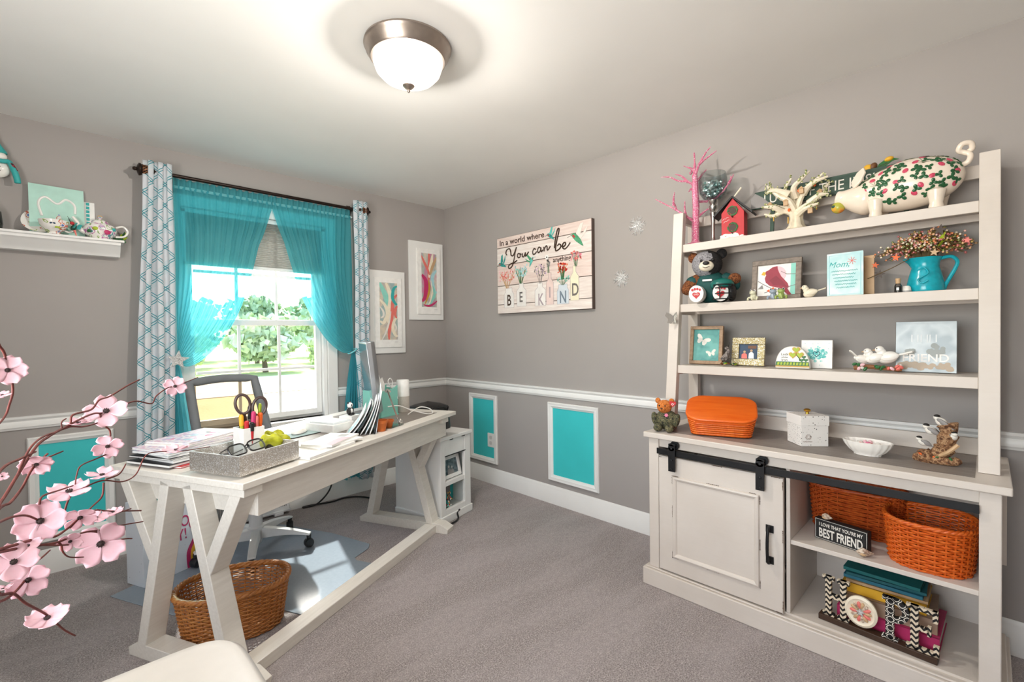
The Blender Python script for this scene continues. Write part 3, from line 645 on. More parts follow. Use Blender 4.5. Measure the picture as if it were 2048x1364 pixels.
for x, tn in ((-.052, -8), (.06, 12)):
    f_ = MB().ell((x, -.075, .046), (.04, .05, .044), None, 18, 12).build('foot', 'c_white' if x < 0 else 'c_black', o, smooth=80)
    MB().prism(circ(.036, 24, ry=.042), .004, rotm(R(90), 0, R(tn)), (x, -.122, .047)).build('foot_pad', 'c_white', f_)
    MB().prism(heart(.02), .002, rotm(R(90), 0, R(tn)), (x, -.127, .04)).build('paw_heart', 'c_red', f_)
    for k in range(4): MB().prism(circ(.0055, 10, ry=.0065), .002, rotm(R(90), 0, R(tn)), (x-.018+.012*k, -.127, .066+.004*(k in (1, 2)))).build('paw_toe', 'c_red', f_)
text('lettering', 'DAD', .011, 'c_white', o, (-.052, -.1295, .039), (R(90), 0, R(-8)))
m = MB()
for zz in (.015, .042, .07, .085): m.tube(catmull([(.022, -.11, zz), (.06, -.15, zz), (.105, -.125, zz), (.115, -.08, zz)], 4), .0028, 6)
for a in ((.03, -.125), (.06, -.15), (.098, -.13)): m.tube([(a[0], a[1], .012), (a[0], a[1], .088)], .0028, 6)
m.build('face_mask', 'black_iron', o)
MB().box(-.032, .014, -.071, -.058, .112, .122).build('jersey_trim', 'c_white', o, bevel=.002)
blob('helmet', (.062, -.082, .088), (.056, .05, .034), M('helmet_green', '#14685f', .3)); MB().ell((.104, -.075, .05), (.022, .048, .046), None, 14, 10).build('helmet_side', 'c_black', o, smooth=80)
def frame(name, label, w_, h, fw, dp, mat, x, y, z, tilt=9, turn=0, bg='c_white', cat='picture frame', group=None, mat_w=0):
    o = panel_thing(name, label, cat, x, y, z, tilt, turn, group)
    m = MB().box(-w_/2, w_/2, 0, fw, 0, dp).box(-w_/2, w_/2, h-fw, h, 0, dp).box(-w_/2, -w_/2+fw, fw, h-fw, 0, dp).box(w_/2-fw, w_/2, fw, h-fw, 0, dp)
    m.build('frame', mat, o, bevel=.002)
    MB().box(-w_/2+fw*.7, w_/2-fw*.7, fw*.7, h-fw*.7, 0, dp*.55).build('picture', bg, o, smooth=0)
    MB().box(-.015, .015, 0, h*.7, -.004, 0).build('easel_back', 'c_dbrown', o)
    return o
o = frame('framed_cardinal', 'grey wood frame with a red cardinal bird picture', .215, .2, .024, .02, 'frame_wood', -.16, -2.862, T2, 8, 0, 'c_white')
d = .0115; U = lambda L: [((x-316)*.00042, (y-15)*.00042) for x, y in L]
flat(o, 'mat_strip', [(.062, .026), (.082, .026), (.082, .174), (.062, .174)], 'c_mint', d)
flat(o, 'moon', circ(.042, 24, .0, .125), 'c_palepink', d)
bird = [(-.052, .138), (-.045, .146), (-.035, .15), (-.018, .163), (.004, .167), (.006, .152), (.012, .135), (.022, .115), (.036, .098), (.05, .08), (.056, .062), (.05, .055), (.058, .04), (.068, .026), (.052, .024), (.036, .042), (.02, .058), (-.004, .065), (-.026, .072), (-.045, .09), (-.05, .11), (-.044, .128)]
flat(o, 'painted_cardinal', bird[::-1], M('cardinal_red', '#a03a4a', .6), d+.0008); flat(o, 'beak', [(-.066, .13), (-.05, .125), (-.046, .14), (-.058, .145)], 'c_yellow', d+.0012)
flat(o, 'painted_wing', [(-.03, .1), (.0, .12), (.03, .09), (.05, .06), (.02, .072), (-.01, .075)], M('wing_red', '#8b3040', .6), d+.0016)
for L in ([(-.08, .1), (-.06, .085), (-.02, .06), (.03, .045)], [(.02, .14), (.045, .125), (.082, .122)], [(.03, .05), (.06, .065), (.082, .07)], [(-.05, .04), (-.02, .05), (.0, .045)]):
    MB().tube([(x, y, d) for x, y in L], .0018, 5).build('painted_twig', 'c_grey', o)
flat(o, 'painted_leaf', [(-.04, .05), (-.01, .065), (.0, .05), (-.02, .035)], 'c_orange', d+.0008); flat(o, 'painted_leaf', [(-.08, .06), (-.06, .08), (-.055, .06)], 'c_grey', d+.0008)
# little frog figurines and a dove
def frog(label, x, y, body, turn):
    o = item('frog_figurine', label, 'figurine', x, y, T2, turn, 'small frogs on the second shelf')
    MB().ell((0, 0, .018), (.014, .017, .018), None, 12, 8).build('body', body, o, smooth=80); MB().ell((0, -.008, .038), (.015, .013, .011), None, 12, 8).build('head', body, o, smooth=80)
    for s in (-1, 1):
        e = MB().ell((s*.009, -.008, .047), (.006, .006, .006), None, 8, 6).build('eye', 'c_white', o); MB().ell((s*.009, -.0135, .048), (.003, .002, .003), None, 6, 5).build('pupil', 'c_black', e)
        MB().tube(catmull([(s*.011, -.002, .016), (s*.022, -.008, .014), (s*.02, -.016, .003)], 3), .0045, 6).build('leg', body, o, smooth=80)
    MB().tube([(0, -.014, .025), (.004, -.022, .004)], .004, 6).build('front_leg', body, o)
M('frog_cream', '#d9d6bb', .4, var=.2, scale=90); M('frog_green', '#9dae62', .4, var=.2, scale=90); M('frog_blue', '#9aa6b4', .4, var=.2, scale=90)
frog('cream frog figurine beside the cardinal frame, leftmost', -.262, -2.795, 'frog_cream', -10); frog('blue grey frog figurine in front of the cardinal', -.255, -2.878, 'frog_blue', 8); frog('yellow green frog figurine in front of the cardinal', -.26, -2.912, 'frog_green', 12)
def dove(o, c, s, turn=0, mat='gloss_white', tail=True):
    mm = rotm(0, 0, R(turn)); c = Vector(c)
    m = MB().ell(c+mm @ Vector((0, 0, .025*s)), (.03*s, .02*s, .021*s), mm @ rotm(0, R(-20), 0), 16, 12); m.ell(c+mm @ Vector((-.022*s, 0, .052*s)), (.014*s, .013*s, .0135*s), None, 14, 10)
    m.ell(c+mm @ Vector((-.016*s, 0, .04*s)), (.014*s, .0135*s, .018*s), None, 12, 8); m.build('dove_body', mat, o, smooth=80)
    m = MB().prism([(0, -.006*s), (.05*s, -.016*s), (.056*s, 0), (.05*s, .016*s), (0, .006*s)], .006*s, mm @ rotm(0, R(-18 if tail else -45), 0), c+mm @ Vector((.018*s, 0, .028*s))); m.build('dove_tail', mat, o, bevel=.002)
    for q_ in (-1, 1): MB().ell(c+mm @ Vector((.006*s, q_*.016*s, .028*s)), (.026*s, .006*s, .013*s), mm @ rotm(0, R(-16), 0), 12, 8).build('dove_wing', mat, o, smooth=80)
    MB().lathe([(0, 0), (.0035*s, 0), (0, .011*s)], 7, mm @ rotm(0, R(-100), 0), c+mm @ Vector((-.034*s, 0, .051*s))).build('beak', 'c_tan', o)
    for q_ in (-1, 1): MB().ell(c+mm @ Vector((-.03*s, q_*.0095*s, .056*s)), (.002*s,)*3, None, 6, 5).build('eye', 'c_black', o)
o = item('dove_figurine', 'small cream dove figurine standing alone between frame and card', 'figurine', -.235, -3.02, T2, 25); dove(o, (0, 0, 0), .9, 0, 'c_cream')
# greeting cards
def card(name, label, x, y, z, w_, h, spread, turn, front, inner='c_white'):
    o = item(name, label, 'greeting card', x, y, z, turn)
    MB().box(-w_/2, w_/2, -.001, .001, 0, h, None).build('front_leaf', front, o, smooth=0)
    MB().box(0, w_*.96, -.001, .001, 0, h*.985, rotm(0, 0, R(180-spread)), (w_/2, .0015, 0)).build('back_leaf', inner, o, smooth=0)
    return o
o = card('greeting_card', 'pale aqua greeting card with handwriting and pink blossom', -.235, -3.148, T2, .13, .185, 38, -6, M_patch('card_aqua', ['#f1f4f2', '#cfe6e7', '#b6dcdf'], 14, .5, .02, 'LINEAR'))
m = MB()
for (a, b, c2, e) in ((-.058, -.0545, .008, .177), (.0545, .058, .008, .177), (-.058, .058, .008, .0095), (-.058, .058, .1755, .177)): m.box(a, b, -.0018, -.001, c2, e)
m.build('printed_border', 'c_sky', o, smooth=0)
text('lettering', 'Mom,', .034, 'c_teal', o, (-.022, -.0012, .125), (R(90), 0, 0), shear=.35)
def scrawl(o, x0, x1, z, amp, mat, seed, y=-.0013, th=.0008):
    q = random.Random(seed); pts = []; x = x0; k = 0
    while x < x1:
        pts.append((x, y, z+(amp if k % 2 else -amp)*q.uniform(.3, 1))); x += amp*q.uniform(.7, 1.3); k += 1
    return MB().tube(catmull(pts, 3), th, 4).build('handwriting', mat, o)
for k in range(6): scrawl(o, -.05+.004*k, .046-.005*(k % 3), .108-.014*k, .0035, 'c_teal', k)
for k in range(8): MB().tube([(.026, -.0014, .148), (.026+.016*cos(k*pi/4+.2), -.0014, .148+.016*sin(k*pi/4+.2))], .0012, 4).build('printed_blossom', 'c_coral', o)
o = card('greeting_card', 'brown edged greeting card standing behind the aqua card', -.17, -3.19, T2, .1, .17, 30, -4, 'c_tan', 'c_brown')
# cork stoppered bottle and a small white ornament
o = item('cork_bottle', 'tiny glass bottle with cork and black label beside the jug', 'bottle', -.24, -3.324, T2)
MB().lathe([(0, 0), (.011, 0), (.0115, .004), (.0115, .03), (.007, .038), (.007, .044), (0, .044)], 16).build('glass', M_glass('bottle_glass', '#cfc8c0', .2, .05), o)
MB().lathe([(0, .038), (.0075, .038), (.009, .058), (0, .058)], 12).build('cork', 'c_tan', o); MB().lathe([(.0117, .006), (.0117, .027)], 16).build('label', 'c_black', o); MB().box(-.004, .004, -.0124, -.0116, .011, .022).build('label_print', 'c_white', o)
o = item('thimble_ornament', 'small rounded white ornament left of the turquoise jug', 'ornament', -.22, -3.347, T2)
MB().lathe([(0, 0), (.015, 0), (.016, .008), (.0145, .022), (.01, .028), (0, .028)], 18).build('dome', 'gloss_white', o); MB().lathe([(.0162, .004), (.0166, .007), (.016, .01)], 18).build('band', 'c_silver', o)
# turquoise jug with dried berries
M('jug_turquoise', '#13a3b4', .22, var=.15, scale=50, bump=.25, bscale=60)
o = item('jug', 'turquoise enamel jug with embossed scroll and curved handle', 'jug', -.165, -3.4, T2)
jb = MB().lathe([(0, 0), (.058, 0), (.06, .004), (.058, .03), (.05, .07), (.042, .1), (.044, .12), (.052, .138), (.049, .138), (.041, .12), (.038, .1), (.045, .06), (.0, .01)], 36, wob=lambda a: 1); jb.v = [(x*(1+(.32*max(0, -x/.05)**3 if z > .11 else 0)), y, z) for x, y, z in jb.v]
jb.build('body', 'jug_turquoise', o, smooth=60)
MB().tube(catmull([(.045, 0, .132), (.075, 0, .135), (.092, 0, .115), (.085, 0, .085), (.06, 0, .03), (.055, 0, .01)], 5), .0065, 8).build('handle', 'jug_turquoise', o)
MB().tube(catmull([(-.02, -.054, .085), (.0, -.052, .095), (.012, -.0545, .075), (-.005, -.0575, .06), (-.018, -.058, .05), (-.005, -.06, .035), (.012, -.0595, .045)], 4), .0028, 6).build('embossed_scroll', 'jug_turquoise', o)
fl = item('dried_berry_bouquet', 'dried berry and twig bouquet spilling out of the turquoise jug', 'bouquet', -.165, -3.4, T2+.085)
q = random.Random(12); M('twig_olive', '#5d4a26', .8, var=.25)
bm_ = {k: MB() for k in ('#d9a877', '#c9743f', '#b95a58', '#e2d5bd', '#a3822c', '#737a35', '#d7a79c')}; tw = [MB() for _ in range(6)]
for k in range(150):
    a = q.random()*2*pi; sp = q.uniform(.15, 1)**.8; L = q.uniform(.1, .2)
    top = Vector((cos(a)*sp*.165, sin(a)*sp*.06-.015, .055+(1-sp**1.5)*.12*q.uniform(.5, 1)+.02*q.random()))
    if top.x > .148: top.x = .148*q.uniform(.8, 1)
    pts = catmull([(cos(a)*.015, sin(a)*.015, -.02), (cos(a)*.028, sin(a)*.028, .055), (top*.55)+Vector((0, 0, .05)), top], 4); tw[k % 6].tube(pts, [.0022]*(len(pts)-1)+[.001], 4)
    for j in range(8):
        p_ = pts[int(len(pts)*q.uniform(.5, .99))]; off = Vector((q.uniform(-.014, .014), q.uniform(-.014, .014), q.uniform(-.012, .014)))
        tw[k % 6].tube([p_, p_+off], .0006, 3); bm_[list(bm_)[q.randrange(7)]].ell(p_+off, (.0042, .0036, .0042), None, 6, 4)
for k in range(6): tw[k].build('twigs', 'twig_olive', fl, smooth=60)
for h_, mb in bm_.items(): mb.build('berries', M('berry_'+h_[1:], h_, .4, var=.1), fl)['kind'] = 'stuff'
for (x, y, z, r, mt) in ((-.14, -.03, .0, .02, 'c_dbrown'), (-.085, -.05, .06, .016, 'c_orange'), (.045, -.045, .15, .022, 'c_dbrown'), (-.155, -.02, .04, .014, 'c_orange'), (.03, -.06, .065, .016, 'c_tan'), (.12, -.04, .1, .014, 'c_coral')):
    MB().prism(star(r, r*.42, 5, .4), .003, rotm(R(90), R(15), 0), (x, y, z)).build('star', mt, fl)
MB().tube(catmull([(-.045, -.05, .05), (-.1, -.04, .02), (-.18, -.03, -.015)], 4), .0016, 5).build('star_twig', 'twig_olive', fl)
for k in range(16):
    a = q.random()*2*pi; MB().prism([(0, -.004), (.02, -.006), (.045, 0), (.02, .006)], .0008, rotm(q.uniform(-1, 1), q.uniform(-1.2, .2), a), (cos(a)*.05, sin(a)*.04-.01, .06+.05*q.random())).build('leaf', 'c_brown' if k % 3 else 'c_lime', fl)

# ---------------------------------------------------------------- third shelf
T3 = SZ[2]
M_patch('teal_wash', ['#5aa59e', '#4f938f', '#6fb3ab'], 12, .5, .05, 'LINEAR')
o = frame('framed_butterflies', 'wooden frame with two white butterflies on teal', .165, .2, .018, .024, 'warm_frame_wood', -.2, -2.542, T3, 9, 6, 'teal_wash')
def butterfly(o, nm, cx, cy, s, rot, mat, z):
    wing = [(.0, .0), (.2, .35), (.55, .6), (.85, .62), (.95, .45), (.85, .2), (.6, .05), (.62, -.2), (.5, -.5), (.25, -.55), (.08, -.3)]
    m = MB()
    for sg in (1, -1):
        pl_ = [(cx+s*(x*sg*cos(rot)-y*sin(rot)), cy+s*(x*sg*sin(rot)+y*cos(rot))) for x, y in wing]; m.prism(pl_ if sg > 0 else pl_[::-1], .0008, None, (0, 0, z))
    return m.build(nm, mat, o, smooth=0)
butterfly(o, 'painted_butterfly', -.02, .125, .04, -.45, 'c_offwhite', .0135); butterfly(o, 'painted_butterfly', .026, .058, .027, .25, 'c_offwhite', .0135)
o = item('hummingbird_figurine', 'dark hummingbird figurine on mossy leaves between two frames', 'figurine', -.262, -2.665, T3, 10)
MB().tube(catmull([(-.02, 0, .03), (-.005, 0, .045), (.01, -.002, .065), (.012, -.002, .085)], 4), [.006, .009, .011, .012, .012, .012, .011, .011, .01, .009, .009, .008, .005], 10).build('bird_body', M_patch('bird_brown', ['#4d4644', '#7d7470', '#9b8f88'], 120, .6, .3), o, smooth=80)
MB().ell((.006, -.004, .088), (.01, .009, .009), None, 12, 8).build('bird_head', 'bird_brown', o, smooth=80); MB().tube([(.012, -.006, .092), (.02, -.008, .118)], [.0016, .0005], 5).build('beak', 'c_black', o)
for s in (-1, 1): MB().prism([(0, 0), (.012, .004), (.018, -.03), (.008, -.045)], .002, rotm(R(80), 0, R(30*s)), (.0, s*.008, .07)).build('wing', 'bird_brown', o)
q = random.Random(2)
for k in range(16): MB().ell((q.uniform(-.045, .045), q.uniform(-.018, .018), .008+.008*q.random()), (.012, .006, .004), rotm(q.random(), q.uniform(-.5, .5), q.random()*6), 7, 4).build('leaf', ('c_lime', 'c_brown', 'c_green', 'c_tan')[k % 4], o)
o = frame('framed_photo', 'gold glitter frame around a small photo of two people', .15, .14, .034, .016, 'gold_glitter', -.2, -2.748, T3, 11, 4, 'c_navy')
d = .0092
flat(o, 'photo_window', [(-.002, .085), (.036, .085), (.036, .1), (-.002, .1)], 'c_brown', d); flat(o, 'photo_figure', [(-.03, .036), (-.004, .036), (-.006, .056), (-.013, .062), (-.022, .062), (-.03, .055)], 'c_coral', d); flat(o, 'photo_figure', [(.002, .036), (.026, .036), (.025, .06), (.018, .068), (.01, .068), (.003, .06)], 'c_white', d)
flat(o, 'photo_face', circ(.006, 12, -.017, .069), 'c_tan', d+.0002); flat(o, 'photo_face', circ(.006, 12, .014, .075), 'c_tan', d+.0002)
# luck-of-the-irish stone
o = panel_thing('garden_stone', 'half round painted stone with gold shamrock and green band', 'ornament', -.245, -2.957, T3, 4, 4)
sh = [(.068, 0)]+[(.069*cos(a)*(1-.1*sin(3*a)*.3), .1*sin(a)**.75 if sin(a) > 0 else 0) for a in [pi*k/20 for k in range(1, 20)]]+[(-.068, 0)]
MB().prism(sh, .03).build('stone', M_speckle('stone_white', '#efece4', '#7b756d', 90, .1), o, bevel=.005, seg=3)
d = .03
flat(o, 'green_band', [(-.066, .012), (.066, .012), (.064, .03), (-.064, .03)], 'c_green', d); flat(o, 'gold_band', [(-.066, .006), (.066, .006), (.066, .012), (-.066, .012)], 'c_gold', d)
for k in range(10): flat(o, 'braid', [(-.06+.0125*k, .015), (-.052+.0125*k, .015), (-.05+.0125*k, .027), (-.058+.0125*k, .027)], 'c_lime', d+.0006)
for i, (a, mt, s) in enumerate([(b, c2, e) for c2, e in (('c_cream', 1.25), ('c_gold', 1.1), ('c_lime', .8)) for b in (pi/2, pi/2+2.1, pi/2-2.1)]):
    flat(o, 'shamrock_leaf', heart(.0155*s, .016+.0155*cos(a), .068+.0155*sin(a)), mt, d+.0006+.0012*(i//3))
MB().tube([(.018, .06, d+.002), (.028, .045, d+.002), (.03, .034, d+.002)], .002, 5).build('shamrock_stem', 'c_green', o)
for a in (pi/2, pi/2+2.1, pi/2-2.1): flat(o, 'small_leaf', heart(.009, .045+.009*cos(a), .042+.009*sin(a)), 'c_green', d+.0008)
for s_, zz, sz in (('Luck', .058, .0155), ('of the', .046, .011), ('Irish', .0325, .0145)): text('lettering', s_, sz, 'c_black', o, (-.03, zz, d+.0006))
o = panel_thing('heart_canvas', 'small white canvas with teal splash and heart', 'canvas', -.18, -3.035, T3, 5)
MB().box(-.06, .06, 0, .126, 0, .018).build('canvas', 'c_white', o, bevel=.001)
q = random.Random(8); m = MB()
for k in range(46):
    a = q.random()*2*pi; r = .036*math.sqrt(q.random()); m.prism(circ(.0075*q.uniform(.4, 1.3), 10, r*cos(a), .062+r*sin(a)), .0004+.0001*k/46, None, (0, 0, .018))
m.build('teal_splash', M_patch('splash_teal', ['#7fd0cb', '#46b3b0', '#a9dfdb'], 90, .6, .02, 'LINEAR'), o, smooth=0)
hp = heart(.014, 0, .064); MB().tube([(x, y, .0188) for x, y in hp], .0012, 4, closed=True).build('heart_outline', 'c_navy', o)
for k in range(14): flat(o, 'splash_dot', circ(.0012, 6, q.uniform(-.055, .055), q.uniform(.012, .115)), 'c_teal', .018)
o = item('dove_pair_figurine', 'white porcelain doves on a flowering branch', 'figurine', -.25, -3.262, T3, 0)
dove(o, (-.012, .0, .03), 1.0, 10); dove(o, (-.052, .004, .028), .85, -150, tail=False); dove(o, (.03, .006, .03), 1.15, 8)
MB().tube(catmull([(-.08, 0, .012), (-.04, 0, .02), (.02, 0, .016), (.075, 0, .012)], 4), [.009]*12+[.006], 8).build('branch', M('branch_brown', '#8a5a35', .6, var=.25), o)
q = random.Random(14)
for k in range(22): MB().ell((q.uniform(-.08, .075), q.uniform(-.02, .005), .01+.02*q.random()), (.01, .007, .006), rotm(q.random(), q.random(), q.random()*6), 8, 5).build('blossom' if k % 3 else 'leaf', ('c_palepink', 'c_coral', 'c_green', 'c_offwhite')[k % 4] if k % 3 else 'c_green', o)
o = panel_thing('word_canvas', 'misty landscape canvas lettered FRIEND in white', 'canvas', -.18, -3.402, T3, 5)
M('mist_white', '#dfe4e6', .5); M_patch('misty_print', ['#8c9aa1', '#adb9bf', '#c3cdd1', '#a2afb6'], 9, .35, .02, 'LINEAR')
MB().box(-.09, .09, 0, .2, 0, .022).build('canvas', 'misty_print', o, bevel=.001)
for cx, cy, r in ((-.045, .078, .018), (.035, .085, .028)):
    m = MB(); q = random.Random(int(r*1000))
    for k in range(30): m.prism(circ(r*q.uniform(.15, .4), 9, cx+r*.8*q.uniform(-1, 1), cy+r*.7*q.uniform(-1, 1)), .0003, None, (0, 0, .0222+.00001*k))
    m.build('printed_tree', M('mist_grey', '#9aa09e', .5), o, smooth=0)
m = MB(); q = random.Random(6)
for k in range(30): m.prism(circ(.012*q.uniform(.5, 1.2), 9, q.uniform(-.075, .075), q.uniform(.012, .035), .008), .0003, None, (0, 0, .0222+.00001*k))
m.build('printed_grass', M('mist_tan', '#b7a590', .5), o, smooth=0)
text('lettering', 'FRIEND', .042, 'c_white', o, (0, .042, .023), bold=.0006); [MB().box(x_-.002, x_+.002, .118, .148, .0222, .0228).build('faded_lettering', 'mist_white', o, smooth=0) for x_ in (-.04, -.022, -.012, .006, .014, .032)]
# butterfly clipped to the left post
o = item('butterfly_clip', 'silver paper butterfly clipped to the left ladder post', 'ornament', -.336, -2.432, 1.335, 0)
for s in (-1, 1): MB().prism([(0, -.01), (.012, -.026), (.03, -.02), (.026, 0), (.042, .018), (.034, .034), (.014, .026), (0, .012)][::s], .0012, rotm(R(90), 0, R(-35*s)) @ Matrix.Diagonal(Vector((s, 1, 1))), (0, -.006, 0)).build('wing', 'silver_metal', o)
MB().tube([(0, -.008, -.012), (0, -.008, .018)], .0022, 6).build('body', 'c_grey', o)

# ---------------------------------------------------------------- on the cabinet top
TC = .7708
M_patch('camo', ['#2b2a22', '#4a4a36', '#6d6648', '#38402f', '#83795a'], 70, .9, .3)
o = item('bean_bear', 'small bean bag bear, ginger head and camouflage body, red heart tag', 'teddy bear', -.43, -2.435, TC, 12)
MB().ell((0, .005, .052), (.058, .046, .05), None, 18, 12).build('body', 'camo', o, smooth=80)
M_patch('ginger_plush', ['#a8551c', '#c06a26', '#d58443'], 160, .95, .5, 'LINEAR'); gp = 'ginger_plush'
MB().ell((-.008, -.008, .12), (.037, .034, .034), None, 18, 12).build('head', gp, o, smooth=80); MB().ell((-.01, -.04, .112), (.016, .012, .013), None, 12, 8).build('muzzle', gp, o, smooth=80); MB().ell((-.01, -.052, .115), (.006, .004, .004), None, 8, 6).build('nose', 'c_dbrown', o)
for s in (-1, 1):
    MB().ell((-.008+s*.034, 0, .147), (.014, .008, .015), None, 12, 8).build('ear', gp, o, smooth=80); MB().ell((-.01+s*.014, -.04, .128), (.004, .003, .004), None, 8, 6).build('eye', 'c_black', o)
    MB().ell((s*.052, -.015, .055), (.018, .02, .036), rotm(0, s*.25, 0), 12, 10).build('arm', 'camo', o, smooth=80); MB().ell((s*.028, -.05, .02), (.022, .03, .02), None, 12, 10).build('foot', 'camo', o, smooth=80)
MB().prism(heart(.019), .002, rotm(R(85), 0, R(-12)), (.037, -.02, .138)).build('heart_tag', 'c_red', o); text('lettering', 'ty', .02, 'c_white', o, (.0365, -.0235, .132), (R(85), 0, R(-12)), depth=.001, shear=.3)
MB().prism(star(.011, .007, 7), .002, rotm(R(90), 0, 0), (.01, -.038, .082)).build('pink_badge', 'c_pink', o)
# orange woven basket with lid
M_wood('orange_lid', '#e05a12', '#ee7426', (2, 14, 14), .28, 3, .04); M_wood('orange_splint', '#d9540f', '#f07a26', (12, 12, 3), .4, 6, .2)
o = item('lidded_basket', 'bright orange woven basket with smooth slanted wooden lid', 'basket', -.335, -2.668, TC, 20)
bt, tp_ = rrect(.26, .16, .035, 8), rrect(.3, .2, .05, 8); n = len(bt)
SL = lambda y: .078+.08*(y+.1)/.2          # the lid rises towards the back
def wall(f, t_):
    a, b = bt[int(f) % n], bt[(int(f)+1) % n]; c, d = tp_[int(f) % n], tp_[(int(f)+1) % n]; g = f-int(f)
    x = (a[0]*(1-g)+b[0]*g)*(1-t_)+(c[0]*(1-g)+d[0]*g)*t_; y = (a[1]*(1-g)+b[1]*g)*(1-t_)+(c[1]*(1-g)+d[1]*g)*t_
    return x, y, .003+(SL(y)-.01)*t_
N = 72
vs = [(x*.97, y*.97, z) for t_ in (0, 1) for x, y, z in [wall(i/N*n, t_) for i in range(N)]]
MB().add(vs, [tuple(range(N))[::-1]]+[(i, (i+1) % N, (i+1) % N+N, i+N) for i in range(N)]).build('inner_wall', 'orange_splint', o)
for k in range(7):
    vs = []
    for t_ in ((k+.06)/7, (k+.94)/7):
        for i in range(N):
            x, y, z = wall(i/N*n, t_); w_ = 1+.012*sin(i*pi/2+(k % 2)*pi); vs.append((x*w_, y*w_, z))
    MB().add(vs, [(i, (i+1) % N, (i+1) % N+N, i+N) for i in range(N)]).build('splint', 'orange_splint', o, solid=.002)
tl = math.atan(.08/.2)
MB().prism(rrect(.315, .235, .075, 9), .014, rotm(tl, 0, 0), (0, 0, SL(0)-.004)).build('lid', 'orange_lid', o, bevel=.006, seg=3)
MB().prism(rrect(.3, .22, .065, 9), .012, rotm(tl, 0, 0), (0, 0, SL(0)-.015)).build('rim_band', 'orange_lid', o)
# speckled gift box
M_speckle('speckled_card', '#efebe6', '#4c4743', 130, .26); 
o = item('speckled_box', 'white black-speckled keepsake box with brass knob', 'box', -.285, -3.02, TC, 42)
MB().box(-.056, .056, -.056, .056, 0, .1).build('box_body', 'speckled_card', o, bevel=.001); MB().box(-.0585, .0585, -.0585, .0585, .088, .13).build('box_lid', 'speckled_card', o, bevel=.001)
MB().lathe([(0, .13), (.007, .13), (.006, .138), (.013, .143), (.014, .149), (.008, .153), (0, .154)], 18).build('knob', 'gold_metal', o)
scrawl(o, -.048, -.008, .02, .0022, 'c_brown', 3, -.0565, .0006); m = MB()
for k in range(2): m.tube([(x-.026, -.0566, y) for x, y in circ(.007+.004*k, 14, 0, .04)], .0006, 4, closed=True)
m.build('printed_emblem', 'c_brown', o)
# scalloped bowl of sweets
o = item('scalloped_bowl', 'white scalloped shell bowl on the cabinet top', 'bowl', -.34, -3.24, TC, -8)
MB().lathe([(0, 0), (.04, 0), (.041, .006), (.056, .018), (.069, .038), (.075, .054), (.072, .055), (.066, .04), (.052, .021), (0, .012)], 72, None, sx=1.08, sy=.7, wob=lambda a: 1+.05*abs(sin(9*a))).build('bowl', 'gloss_white', o, smooth=50)
q = random.Random(31)
for k in range(16):
    nm_ = ('pale pink', 'bright pink', 'coral', 'cream')[k % 4]; cd = tag(MB().ell((0, 0, 0), (.011, .008, .007), rotm(q.random(), q.random(), q.random()*6), 10, 7).build('wrapped_sweet', ('c_palepink', 'c_pink', 'c_coral', 'c_offwhite')[k % 4], None, smooth=80), nm_+' wrapped sweet in the scalloped bowl', 'sweet', 'sweets in the scalloped bowl')
    a = q.random()*6.28; r = .042*math.sqrt(q.random()); cd.location = (-.34+.7*r*cos(a), -3.24+r*sin(a), TC+.034+.014*q.random())
# driftwood chickadee figurine
o = item('chickadee_figurine', 'chickadees perched on a curled brown log figurine', 'figurine', -.31, -3.44, TC, -10)
M_patch('log_bark', ['#5a3a25', '#8a6243', '#b08b66', '#6e4a30'], 80, .8, .8)
MB().tube(catmull([(-.05, 0, .018), (-.01, -.005, .02), (.02, 0, .05), (.03, 0, .09), (.035, 0, .13), (.03, 0, .15)], 5), [.022, .026, .027, .028, .03, .033]*4+[.03, .018], 10).build('log', 'log_bark', o, smooth=60)
MB().tube(catmull([(-.06, 0, .01), (0, -.02, .012), (.05, -.01, .014), (.06, 0, .02)], 4), .015, 8).build('root', 'log_bark', o, smooth=60); MB().tube(catmull([(.01, -.02, .03), (.04, -.03, .05), (.065, -.02, .08)], 4), .007, 7).build('twig', 'c_tan', o)
def chick(c, s, turn):
    mm = rotm(0, 0, R(turn)); c = Vector(c)
    b = MB().ell(c, (.024*s, .018*s, .018*s), mm @ rotm(0, .5, 0), 12, 9).build('bird_body', 'c_offwhite', o, smooth=80)
    MB().ell(c+mm @ Vector((-.017*s, 0, .018*s)), (.013*s, .012*s, .012*s), None, 12, 9).build('bird_head', 'c_offwhite', b, smooth=80); MB().ell(c+mm @ Vector((-.016*s, 0, .024*s)), (.0125*s, .0115*s, .008*s), None, 12, 9).build('bird_cap', 'c_black', b, smooth=80)
    for q_ in (-1, 1): MB().ell(c+mm @ Vector((.01*s, q_*.014*s, .0)), (.026*s, .005*s, .011*s), mm @ rotm(0, .6, 0), 10, 6).build('bird_wing', 'c_grey', b, smooth=80)
    MB().prism([(0, -.005*s), (.04*s, -.009*s), (.04*s, .009*s), (0, .005*s)], .003*s, mm @ rotm(0, R(35), 0), c+mm @ Vector((.014*s, 0, -.006*s))).build('bird_tail', 'c_grey', b)
chick((.018, -.012, .155), .8, -10); chick((-.012, -.01, .118), .8, 10); chick((-.035, -.005, .07), .72, 20); chick((.05, -.012, .105), .7, 120)
for k in range(9): MB().ell((-.05+.012*k, -.024, .018+.01*sin(k*1.7)), (.008, .004, .006), rotm(k, k*.5, 0), 7, 5).build('leaf', ('c_brown', 'c_orange', 'c_green')[k % 3], o)
o_ = None
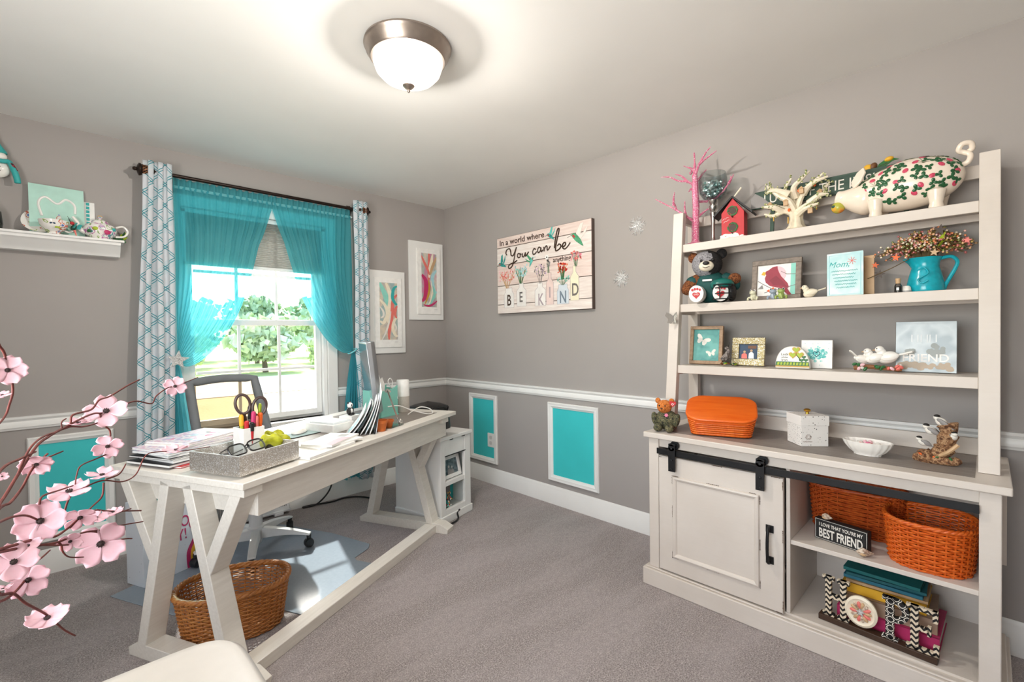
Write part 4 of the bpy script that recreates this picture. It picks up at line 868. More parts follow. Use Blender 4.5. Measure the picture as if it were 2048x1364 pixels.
# ---------------------------------------------------------------- inside the cabinet
def wicker(o, a0, b0, a1, b1, h, rows, ribs, mat, lean=0, rim=.009, pw=2.4, th=.0034, ribm=None):
    """oval basket: woven strands going round stakes, braided rim"""
    def pt(ang, t_, off=0):
        a = a0+(a1-a0)*t_+off; b = b0+(b1-b0)*t_+off; c, s = cos(ang), sin(ang); e = 2/pw
        return Vector((math.copysign(abs(c)**e, c)*a+lean*t_, math.copysign(abs(s)**e, s)*b, h*t_))
    m = MB(); N = ribs*4
    for k in range(rows):
        t_ = (k+.5)/rows
        m.tube([pt(2*pi*i/N, t_, .0042*cos(pi*(i/2+k)/1.0 if 0 else pi*(i*ribs/N*1.0)+pi*k)) for i in range(N)], th*h/rows/.0075*.95, 5, closed=True)
    m.build('weave', mat, o, smooth=60)['kind'] = 'stuff'
    m = MB()
    for i in range(ribs): m.tube([pt(2*pi*(i+.0)/ribs, t_) for t_ in (0, .5, 1)], .003, 5)
    m.build('stakes', ribm or mat, o)
    for j in range(3):
        N2 = ribs*4; MB().tube([pt(2*pi*i/N2, 1.0)+Vector((0, 0, rim*.55*sin(2*pi*(i*ribs/N2/2.0+j/3))))+(pt(2*pi*i/N2, 1, rim*.6*cos(2*pi*(i*ribs/N2/2.0+j/3)))-pt(2*pi*i/N2, 1)) for i in range(N2)], rim*.62, 6, closed=True).build('rim_strand', mat, o, smooth=60)
    N = 40; MB().prism([tuple(pt(2*pi*i/N, 0)[:2]) for i in range(N)], .005).build('bottom', ribm or mat, o)
def M_wicker(name, a, b, c):
    t = NT(name); co = t.co(); f = t.noise(co, 55, 4, .7); g = t.noise(co, 9, 2)
    t.done(t.bsdf(t.mix(t.math('MULTIPLY', g, .5), t.ramp(f, [(.3, a), (.5, b), (.7, c)]), lin(b)), .42, 0, t.noise(t.co('Object', (40, 40, 200)), 20, 3), .3, .001))
M_wicker('wicker_orange', '#b7470e', '#d9621b', '#ea8236'); M_wicker('wicker_rust', '#8f3510', '#b54e1a', '#c96a2c'); M_wicker('wicker_brown', '#8a4f22', '#b26f35', '#cb904f')
o = item('wicker_basket', 'rust brown wicker basket at the back of the cabinet shelf', 'basket', -.18, -3.18, .405, 0); wicker(o, .15, .085, .165, .095, .185, 21, 30, 'wicker_rust', rim=.006, pw=4)
o = item('wicker_basket', 'bright orange oval wicker basket at the front of the shelf', 'basket', -.33, -3.425, .405, 0); wicker(o, .115, .125, .13, .14, .165, 19, 30, 'wicker_orange', rim=.008, pw=2.6)
# wooden word block with two shells
o = item('word_block', 'black wooden block sign I LOVE THAT YOU\'RE MY BEST FRIEND', 'sign', -.41, -3.162, .405, -14)
MB().box(-.095, .095, 0, .03, 0, .085).build('block', M('sign_black', '#1b1a1a', .6, var=.2, scale=60), o, bevel=.001)
m = MB()
for (a, b, c2, e) in ((-.092, -.0908, .003, .082), (.0908, .092, .003, .082), (-.092, .092, .003, .0042), (-.092, .092, .0808, .082)): m.box(a, b, -.0006, 0, c2, e)
m.build('printed_border', 'c_offwhite', o, smooth=0)
text('lettering', "I LOVE THAT YOU'RE MY", .0195, 'c_offwhite', o, (0, -.0002, .056), (R(90), 0, 0), sx=.72, bold=.0004); text('lettering', 'BEST FRIEND', .05, 'c_offwhite', o, (0, -.0002, .012), (R(90), 0, 0), sx=.55, bold=.0012)
def shell(name, label, x, y, z, s, turn):
    o = item(name, label, 'shell', x, y, z, turn); pts = [(.022*s*cos(.9*k)*(1-k/16), -.011*s+.0*k, .014*s+.006*s*sin(k)) for k in range(2)]
    prof = [(0, -.022*s), (.006*s, -.016*s), (.013*s, -.004*s), (.011*s, .002*s), (.0095*s, .003*s), (.0075*s, .01*s), (.006*s, .0105*s), (.004*s, .017*s), (.0, .023*s)]
    MB().lathe(prof, 22, rotm(0, R(90), 0), (0, 0, .0125*s), wob=lambda a: 1+.14*sin(6*a)).build('shell_whorl', M_patch('shell_glaze', ['#7d6250', '#b39a85', '#d6c4b0'], 120, .4, .3, 'LINEAR'), o, smooth=60)
    MB().ell((-.006*s, -.0105*s, .009*s), (.008*s, .003*s, .004*s), None, 10, 6).build('shell_mouth', 'c_tan', o)
shell('seashell', 'grey brown seashell in front of the black block sign', -.455, -3.248, .405, 1.25, 20); shell('seashell', 'small seashell lying on top of the black block sign', -.395, -3.115, .491, 1.0, -20)
# stack of books behind the HOPE sign
zz = .1012
def book(label, x, y, z, w_, d_, h, turn, cover, page='c_cream', title=None):
    o = item('book', label, 'book', x, y, z, turn, 'books stacked in the cabinet')
    MB().box(-w_/2+.003, w_/2-.004, -d_/2+.0035, d_/2-.004, .0025, h-.0025).build('pages', page, o, smooth=0)
    MB().box(-w_/2, w_/2, -d_/2, d_/2, 0, .0025).box(-w_/2, w_/2, -d_/2, d_/2, h-.0025, h).box(-w_/2, w_/2, -d_/2, -d_/2+.003, 0, h).build('cover', cover, o, bevel=.0008)
    if title: text('lettering', title, min(h*.55, .014), 'c_offwhite', o, (-w_*.12, -d_/2-.0004, h*.28), (R(90), 0, 0))
    return o
for lb, w_, d_, h, tn, cv, ti, dx in [
    ('large crimson book at the bottom of the stack', .31, .25, .05, -2, 'c_magenta', None, .005), ('thick tan book above the crimson one', .29, .23, .055, 2, M('book_tan', '#a88d78', .6), None, 0), ('thick yellow book in the middle of the stack', .26, .2, .038, -1, 'c_yellow', None, -.01),
    ('thin cream paperback on the yellow book', .25, .19, .012, 1, 'c_tan', None, -.005), ('blue teal paperback in the upper stack', .245, .185, .014, -2, M('book_blue', '#2b6f83', .5), None, -.012), ('dark teal paperback second from the top', .245, .18, .012, 2, M('book_teal', '#1d5f66', .5), None, -.008), ('green teal paperback topmost of the stack', .24, .175, .014, -3, M('book_green', '#176a6a', .5), 'GUIDE', -.015)]:
    book(lb, -.26, -3.3-dx, zz, w_, d_, h, tn, cv, 'c_offwhite', None); zz += h+.0006
# HOPE letters on a base
t = NT('chevron'); co = t.co(); sx_ = t.n('SeparateXYZ'); t.l(co, sx_.inputs[0])
tri = t.math('PINGPONG', sx_.outputs[0], .011); f = t.math('LESS_THAN', t.math('FRACT', t.math('DIVIDE', t.math('ADD', sx_.outputs[1], tri), .02)), .52)
t.done(t.bsdf(t.mix(f, lin('#141212'), lin('#d9c9b0')), .6))
t = NT('lattice_print'); co = t.co(); sx_ = t.n('SeparateXYZ'); t.l(co, sx_.inputs[0])
a_ = t.math('ABSOLUTE', t.math('SINE', t.math('MULTIPLY', t.math('ADD', sx_.outputs[0], sx_.outputs[1]), 95))); b_ = t.math('ABSOLUTE', t.math('SINE', t.math('MULTIPLY', t.math('SUBTRACT', sx_.outputs[0], sx_.outputs[1]), 95)))
f = t.math('LESS_THAN', t.math('ABSOLUTE', t.math('SUBTRACT', t.math('MULTIPLY', a_, b_), .3)), .13)
t.done(t.bsdf(t.mix(f, lin('#141212'), lin('#e6e0d4')), .6))
o = panel_thing('hope_sign', 'wooden HOPE word sign with patterned letters and shell rosette', 'sign', -.44, -3.277, .1012, 0, -5)
MB().box(-.18, .18, 0, .022, -.015, .025).build('base', 'c_dbrown', o, bevel=.002)
def slab(poly_list, nm, mat, ox):
    m = MB()
    for pl_ in poly_list: m.prism([(x+ox, y) for x, y in pl_], .016)
    return m.build(nm, mat, o)
rc = lambda a, b, c2, e: [(a, c2), (b, c2), (b, e), (a, e)]
slab([rc(-.028, -.008, .022, .18), rc(.022, .042, .022, .18), rc(-.008, .022, .095, .112), rc(-.038, .002, .165, .18), rc(.012, .052, .165, .18), rc(-.038, .002, .022, .034), rc(.012, .052, .022, .034)], 'letter_h', 'chevron', -.13)
MB().lathe([(0, 0), (.046, .0), (.052, .004), (.052, .012), (.044, .017), (.036, .012), (0, .01)], 36, None, (-.04, .085, .004), sx=1, sy=1.12).build('letter_o', 'c_cream', o)
q = random.Random(17)
for k in range(14): a = k*2*pi/14; MB().ell((-.04+.022*cos(a), .085+.026*sin(a), .018), (.014, .007, .006), rotm(0, 0, a), 8, 5).build('shell_petal', ('c_tan', 'c_coral', 'shell_glaze')[k % 3], o)
MB().prism(star(.016, .006, 5), .008, None, (-.04, .085, .016)).build('star_centre', 'silver_glitter', o)
bowl = [(.0, .09), (.0, .108)]
po = circ(.045, 18, 0, .135, None, -pi/2, pi/2); pi_ = circ(.024, 18, 0, .135, None, -pi/2, pi/2)
slab([rc(-.03, -.006, .022, .18), rc(-.042, .006, .022, .034), rc(-.04, 0, .166, .18)]+[[(po[i][0]-.006, po[i][1]), (po[i+1][0]-.006, po[i+1][1]), (pi_[i+1][0]-.006, pi_[i+1][1]), (pi_[i][0]-.006, pi_[i][1])] for i in range(17)], 'letter_p', 'lattice_print', .065)
slab([rc(-.022, 0, .022, .18), rc(-.034, .05, .165, .18), rc(-.034, .055, .022, .036), rc(0, .03, .095, .11), rc(.038, .052, .14, .18), rc(.04, .055, .022, .06), rc(.024, .034, .085, .12)], 'letter_e', 'chevron', .128)

# ================================================================ curtains and blind
t = NT('lattice_curtain'); uv = t.n('UVMap', uv_map='uv').outputs[0]; s = t.n('SeparateXYZ'); t.l(uv, s.inputs[0])
def lines(a):
    fr = t.math('FRACT', a); d1 = t.math('ABSOLUTE', t.math('SUBTRACT', fr, .44)); d2 = t.math('ABSOLUTE', t.math('SUBTRACT', fr, .56))
    return t.math('LESS_THAN', t.math('MINIMUM', d1, d2), .022)
up = t.math('ADD', t.math('DIVIDE', s.outputs[0], .1), t.math('DIVIDE', s.outputs[1], .125)); um = t.math('SUBTRACT', t.math('DIVIDE', s.outputs[0], .1), t.math('DIVIDE', s.outputs[1], .125))
f = t.math('MAXIMUM', lines(up), lines(um))
wash = t.math('GREATER_THAN', t.math('SINE', t.math('MULTIPLY', um, pi)), .55)
col = t.mix(f, t.mix(t.math('MULTIPLY', wash, .18), lin('#eef1f5'), lin('#b5dfe4')), lin('#52abb8'))
d_ = t.n('BsdfDiffuse'); tr_ = t.n('BsdfTranslucent'); t.l(col, d_.inputs[0]); t.l(col, tr_.inputs[0]); mx = t.n('MixShader'); mx.inputs[0].default_value = .35
t.l(d_.outputs[0], mx.inputs[1]); t.l(tr_.outputs[0], mx.inputs[2]); t.done(mx)
M('rod_bronze', '#2a1d17', .35, .6, var=.2, bump=.2); M('finial_copper', '#8a5a3a', .4, .5, var=.3, scale=90)
RY, RZ = -.085, 2.262
rod = thing('curtain_rod', 'dark bronze curtain rod with cage finials above the window', 'curtain rod', (-1.54, RY, RZ))
MB().tube([(-.66, 0, 0), (.66, 0, 0)], .0115, 12).build('rod', 'rod_bronze', rod)
MB().tube([(-.2, 0, .0), (-.18, 0, 0)], .0125, 12).build('rod_joint', 'rod_bronze', rod)
for s_ in (-1, 1):
    m = MB().lathe([(0, 0), (.016, 0), (.024, .012), (.03, .02), (.03, .06), (.036, .066), (.036, .074), (.024, .08), (.01, .084), (.012, .094), (.008, .102), (0, .104)], 24, rotm(0, R(90*s_), 0), (s_*.645, 0, 0)); fn = m.build('finial', 'rod_bronze', rod)
    for k in range(12):
        for h_ in (-1, 1): MB().tube([Vector((s_*(.667+.036*q/5), .0312*cos(k*pi/6+h_*q*.2), .0312*sin(k*pi/6+h_*q*.2))) for q in range(6)], .0016, 4).build('lattice_wire', 'finial_copper', fn)
    MB().box(s_*.6-.008, s_*.6+.008, 0, .083, -.012, .012).box(s_*.6-.016, s_*.6+.016, .076, .084, -.04, .04).build('bracket', 'rod_bronze', rod, bevel=.002)
def drape(name, label, xa_top, xb_top, xa_bot, xb_bot, ztop, zbot, y0, folds, amp, mat, cloth_w, seed):
    q = random.Random(seed); ph = [q.uniform(0, 6) for _ in range(4)]
    o = thing(name, label, 'curtain', ((xa_top+xb_top)/2, y0, zbot)); NU, NV = folds*12+1, 70; ox = (xa_top+xb_top)/2
    def fn(u, v):
        z = ztop+(zbot-ztop)*v; k = min(1, v*1.3); xa = xa_top+(xa_bot-xa_top)*k; xb = xb_top+(xb_bot-xb_top)*k
        a = amp*(.55+.45*min(1, v*3)); w_ = u*folds*2*pi+ph[0]+.5*sin(v*3+ph[1])
        x = xa+(xb-xa)*u+.006*sin(w_*2+ph[2])+.004*sin(v*9+u*5)
        y = a*sin(w_)+.3*a*sin(w_*.5+ph[3]+v*2)+.004*sin(v*14+ph[2])
        return Vector((x-ox, y, z-zbot))
    MB().grid(fn, NU, NV, uvf=lambda u, v: (u*cloth_w, (zbot-ztop)*v)).build('panel', mat, o, smooth=80, fixn=False, solid=.0015)
    return o
drape('patterned_curtain', 'white curtain with teal lattice pattern, left of the window', -2.236, -2.092, -2.298, -2.108, 2.318, .13, RY-.024, 3, .019, 'lattice_curtain', .21, 3)
drape('patterned_curtain', 'white curtain with teal lattice pattern, right of the window', -.944, -.822, -.925, -.815, 2.33, .13, RY-.024, 3, .019, 'lattice_curtain', .17, 8)
# sheer curtains on their own slim rod
M_cloth('sheer_turquoise', '#3fcbd8', .38, .6, '#9be6ee', 900)
M('slim_rod_white', '#dfe6e6', .4)
tag(MB().tube([(-2.1, -.045, 2.205), (-.93, -.045, 2.205)], .006, 8).build('sheer_rod', 'slim_rod_white'), 'thin white rod carrying the turquoise sheers', 'curtain rod')
def sheer(name, label, xo, xi, tie, side, seed, edge):
    """xo outer edge, xi inner edge at the top; tie = tie-back point; hangs on below the tie"""
    q = random.Random(seed); o = thing(name, label, 'curtain', (xo, -.05, .14)); base = Vector((xo, -.05, .14)); sg = 1 if xi > xo else -1
    tie = Vector(tie); F = 17; NU, NV = F*8+1, 54; ph = q.uniform(0, 6)
    def fold(u): return sin(u*F*2*pi+ph+2.2*sin(u*7+ph))
    E_ = catmull([(x, 0, z) for x, z in edge], 8)
    def upper(u, v):
        k = v*(len(E_)-1); i = min(int(k), len(E_)-2); e = E_[i].lerp(E_[i+1], k-i); g = u**(1-.25*sin(pi*v))
        ou = Vector((xo+(tie.x-xo)*v**1.5, 0, 2.205+(tie.z-2.205)*v)); p_ = ou.lerp(e, g)
        top = Vector((xo+(xi-xo)*u, 0, 2.205)); w_ = max(0, 1-v*5); p_ = p_*(1-w_)+Vector((top.x, 0, p_.z))*w_
        am = .014*(.45+.55*sin(pi*min(1, v*1.15)))
        p_.y = -.05-.035*v+am*fold(u)*(1-.6*v)-.014*v*(1-u)+.014*sin(u*5)*v*(1-v); p_.x += .005*(1-v)*sin(u*F*pi+v*4)
        return p_-base
    MB().grid(upper, NU, NV).build('swag', 'sheer_turquoise', o, smooth=80, fixn=False)
    def header(u, v): return Vector((xo+(xi-xo)*u, -.05+(.004+.01*v)*fold(u*1.0), 2.198+.06*v+.006*sin(u*90+ph)*v))-base
    MB().grid(header, NU, 5).build('ruffled_header', 'sheer_turquoise', o, smooth=80, fixn=False)
    MB().box(min(xo, xi), max(xo, xi), -.053, -.037, 2.195, 2.213, None, -base).build('rod_pocket', M_cloth('sheer_hem', '#6fd0d6', .1, .5, '#a9eef2', 900) if 'sheer_hem' not in MATS else 'sheer_hem', o)
    def lower(u, v):
        spread = .012+.085*min(1, v*1.4)**.8; x = tie.x-sg*.01+sg*(u-.35)*spread*1.7; z = tie.z-.0+(.16-tie.z)*v
        return Vector((x, tie.y+.022*sin(u*5*2*pi+ph)*min(1, v*3+.25), z+.01*sin(u*20)*v))-base
    MB().grid(lower, 61, 40).build('tail', 'sheer_turquoise', o, smooth=80, fixn=False)
    return o
sheer('sheer_curtain', 'turquoise sheer curtain swept to the left tie-back', -2.092, -1.518, (-2.095, -.085, 1.135), 1, 2, [(-1.518, 2.205), (-1.561, 2.114), (-1.603, 1.935), (-1.644, 1.76), (-1.687, 1.604), (-1.729, 1.478), (-1.784, 1.357), (-1.85, 1.252), (-1.924, 1.164), (-1.996, 1.106), (-2.054, 1.091), (-2.095, 1.13)])
sheer('sheer_curtain', 'turquoise sheer curtain swept to the right tie-back', -.945, -1.522, (-.965, -.085, 1.15), -1, 5, [(-1.52, 2.205), (-1.489, 2.126), (-1.446, 1.956), (-1.398, 1.783), (-1.349, 1.606), (-1.298, 1.481), (-1.238, 1.36), (-1.166, 1.247), (-1.078, 1.161), (-1.019, 1.135), (-.968, 1.15)])
o = thing('star_tieback', 'silver glitter star tie-back holding the left sheer', 'tie-back', (-2.098, -.1, 1.135)); o.rotation_euler = (R(90), 0, 0)
MB().prism(star(.062, .026, 5, .2), .012, None, (0, 0, .018)).build('star', 'silver_glitter', o, bevel=.003); MB().tube([(.028*cos(a), .012*sin(a)*.6, .028*sin(a)*1.0) for a in [2*pi*i/16 for i in range(16)]], .004, 6, closed=True).build('band', 'silver_glitter', o)
o = thing('cord_tieback', 'pale turquoise cord tie-back holding the right sheer', 'tie-back', (-.965, -.085, 1.15))
MB().tube([(.032*cos(a), .034*sin(a), .02*cos(a)) for a in [2*pi*i/20 for i in range(20)]], .005, 7, closed=True).build('cord', M('cord_aqua', '#7fd3da', .7), o)
MB().tube(catmull([(.025, 0, .015), (.05, .02, .03), (.075, .05, .04)], 4), .004, 6).build('hook_loop', 'cord_aqua', o)
# pleated shade drawn half way up
M_cloth('shade_fabric', '#b5b3ad', .05, .3, '#ffffff', 500)
o = thing('pleated_shade', 'grey pleated window shade raised half way up', 'window shade', (-1.59, .012, 1.74))
PL = 26; zt = .33
def pleat(u, v): k = v*PL*2; tri = abs((k % 2)-1); return Vector(((u-.5)*.9, .012*tri-.006, .02+zt*(1-v)))
MB().grid(pleat, 2, PL*2+1).build('pleated_fabric', 'shade_fabric', o, smooth=0, fixn=False, solid=.0006)
MB().box(-.45, .45, -.012, .012, 0, .02).build('bottom_rail', 'vinyl_white', o, bevel=.003); MB().box(-.455, .455, -.018, .02, .35, .356).build('head_rail', 'vinyl_white', o)

# ================================================================ art on the walls
def wall_art(label, x0, x1, z0, z1, art):
    w_, h = x1-x0, z1-z0; o = thing('wall_art', label, 'picture', (x0, -.001, z0)); o.rotation_euler = BW
    MB().box(0, w_, 0, h, 0, .018).build('backing_board', 'white_trim', o, bevel=.002)
    iw, ih = w_*.68, h*.84; a, b = (w_-iw)/2+w_*.05, (h-ih)/2-.005
    MB().box(a, a+iw, b, b+ih, .018, .03).build('raised_panel', 'c_white', o, bevel=.001)
    pw, phh = iw*.66, ih*.82; px, py = a+(iw-pw)/2, b+ih*.11
    MB().box(px, px+pw, py, py+phh, .03, .0306).build('print', art[0], o, smooth=0)
    for i, (pts, wd, mt) in enumerate(art[1]):
        C_ = catmull([(x*pw+px, y*phh+py, 0) for x, y in pts], 8); L = []; Rr = []
        for k, p_ in enumerate(C_):
            tg = (C_[min(k+1, len(C_)-1)]-C_[max(k-1, 0)]).normalized(); nn = Vector((-tg.y, tg.x, 0)); ww = wd*(.35+.65*sin(pi*min(1, max(.06, k/(len(C_)-1)))))*pw
            cl = lambda v: Vector((min(px+pw, max(px, v.x)), min(py+phh, max(py, v.y)), .0306+.00025*(i+1)))
            L.append(cl(p_+nn*ww)); Rr.append(cl(p_-nn*ww))
        n = len(L); MB().add(L+Rr, [(k, k+1, n+k+1, n+k) for k in range(n-1)]).build('painted_ribbon', mt, o, smooth=0, solid=.0002)
    scr = MB().tube([(px+pw-.03+.004*k, py-.022+.003*(k % 2), .0306) for k in range(9)], .0006, 4).build('signature', 'c_black', o)
M_patch('print_a', ['#8fb9b0', '#b9b3ac', '#d9c9b4', '#9fb3b3'], 9, .6, .02, 'LINEAR'); M_patch('print_b', ['#cfa4b3', '#d8cdbf', '#a9b5ae', '#c78aa3'], 9, .6, .02, 'LINEAR')
wall_art('abstract swirl print on white board, lower one beside the curtain', -.815, -.445, 1.117, 1.813, ('print_a', [
    ([(0, 1), (.3, .8), (.5, .62), (.55, .45)], .16, 'c_mint'), ([(.35, 1), (.55, .85), (.62, .7), (.5, .5), (.45, .3)], .13, 'c_cream'), ([(1, .8), (.75, .7), (.7, .5), (.6, .3), (.5, .12), (.5, 0)], .11, 'c_coral'), ([(0, .7), (.3, .6), (.42, .45), (.2, .3), (0, .33)], .1, 'c_cream'), ([(0, .58), (.18, .5), (.2, .42), (.05, .38)], .06, 'c_offwhite'),
    ([(1, .4), (.8, .33), (.72, .2), (.85, .08), (1, .06)], .09, 'c_cream'), ([(1, .95), (.8, .9), (.72, .75), (.85, .65), (1, .62)], .09, 'c_teal'), ([(.1, 0), (.3, .12), (.5, .3), (.62, .5)], .05, 'c_offwhite'), ([(1, .6), (.9, .55), (.85, .45), (.95, .38)], .08, 'c_coral'), ([(.8, .3), (.9, .22), (.85, .14)], .05, 'c_offwhite')]))
wall_art('abstract swirl print on white board, upper one next to the corner', -.397, -.035, 1.404, 2.105, ('print_b', [
    ([(.5, 1), (.52, .8), (.5, .65), (.45, .5)], .12, 'c_coral'), ([(.75, 1), (.65, .82), (.55, .68), (.5, .55)], .12, 'c_cream'), ([(0, .95), (.2, .82), (.4, .7), (.52, .6)], .08, 'c_coral'), ([(1, .95), (.85, .85), (.65, .7), (.55, .6)], .09, 'c_tan'), ([(0, .6), (.25, .5), (.3, .35), (.2, .18), (0, .1)], .15, 'c_magenta'), ([(1, .7), (.75, .6), (.7, .45), (.85, .3), (1, .28)], .12, 'c_sky'),
    ([(.45, .5), (.5, .35), (.4, .2), (.2, .06)], .07, 'c_gold'), ([(.7, .4), (.85, .25), (.6, .1), (.3, .03)], .09, 'c_mint'), ([(.6, .5), (.68, .3), (.55, .12), (.4, .04)], .05, 'c_cream'), ([(1, .12), (.7, .05), (.4, .02), (.1, .04)], .06, 'c_magenta')]))
# plank-look canvas sign
o = thing('plank_canvas', 'wide canvas sign with jars, hummingbirds and the words BE KIND', 'sign', (-.001, -.768, 1.431)); o.rotation_euler = RW
SW, SH, SD = .935, .612, .038
M_wood('whitewashed_plank', '#d9c9c1', '#efe8e2', (1.5, 14, 14), .6, 4, .1); M_wood('rosy_plank', '#d5bdb4', '#e9dad2', (1.5, 14, 14), .6, 4, .1); M('plank_shadow', '#5f5049', .7)
MB().box(0, SW, 0, SH, 0, SD-.006).build('canvas_core', 'plank_shadow', o)
edges = [0, .073, .224, .39, .53, SH]
for k in range(5): MB().box(.001, SW-.001, edges[k]+.0025, edges[k+1]-.0025, SD-.008, SD).build('plank', ('whitewashed_plank', 'whitewashed_plank', 'rosy_plank', 'whitewashed_plank', 'rosy_plank')[k], o, bevel=.002)
d = SD+.0003
text('lettering', 'In a world where', .062, 'c_dbrown', o, (.03, .548, d), align='LEFT', sx=1.12, bold=.0011); text('lettering', 'anything', .05, 'c_dbrown', o, (.595, .352, d), align='LEFT', sx=.98, bold=.0009)
def ink(pts, ax, bx, sx, sy, th=.0052): MB().tube(catmull([(bx+(x-ax)*sx, .432+(y-.36)*sy, d+.0015) for x, y in pts], 5), th, 5).build('script_lettering', 'c_dbrown', o)
for L in ([(.098, .405), (.085, .43), (.1, .465), (.135, .47), (.15, .43), (.155, .395), (.18, .39), (.205, .43), (.225, .475)], [(.225, .475), (.205, .41), (.19, .34), (.165, .275), (.13, .255), (.115, .275), (.14, .3), (.2, .315), (.23, .33)], [(.265, .395), (.245, .4), (.235, .375), (.25, .355), (.27, .365), (.268, .393), (.285, .385)], [(.3, .395), (.298, .365), (.315, .355), (.33, .385), (.335, .395), (.335, .36), (.352, .37), (.375, .4)]): ink(L, .085, .106, .86, .72)
for L in ([(.445, .405), (.425, .415), (.41, .39), (.415, .365), (.435, .365), (.455, .385)], [(.5, .41), (.48, .42), (.465, .395), (.475, .37), (.495, .385), (.503, .412), (.505, .375), (.525, .39)], [(.535, .415), (.538, .375), (.545, .4), (.56, .42), (.57, .41), (.572, .38), (.585, .385), (.605, .41)]): ink(L, .41, .398, .9, .8)
for L in ([(.665, .385), (.675, .46), (.695, .54), (.71, .555), (.712, .53), (.69, .45), (.675, .37), (.69, .36), (.72, .375), (.73, .4), (.71, .415), (.695, .4)], [(.73, .395), (.755, .385), (.775, .4), (.77, .42), (.75, .41), (.748, .375), (.77, .362), (.8, .385), (.82, .41)]): ink(L, .665, .612, .93, .8)
M('jar_pink', '#e6cec7', .5); M('jar_blue', '#ccd5dd', .5); M('jar_cream', '#e9e2c6', .5); M('jar_clear', '#e9e5e1', .5); M('ink_grey', '#6d6764', .5); M('ink_mauve', '#a99aa0', .5); M('ink_blue', '#6f7d8c', .5)
for s_, x, y, mt in (('B', .134, .064, 'c_dbrown'), ('E', .267, .085, 'ink_grey'), ('K', .472, .05, 'ink_mauve'), ('I', .563, .1, 'ink_mauve'), ('N', .686, .055, 'ink_blue'), ('D', .795, .1, 'ink_grey')): text('lettering', s_, .122 if s_ in 'BKND' else .11, mt, o, (x, y, d+.0009), sx=.7, bold=.0018)
def jar(cx, y0, w_, h, neck, mat):
    pl_ = [(cx-w_/2, y0), (cx+w_/2, y0), (cx+w_/2, y0+h*.68), (cx+neck/2, y0+h*.82), (cx+neck/2, y0+h), (cx-neck/2, y0+h), (cx-neck/2, y0+h*.82), (cx-w_/2, y0+h*.68)]
    flat(o, 'painted_jar', pl_, mat, d)
    MB().tube([(x, y, d+.0007) for x, y in pl_], .0012, 4, closed=True).build('jar_outline', 'ink_mauve', o)
for a in ((.134, .046, .11, .155, .07, 'jar_clear'), (.272, .05, .1, .18, .045, 'jar_clear'), (.468, .045, .105, .17, .045, 'jar_clear'), (.563, .048, .07, .232, .026, 'jar_pink'), (.685, .046, .108, .14, .08, 'jar_blue'), (.79, .066, .075, .24, .026, 'jar_cream')): jar(*a)
q = random.Random(40)
def bunch(cx, y, w_, h, n, mats, leaf):
    st = MB()
    for k in range(n):
        a = q.uniform(-1, 1); top = (cx+a*w_/2, y+h*q.uniform(.55, 1)); st.tube([(cx+a*.01, y, d+.0005), (cx+a*w_*.25, y+h*.4, d+.0005), (*top, d+.0005)], .0009, 4)
    st.build('painted_stems', leaf, o)
    for k, mt in enumerate(mats):
        m = MB()
        for j in range(n+4): m.prism(circ(.006*q.uniform(.5, 1.2), 7, cx+q.uniform(-.5, .5)*w_, y+h*q.uniform(.4, 1), .009*q.uniform(.5, 1)), .0004, None, (0, 0, d+.0006+.0002*k))
        m.build('painted_petals', mt, o, smooth=0)['kind'] = 'stuff'
bunch(.115, .2, .18, .15, 30, ('c_palepink', 'c_coral'), 'c_tan'); bunch(.268, .225, .13, .14, 22, ('c_mint', 'c_sky'), 'c_green'); bunch(.47, .21, .12, .14, 14, ('c_lilac', 'ink_grey'), 'c_grey'); bunch(.55, .28, .03, .1, 6, ('ink_grey', 'c_grey'), 'c_green'); bunch(.684, .18, .12, .06, 14, ('c_mint',), 'c_green'); bunch(.684, .22, .085, .12, 26, ('c_orange', 'c_red'), 'c_green'); bunch(.805, .3, .09, .11, 16, ('c_pink', 'c_coral'), 'c_green')
flat(o, 'painted_daisy', star(.022, .012, 8, 0, .538, .396), 'c_white', d+.001); flat(o, 'painted_daisy_centre', circ(.006, 8, .538, .396), 'c_dbrown', d+.0022)
M('bird_teal', '#2f8f88', .5, var=.3, scale=60); M('bird_green', '#4f9a72', .5, var=.3, scale=60); M('bird_wing_aqua', '#5fb9b0', .5, var=.2, scale=60)
def hbird(cx, cy, s, rot, body, wing, fl=1):
    T_ = lambda L: [(cx+s*fl*(x*cos(rot)-y*sin(rot)), cy+s*(x*sin(rot)+y*cos(rot))) for x, y in L][::fl]
    flat(o, 'painted_wing', T_([(.0, .05), (.2, .2), (.45, .7), (.25, .68), (-.05, .3)]), wing, d+.0012); flat(o, 'painted_wing', T_([(.1, .05), (.35, .2), (.7, .5), (.5, .16), (.2, -.05)]), wing, d+.0016)
    flat(o, 'painted_hummingbird', T_([(-.35, .22), (-.3, .31), (-.2, .33), (-.08, .27), (.05, .12), (.2, -.1), (.32, -.45), (.2, -.38), (.05, -.25), (-.12, -.1), (-.24, .06)]), body, d+.002); MB().tube([(*T_([(-.33, .26)])[0], d+.002), (*T_([(-.62, .2)])[0], d+.002)], .0012, 4).build('painted_beak', 'c_dbrown', o)
    flat(o, 'painted_throat', T_([(-.3, .22), (-.22, .26), (-.12, .1), (-.2, .08)]), 'c_red', d+.0026)
hbird(.576, .545, .085, .25, 'bird_teal', 'bird_wing_aqua'); hbird(.82, .49, .14, .1, 'bird_green', 'c_offwhite'); hbird(.062, .395, .1, .5, 'bird_teal', 'bird_teal'); hbird(.381, .385, .085, -.2, 'bird_wing_aqua', 'bird_green', -1)
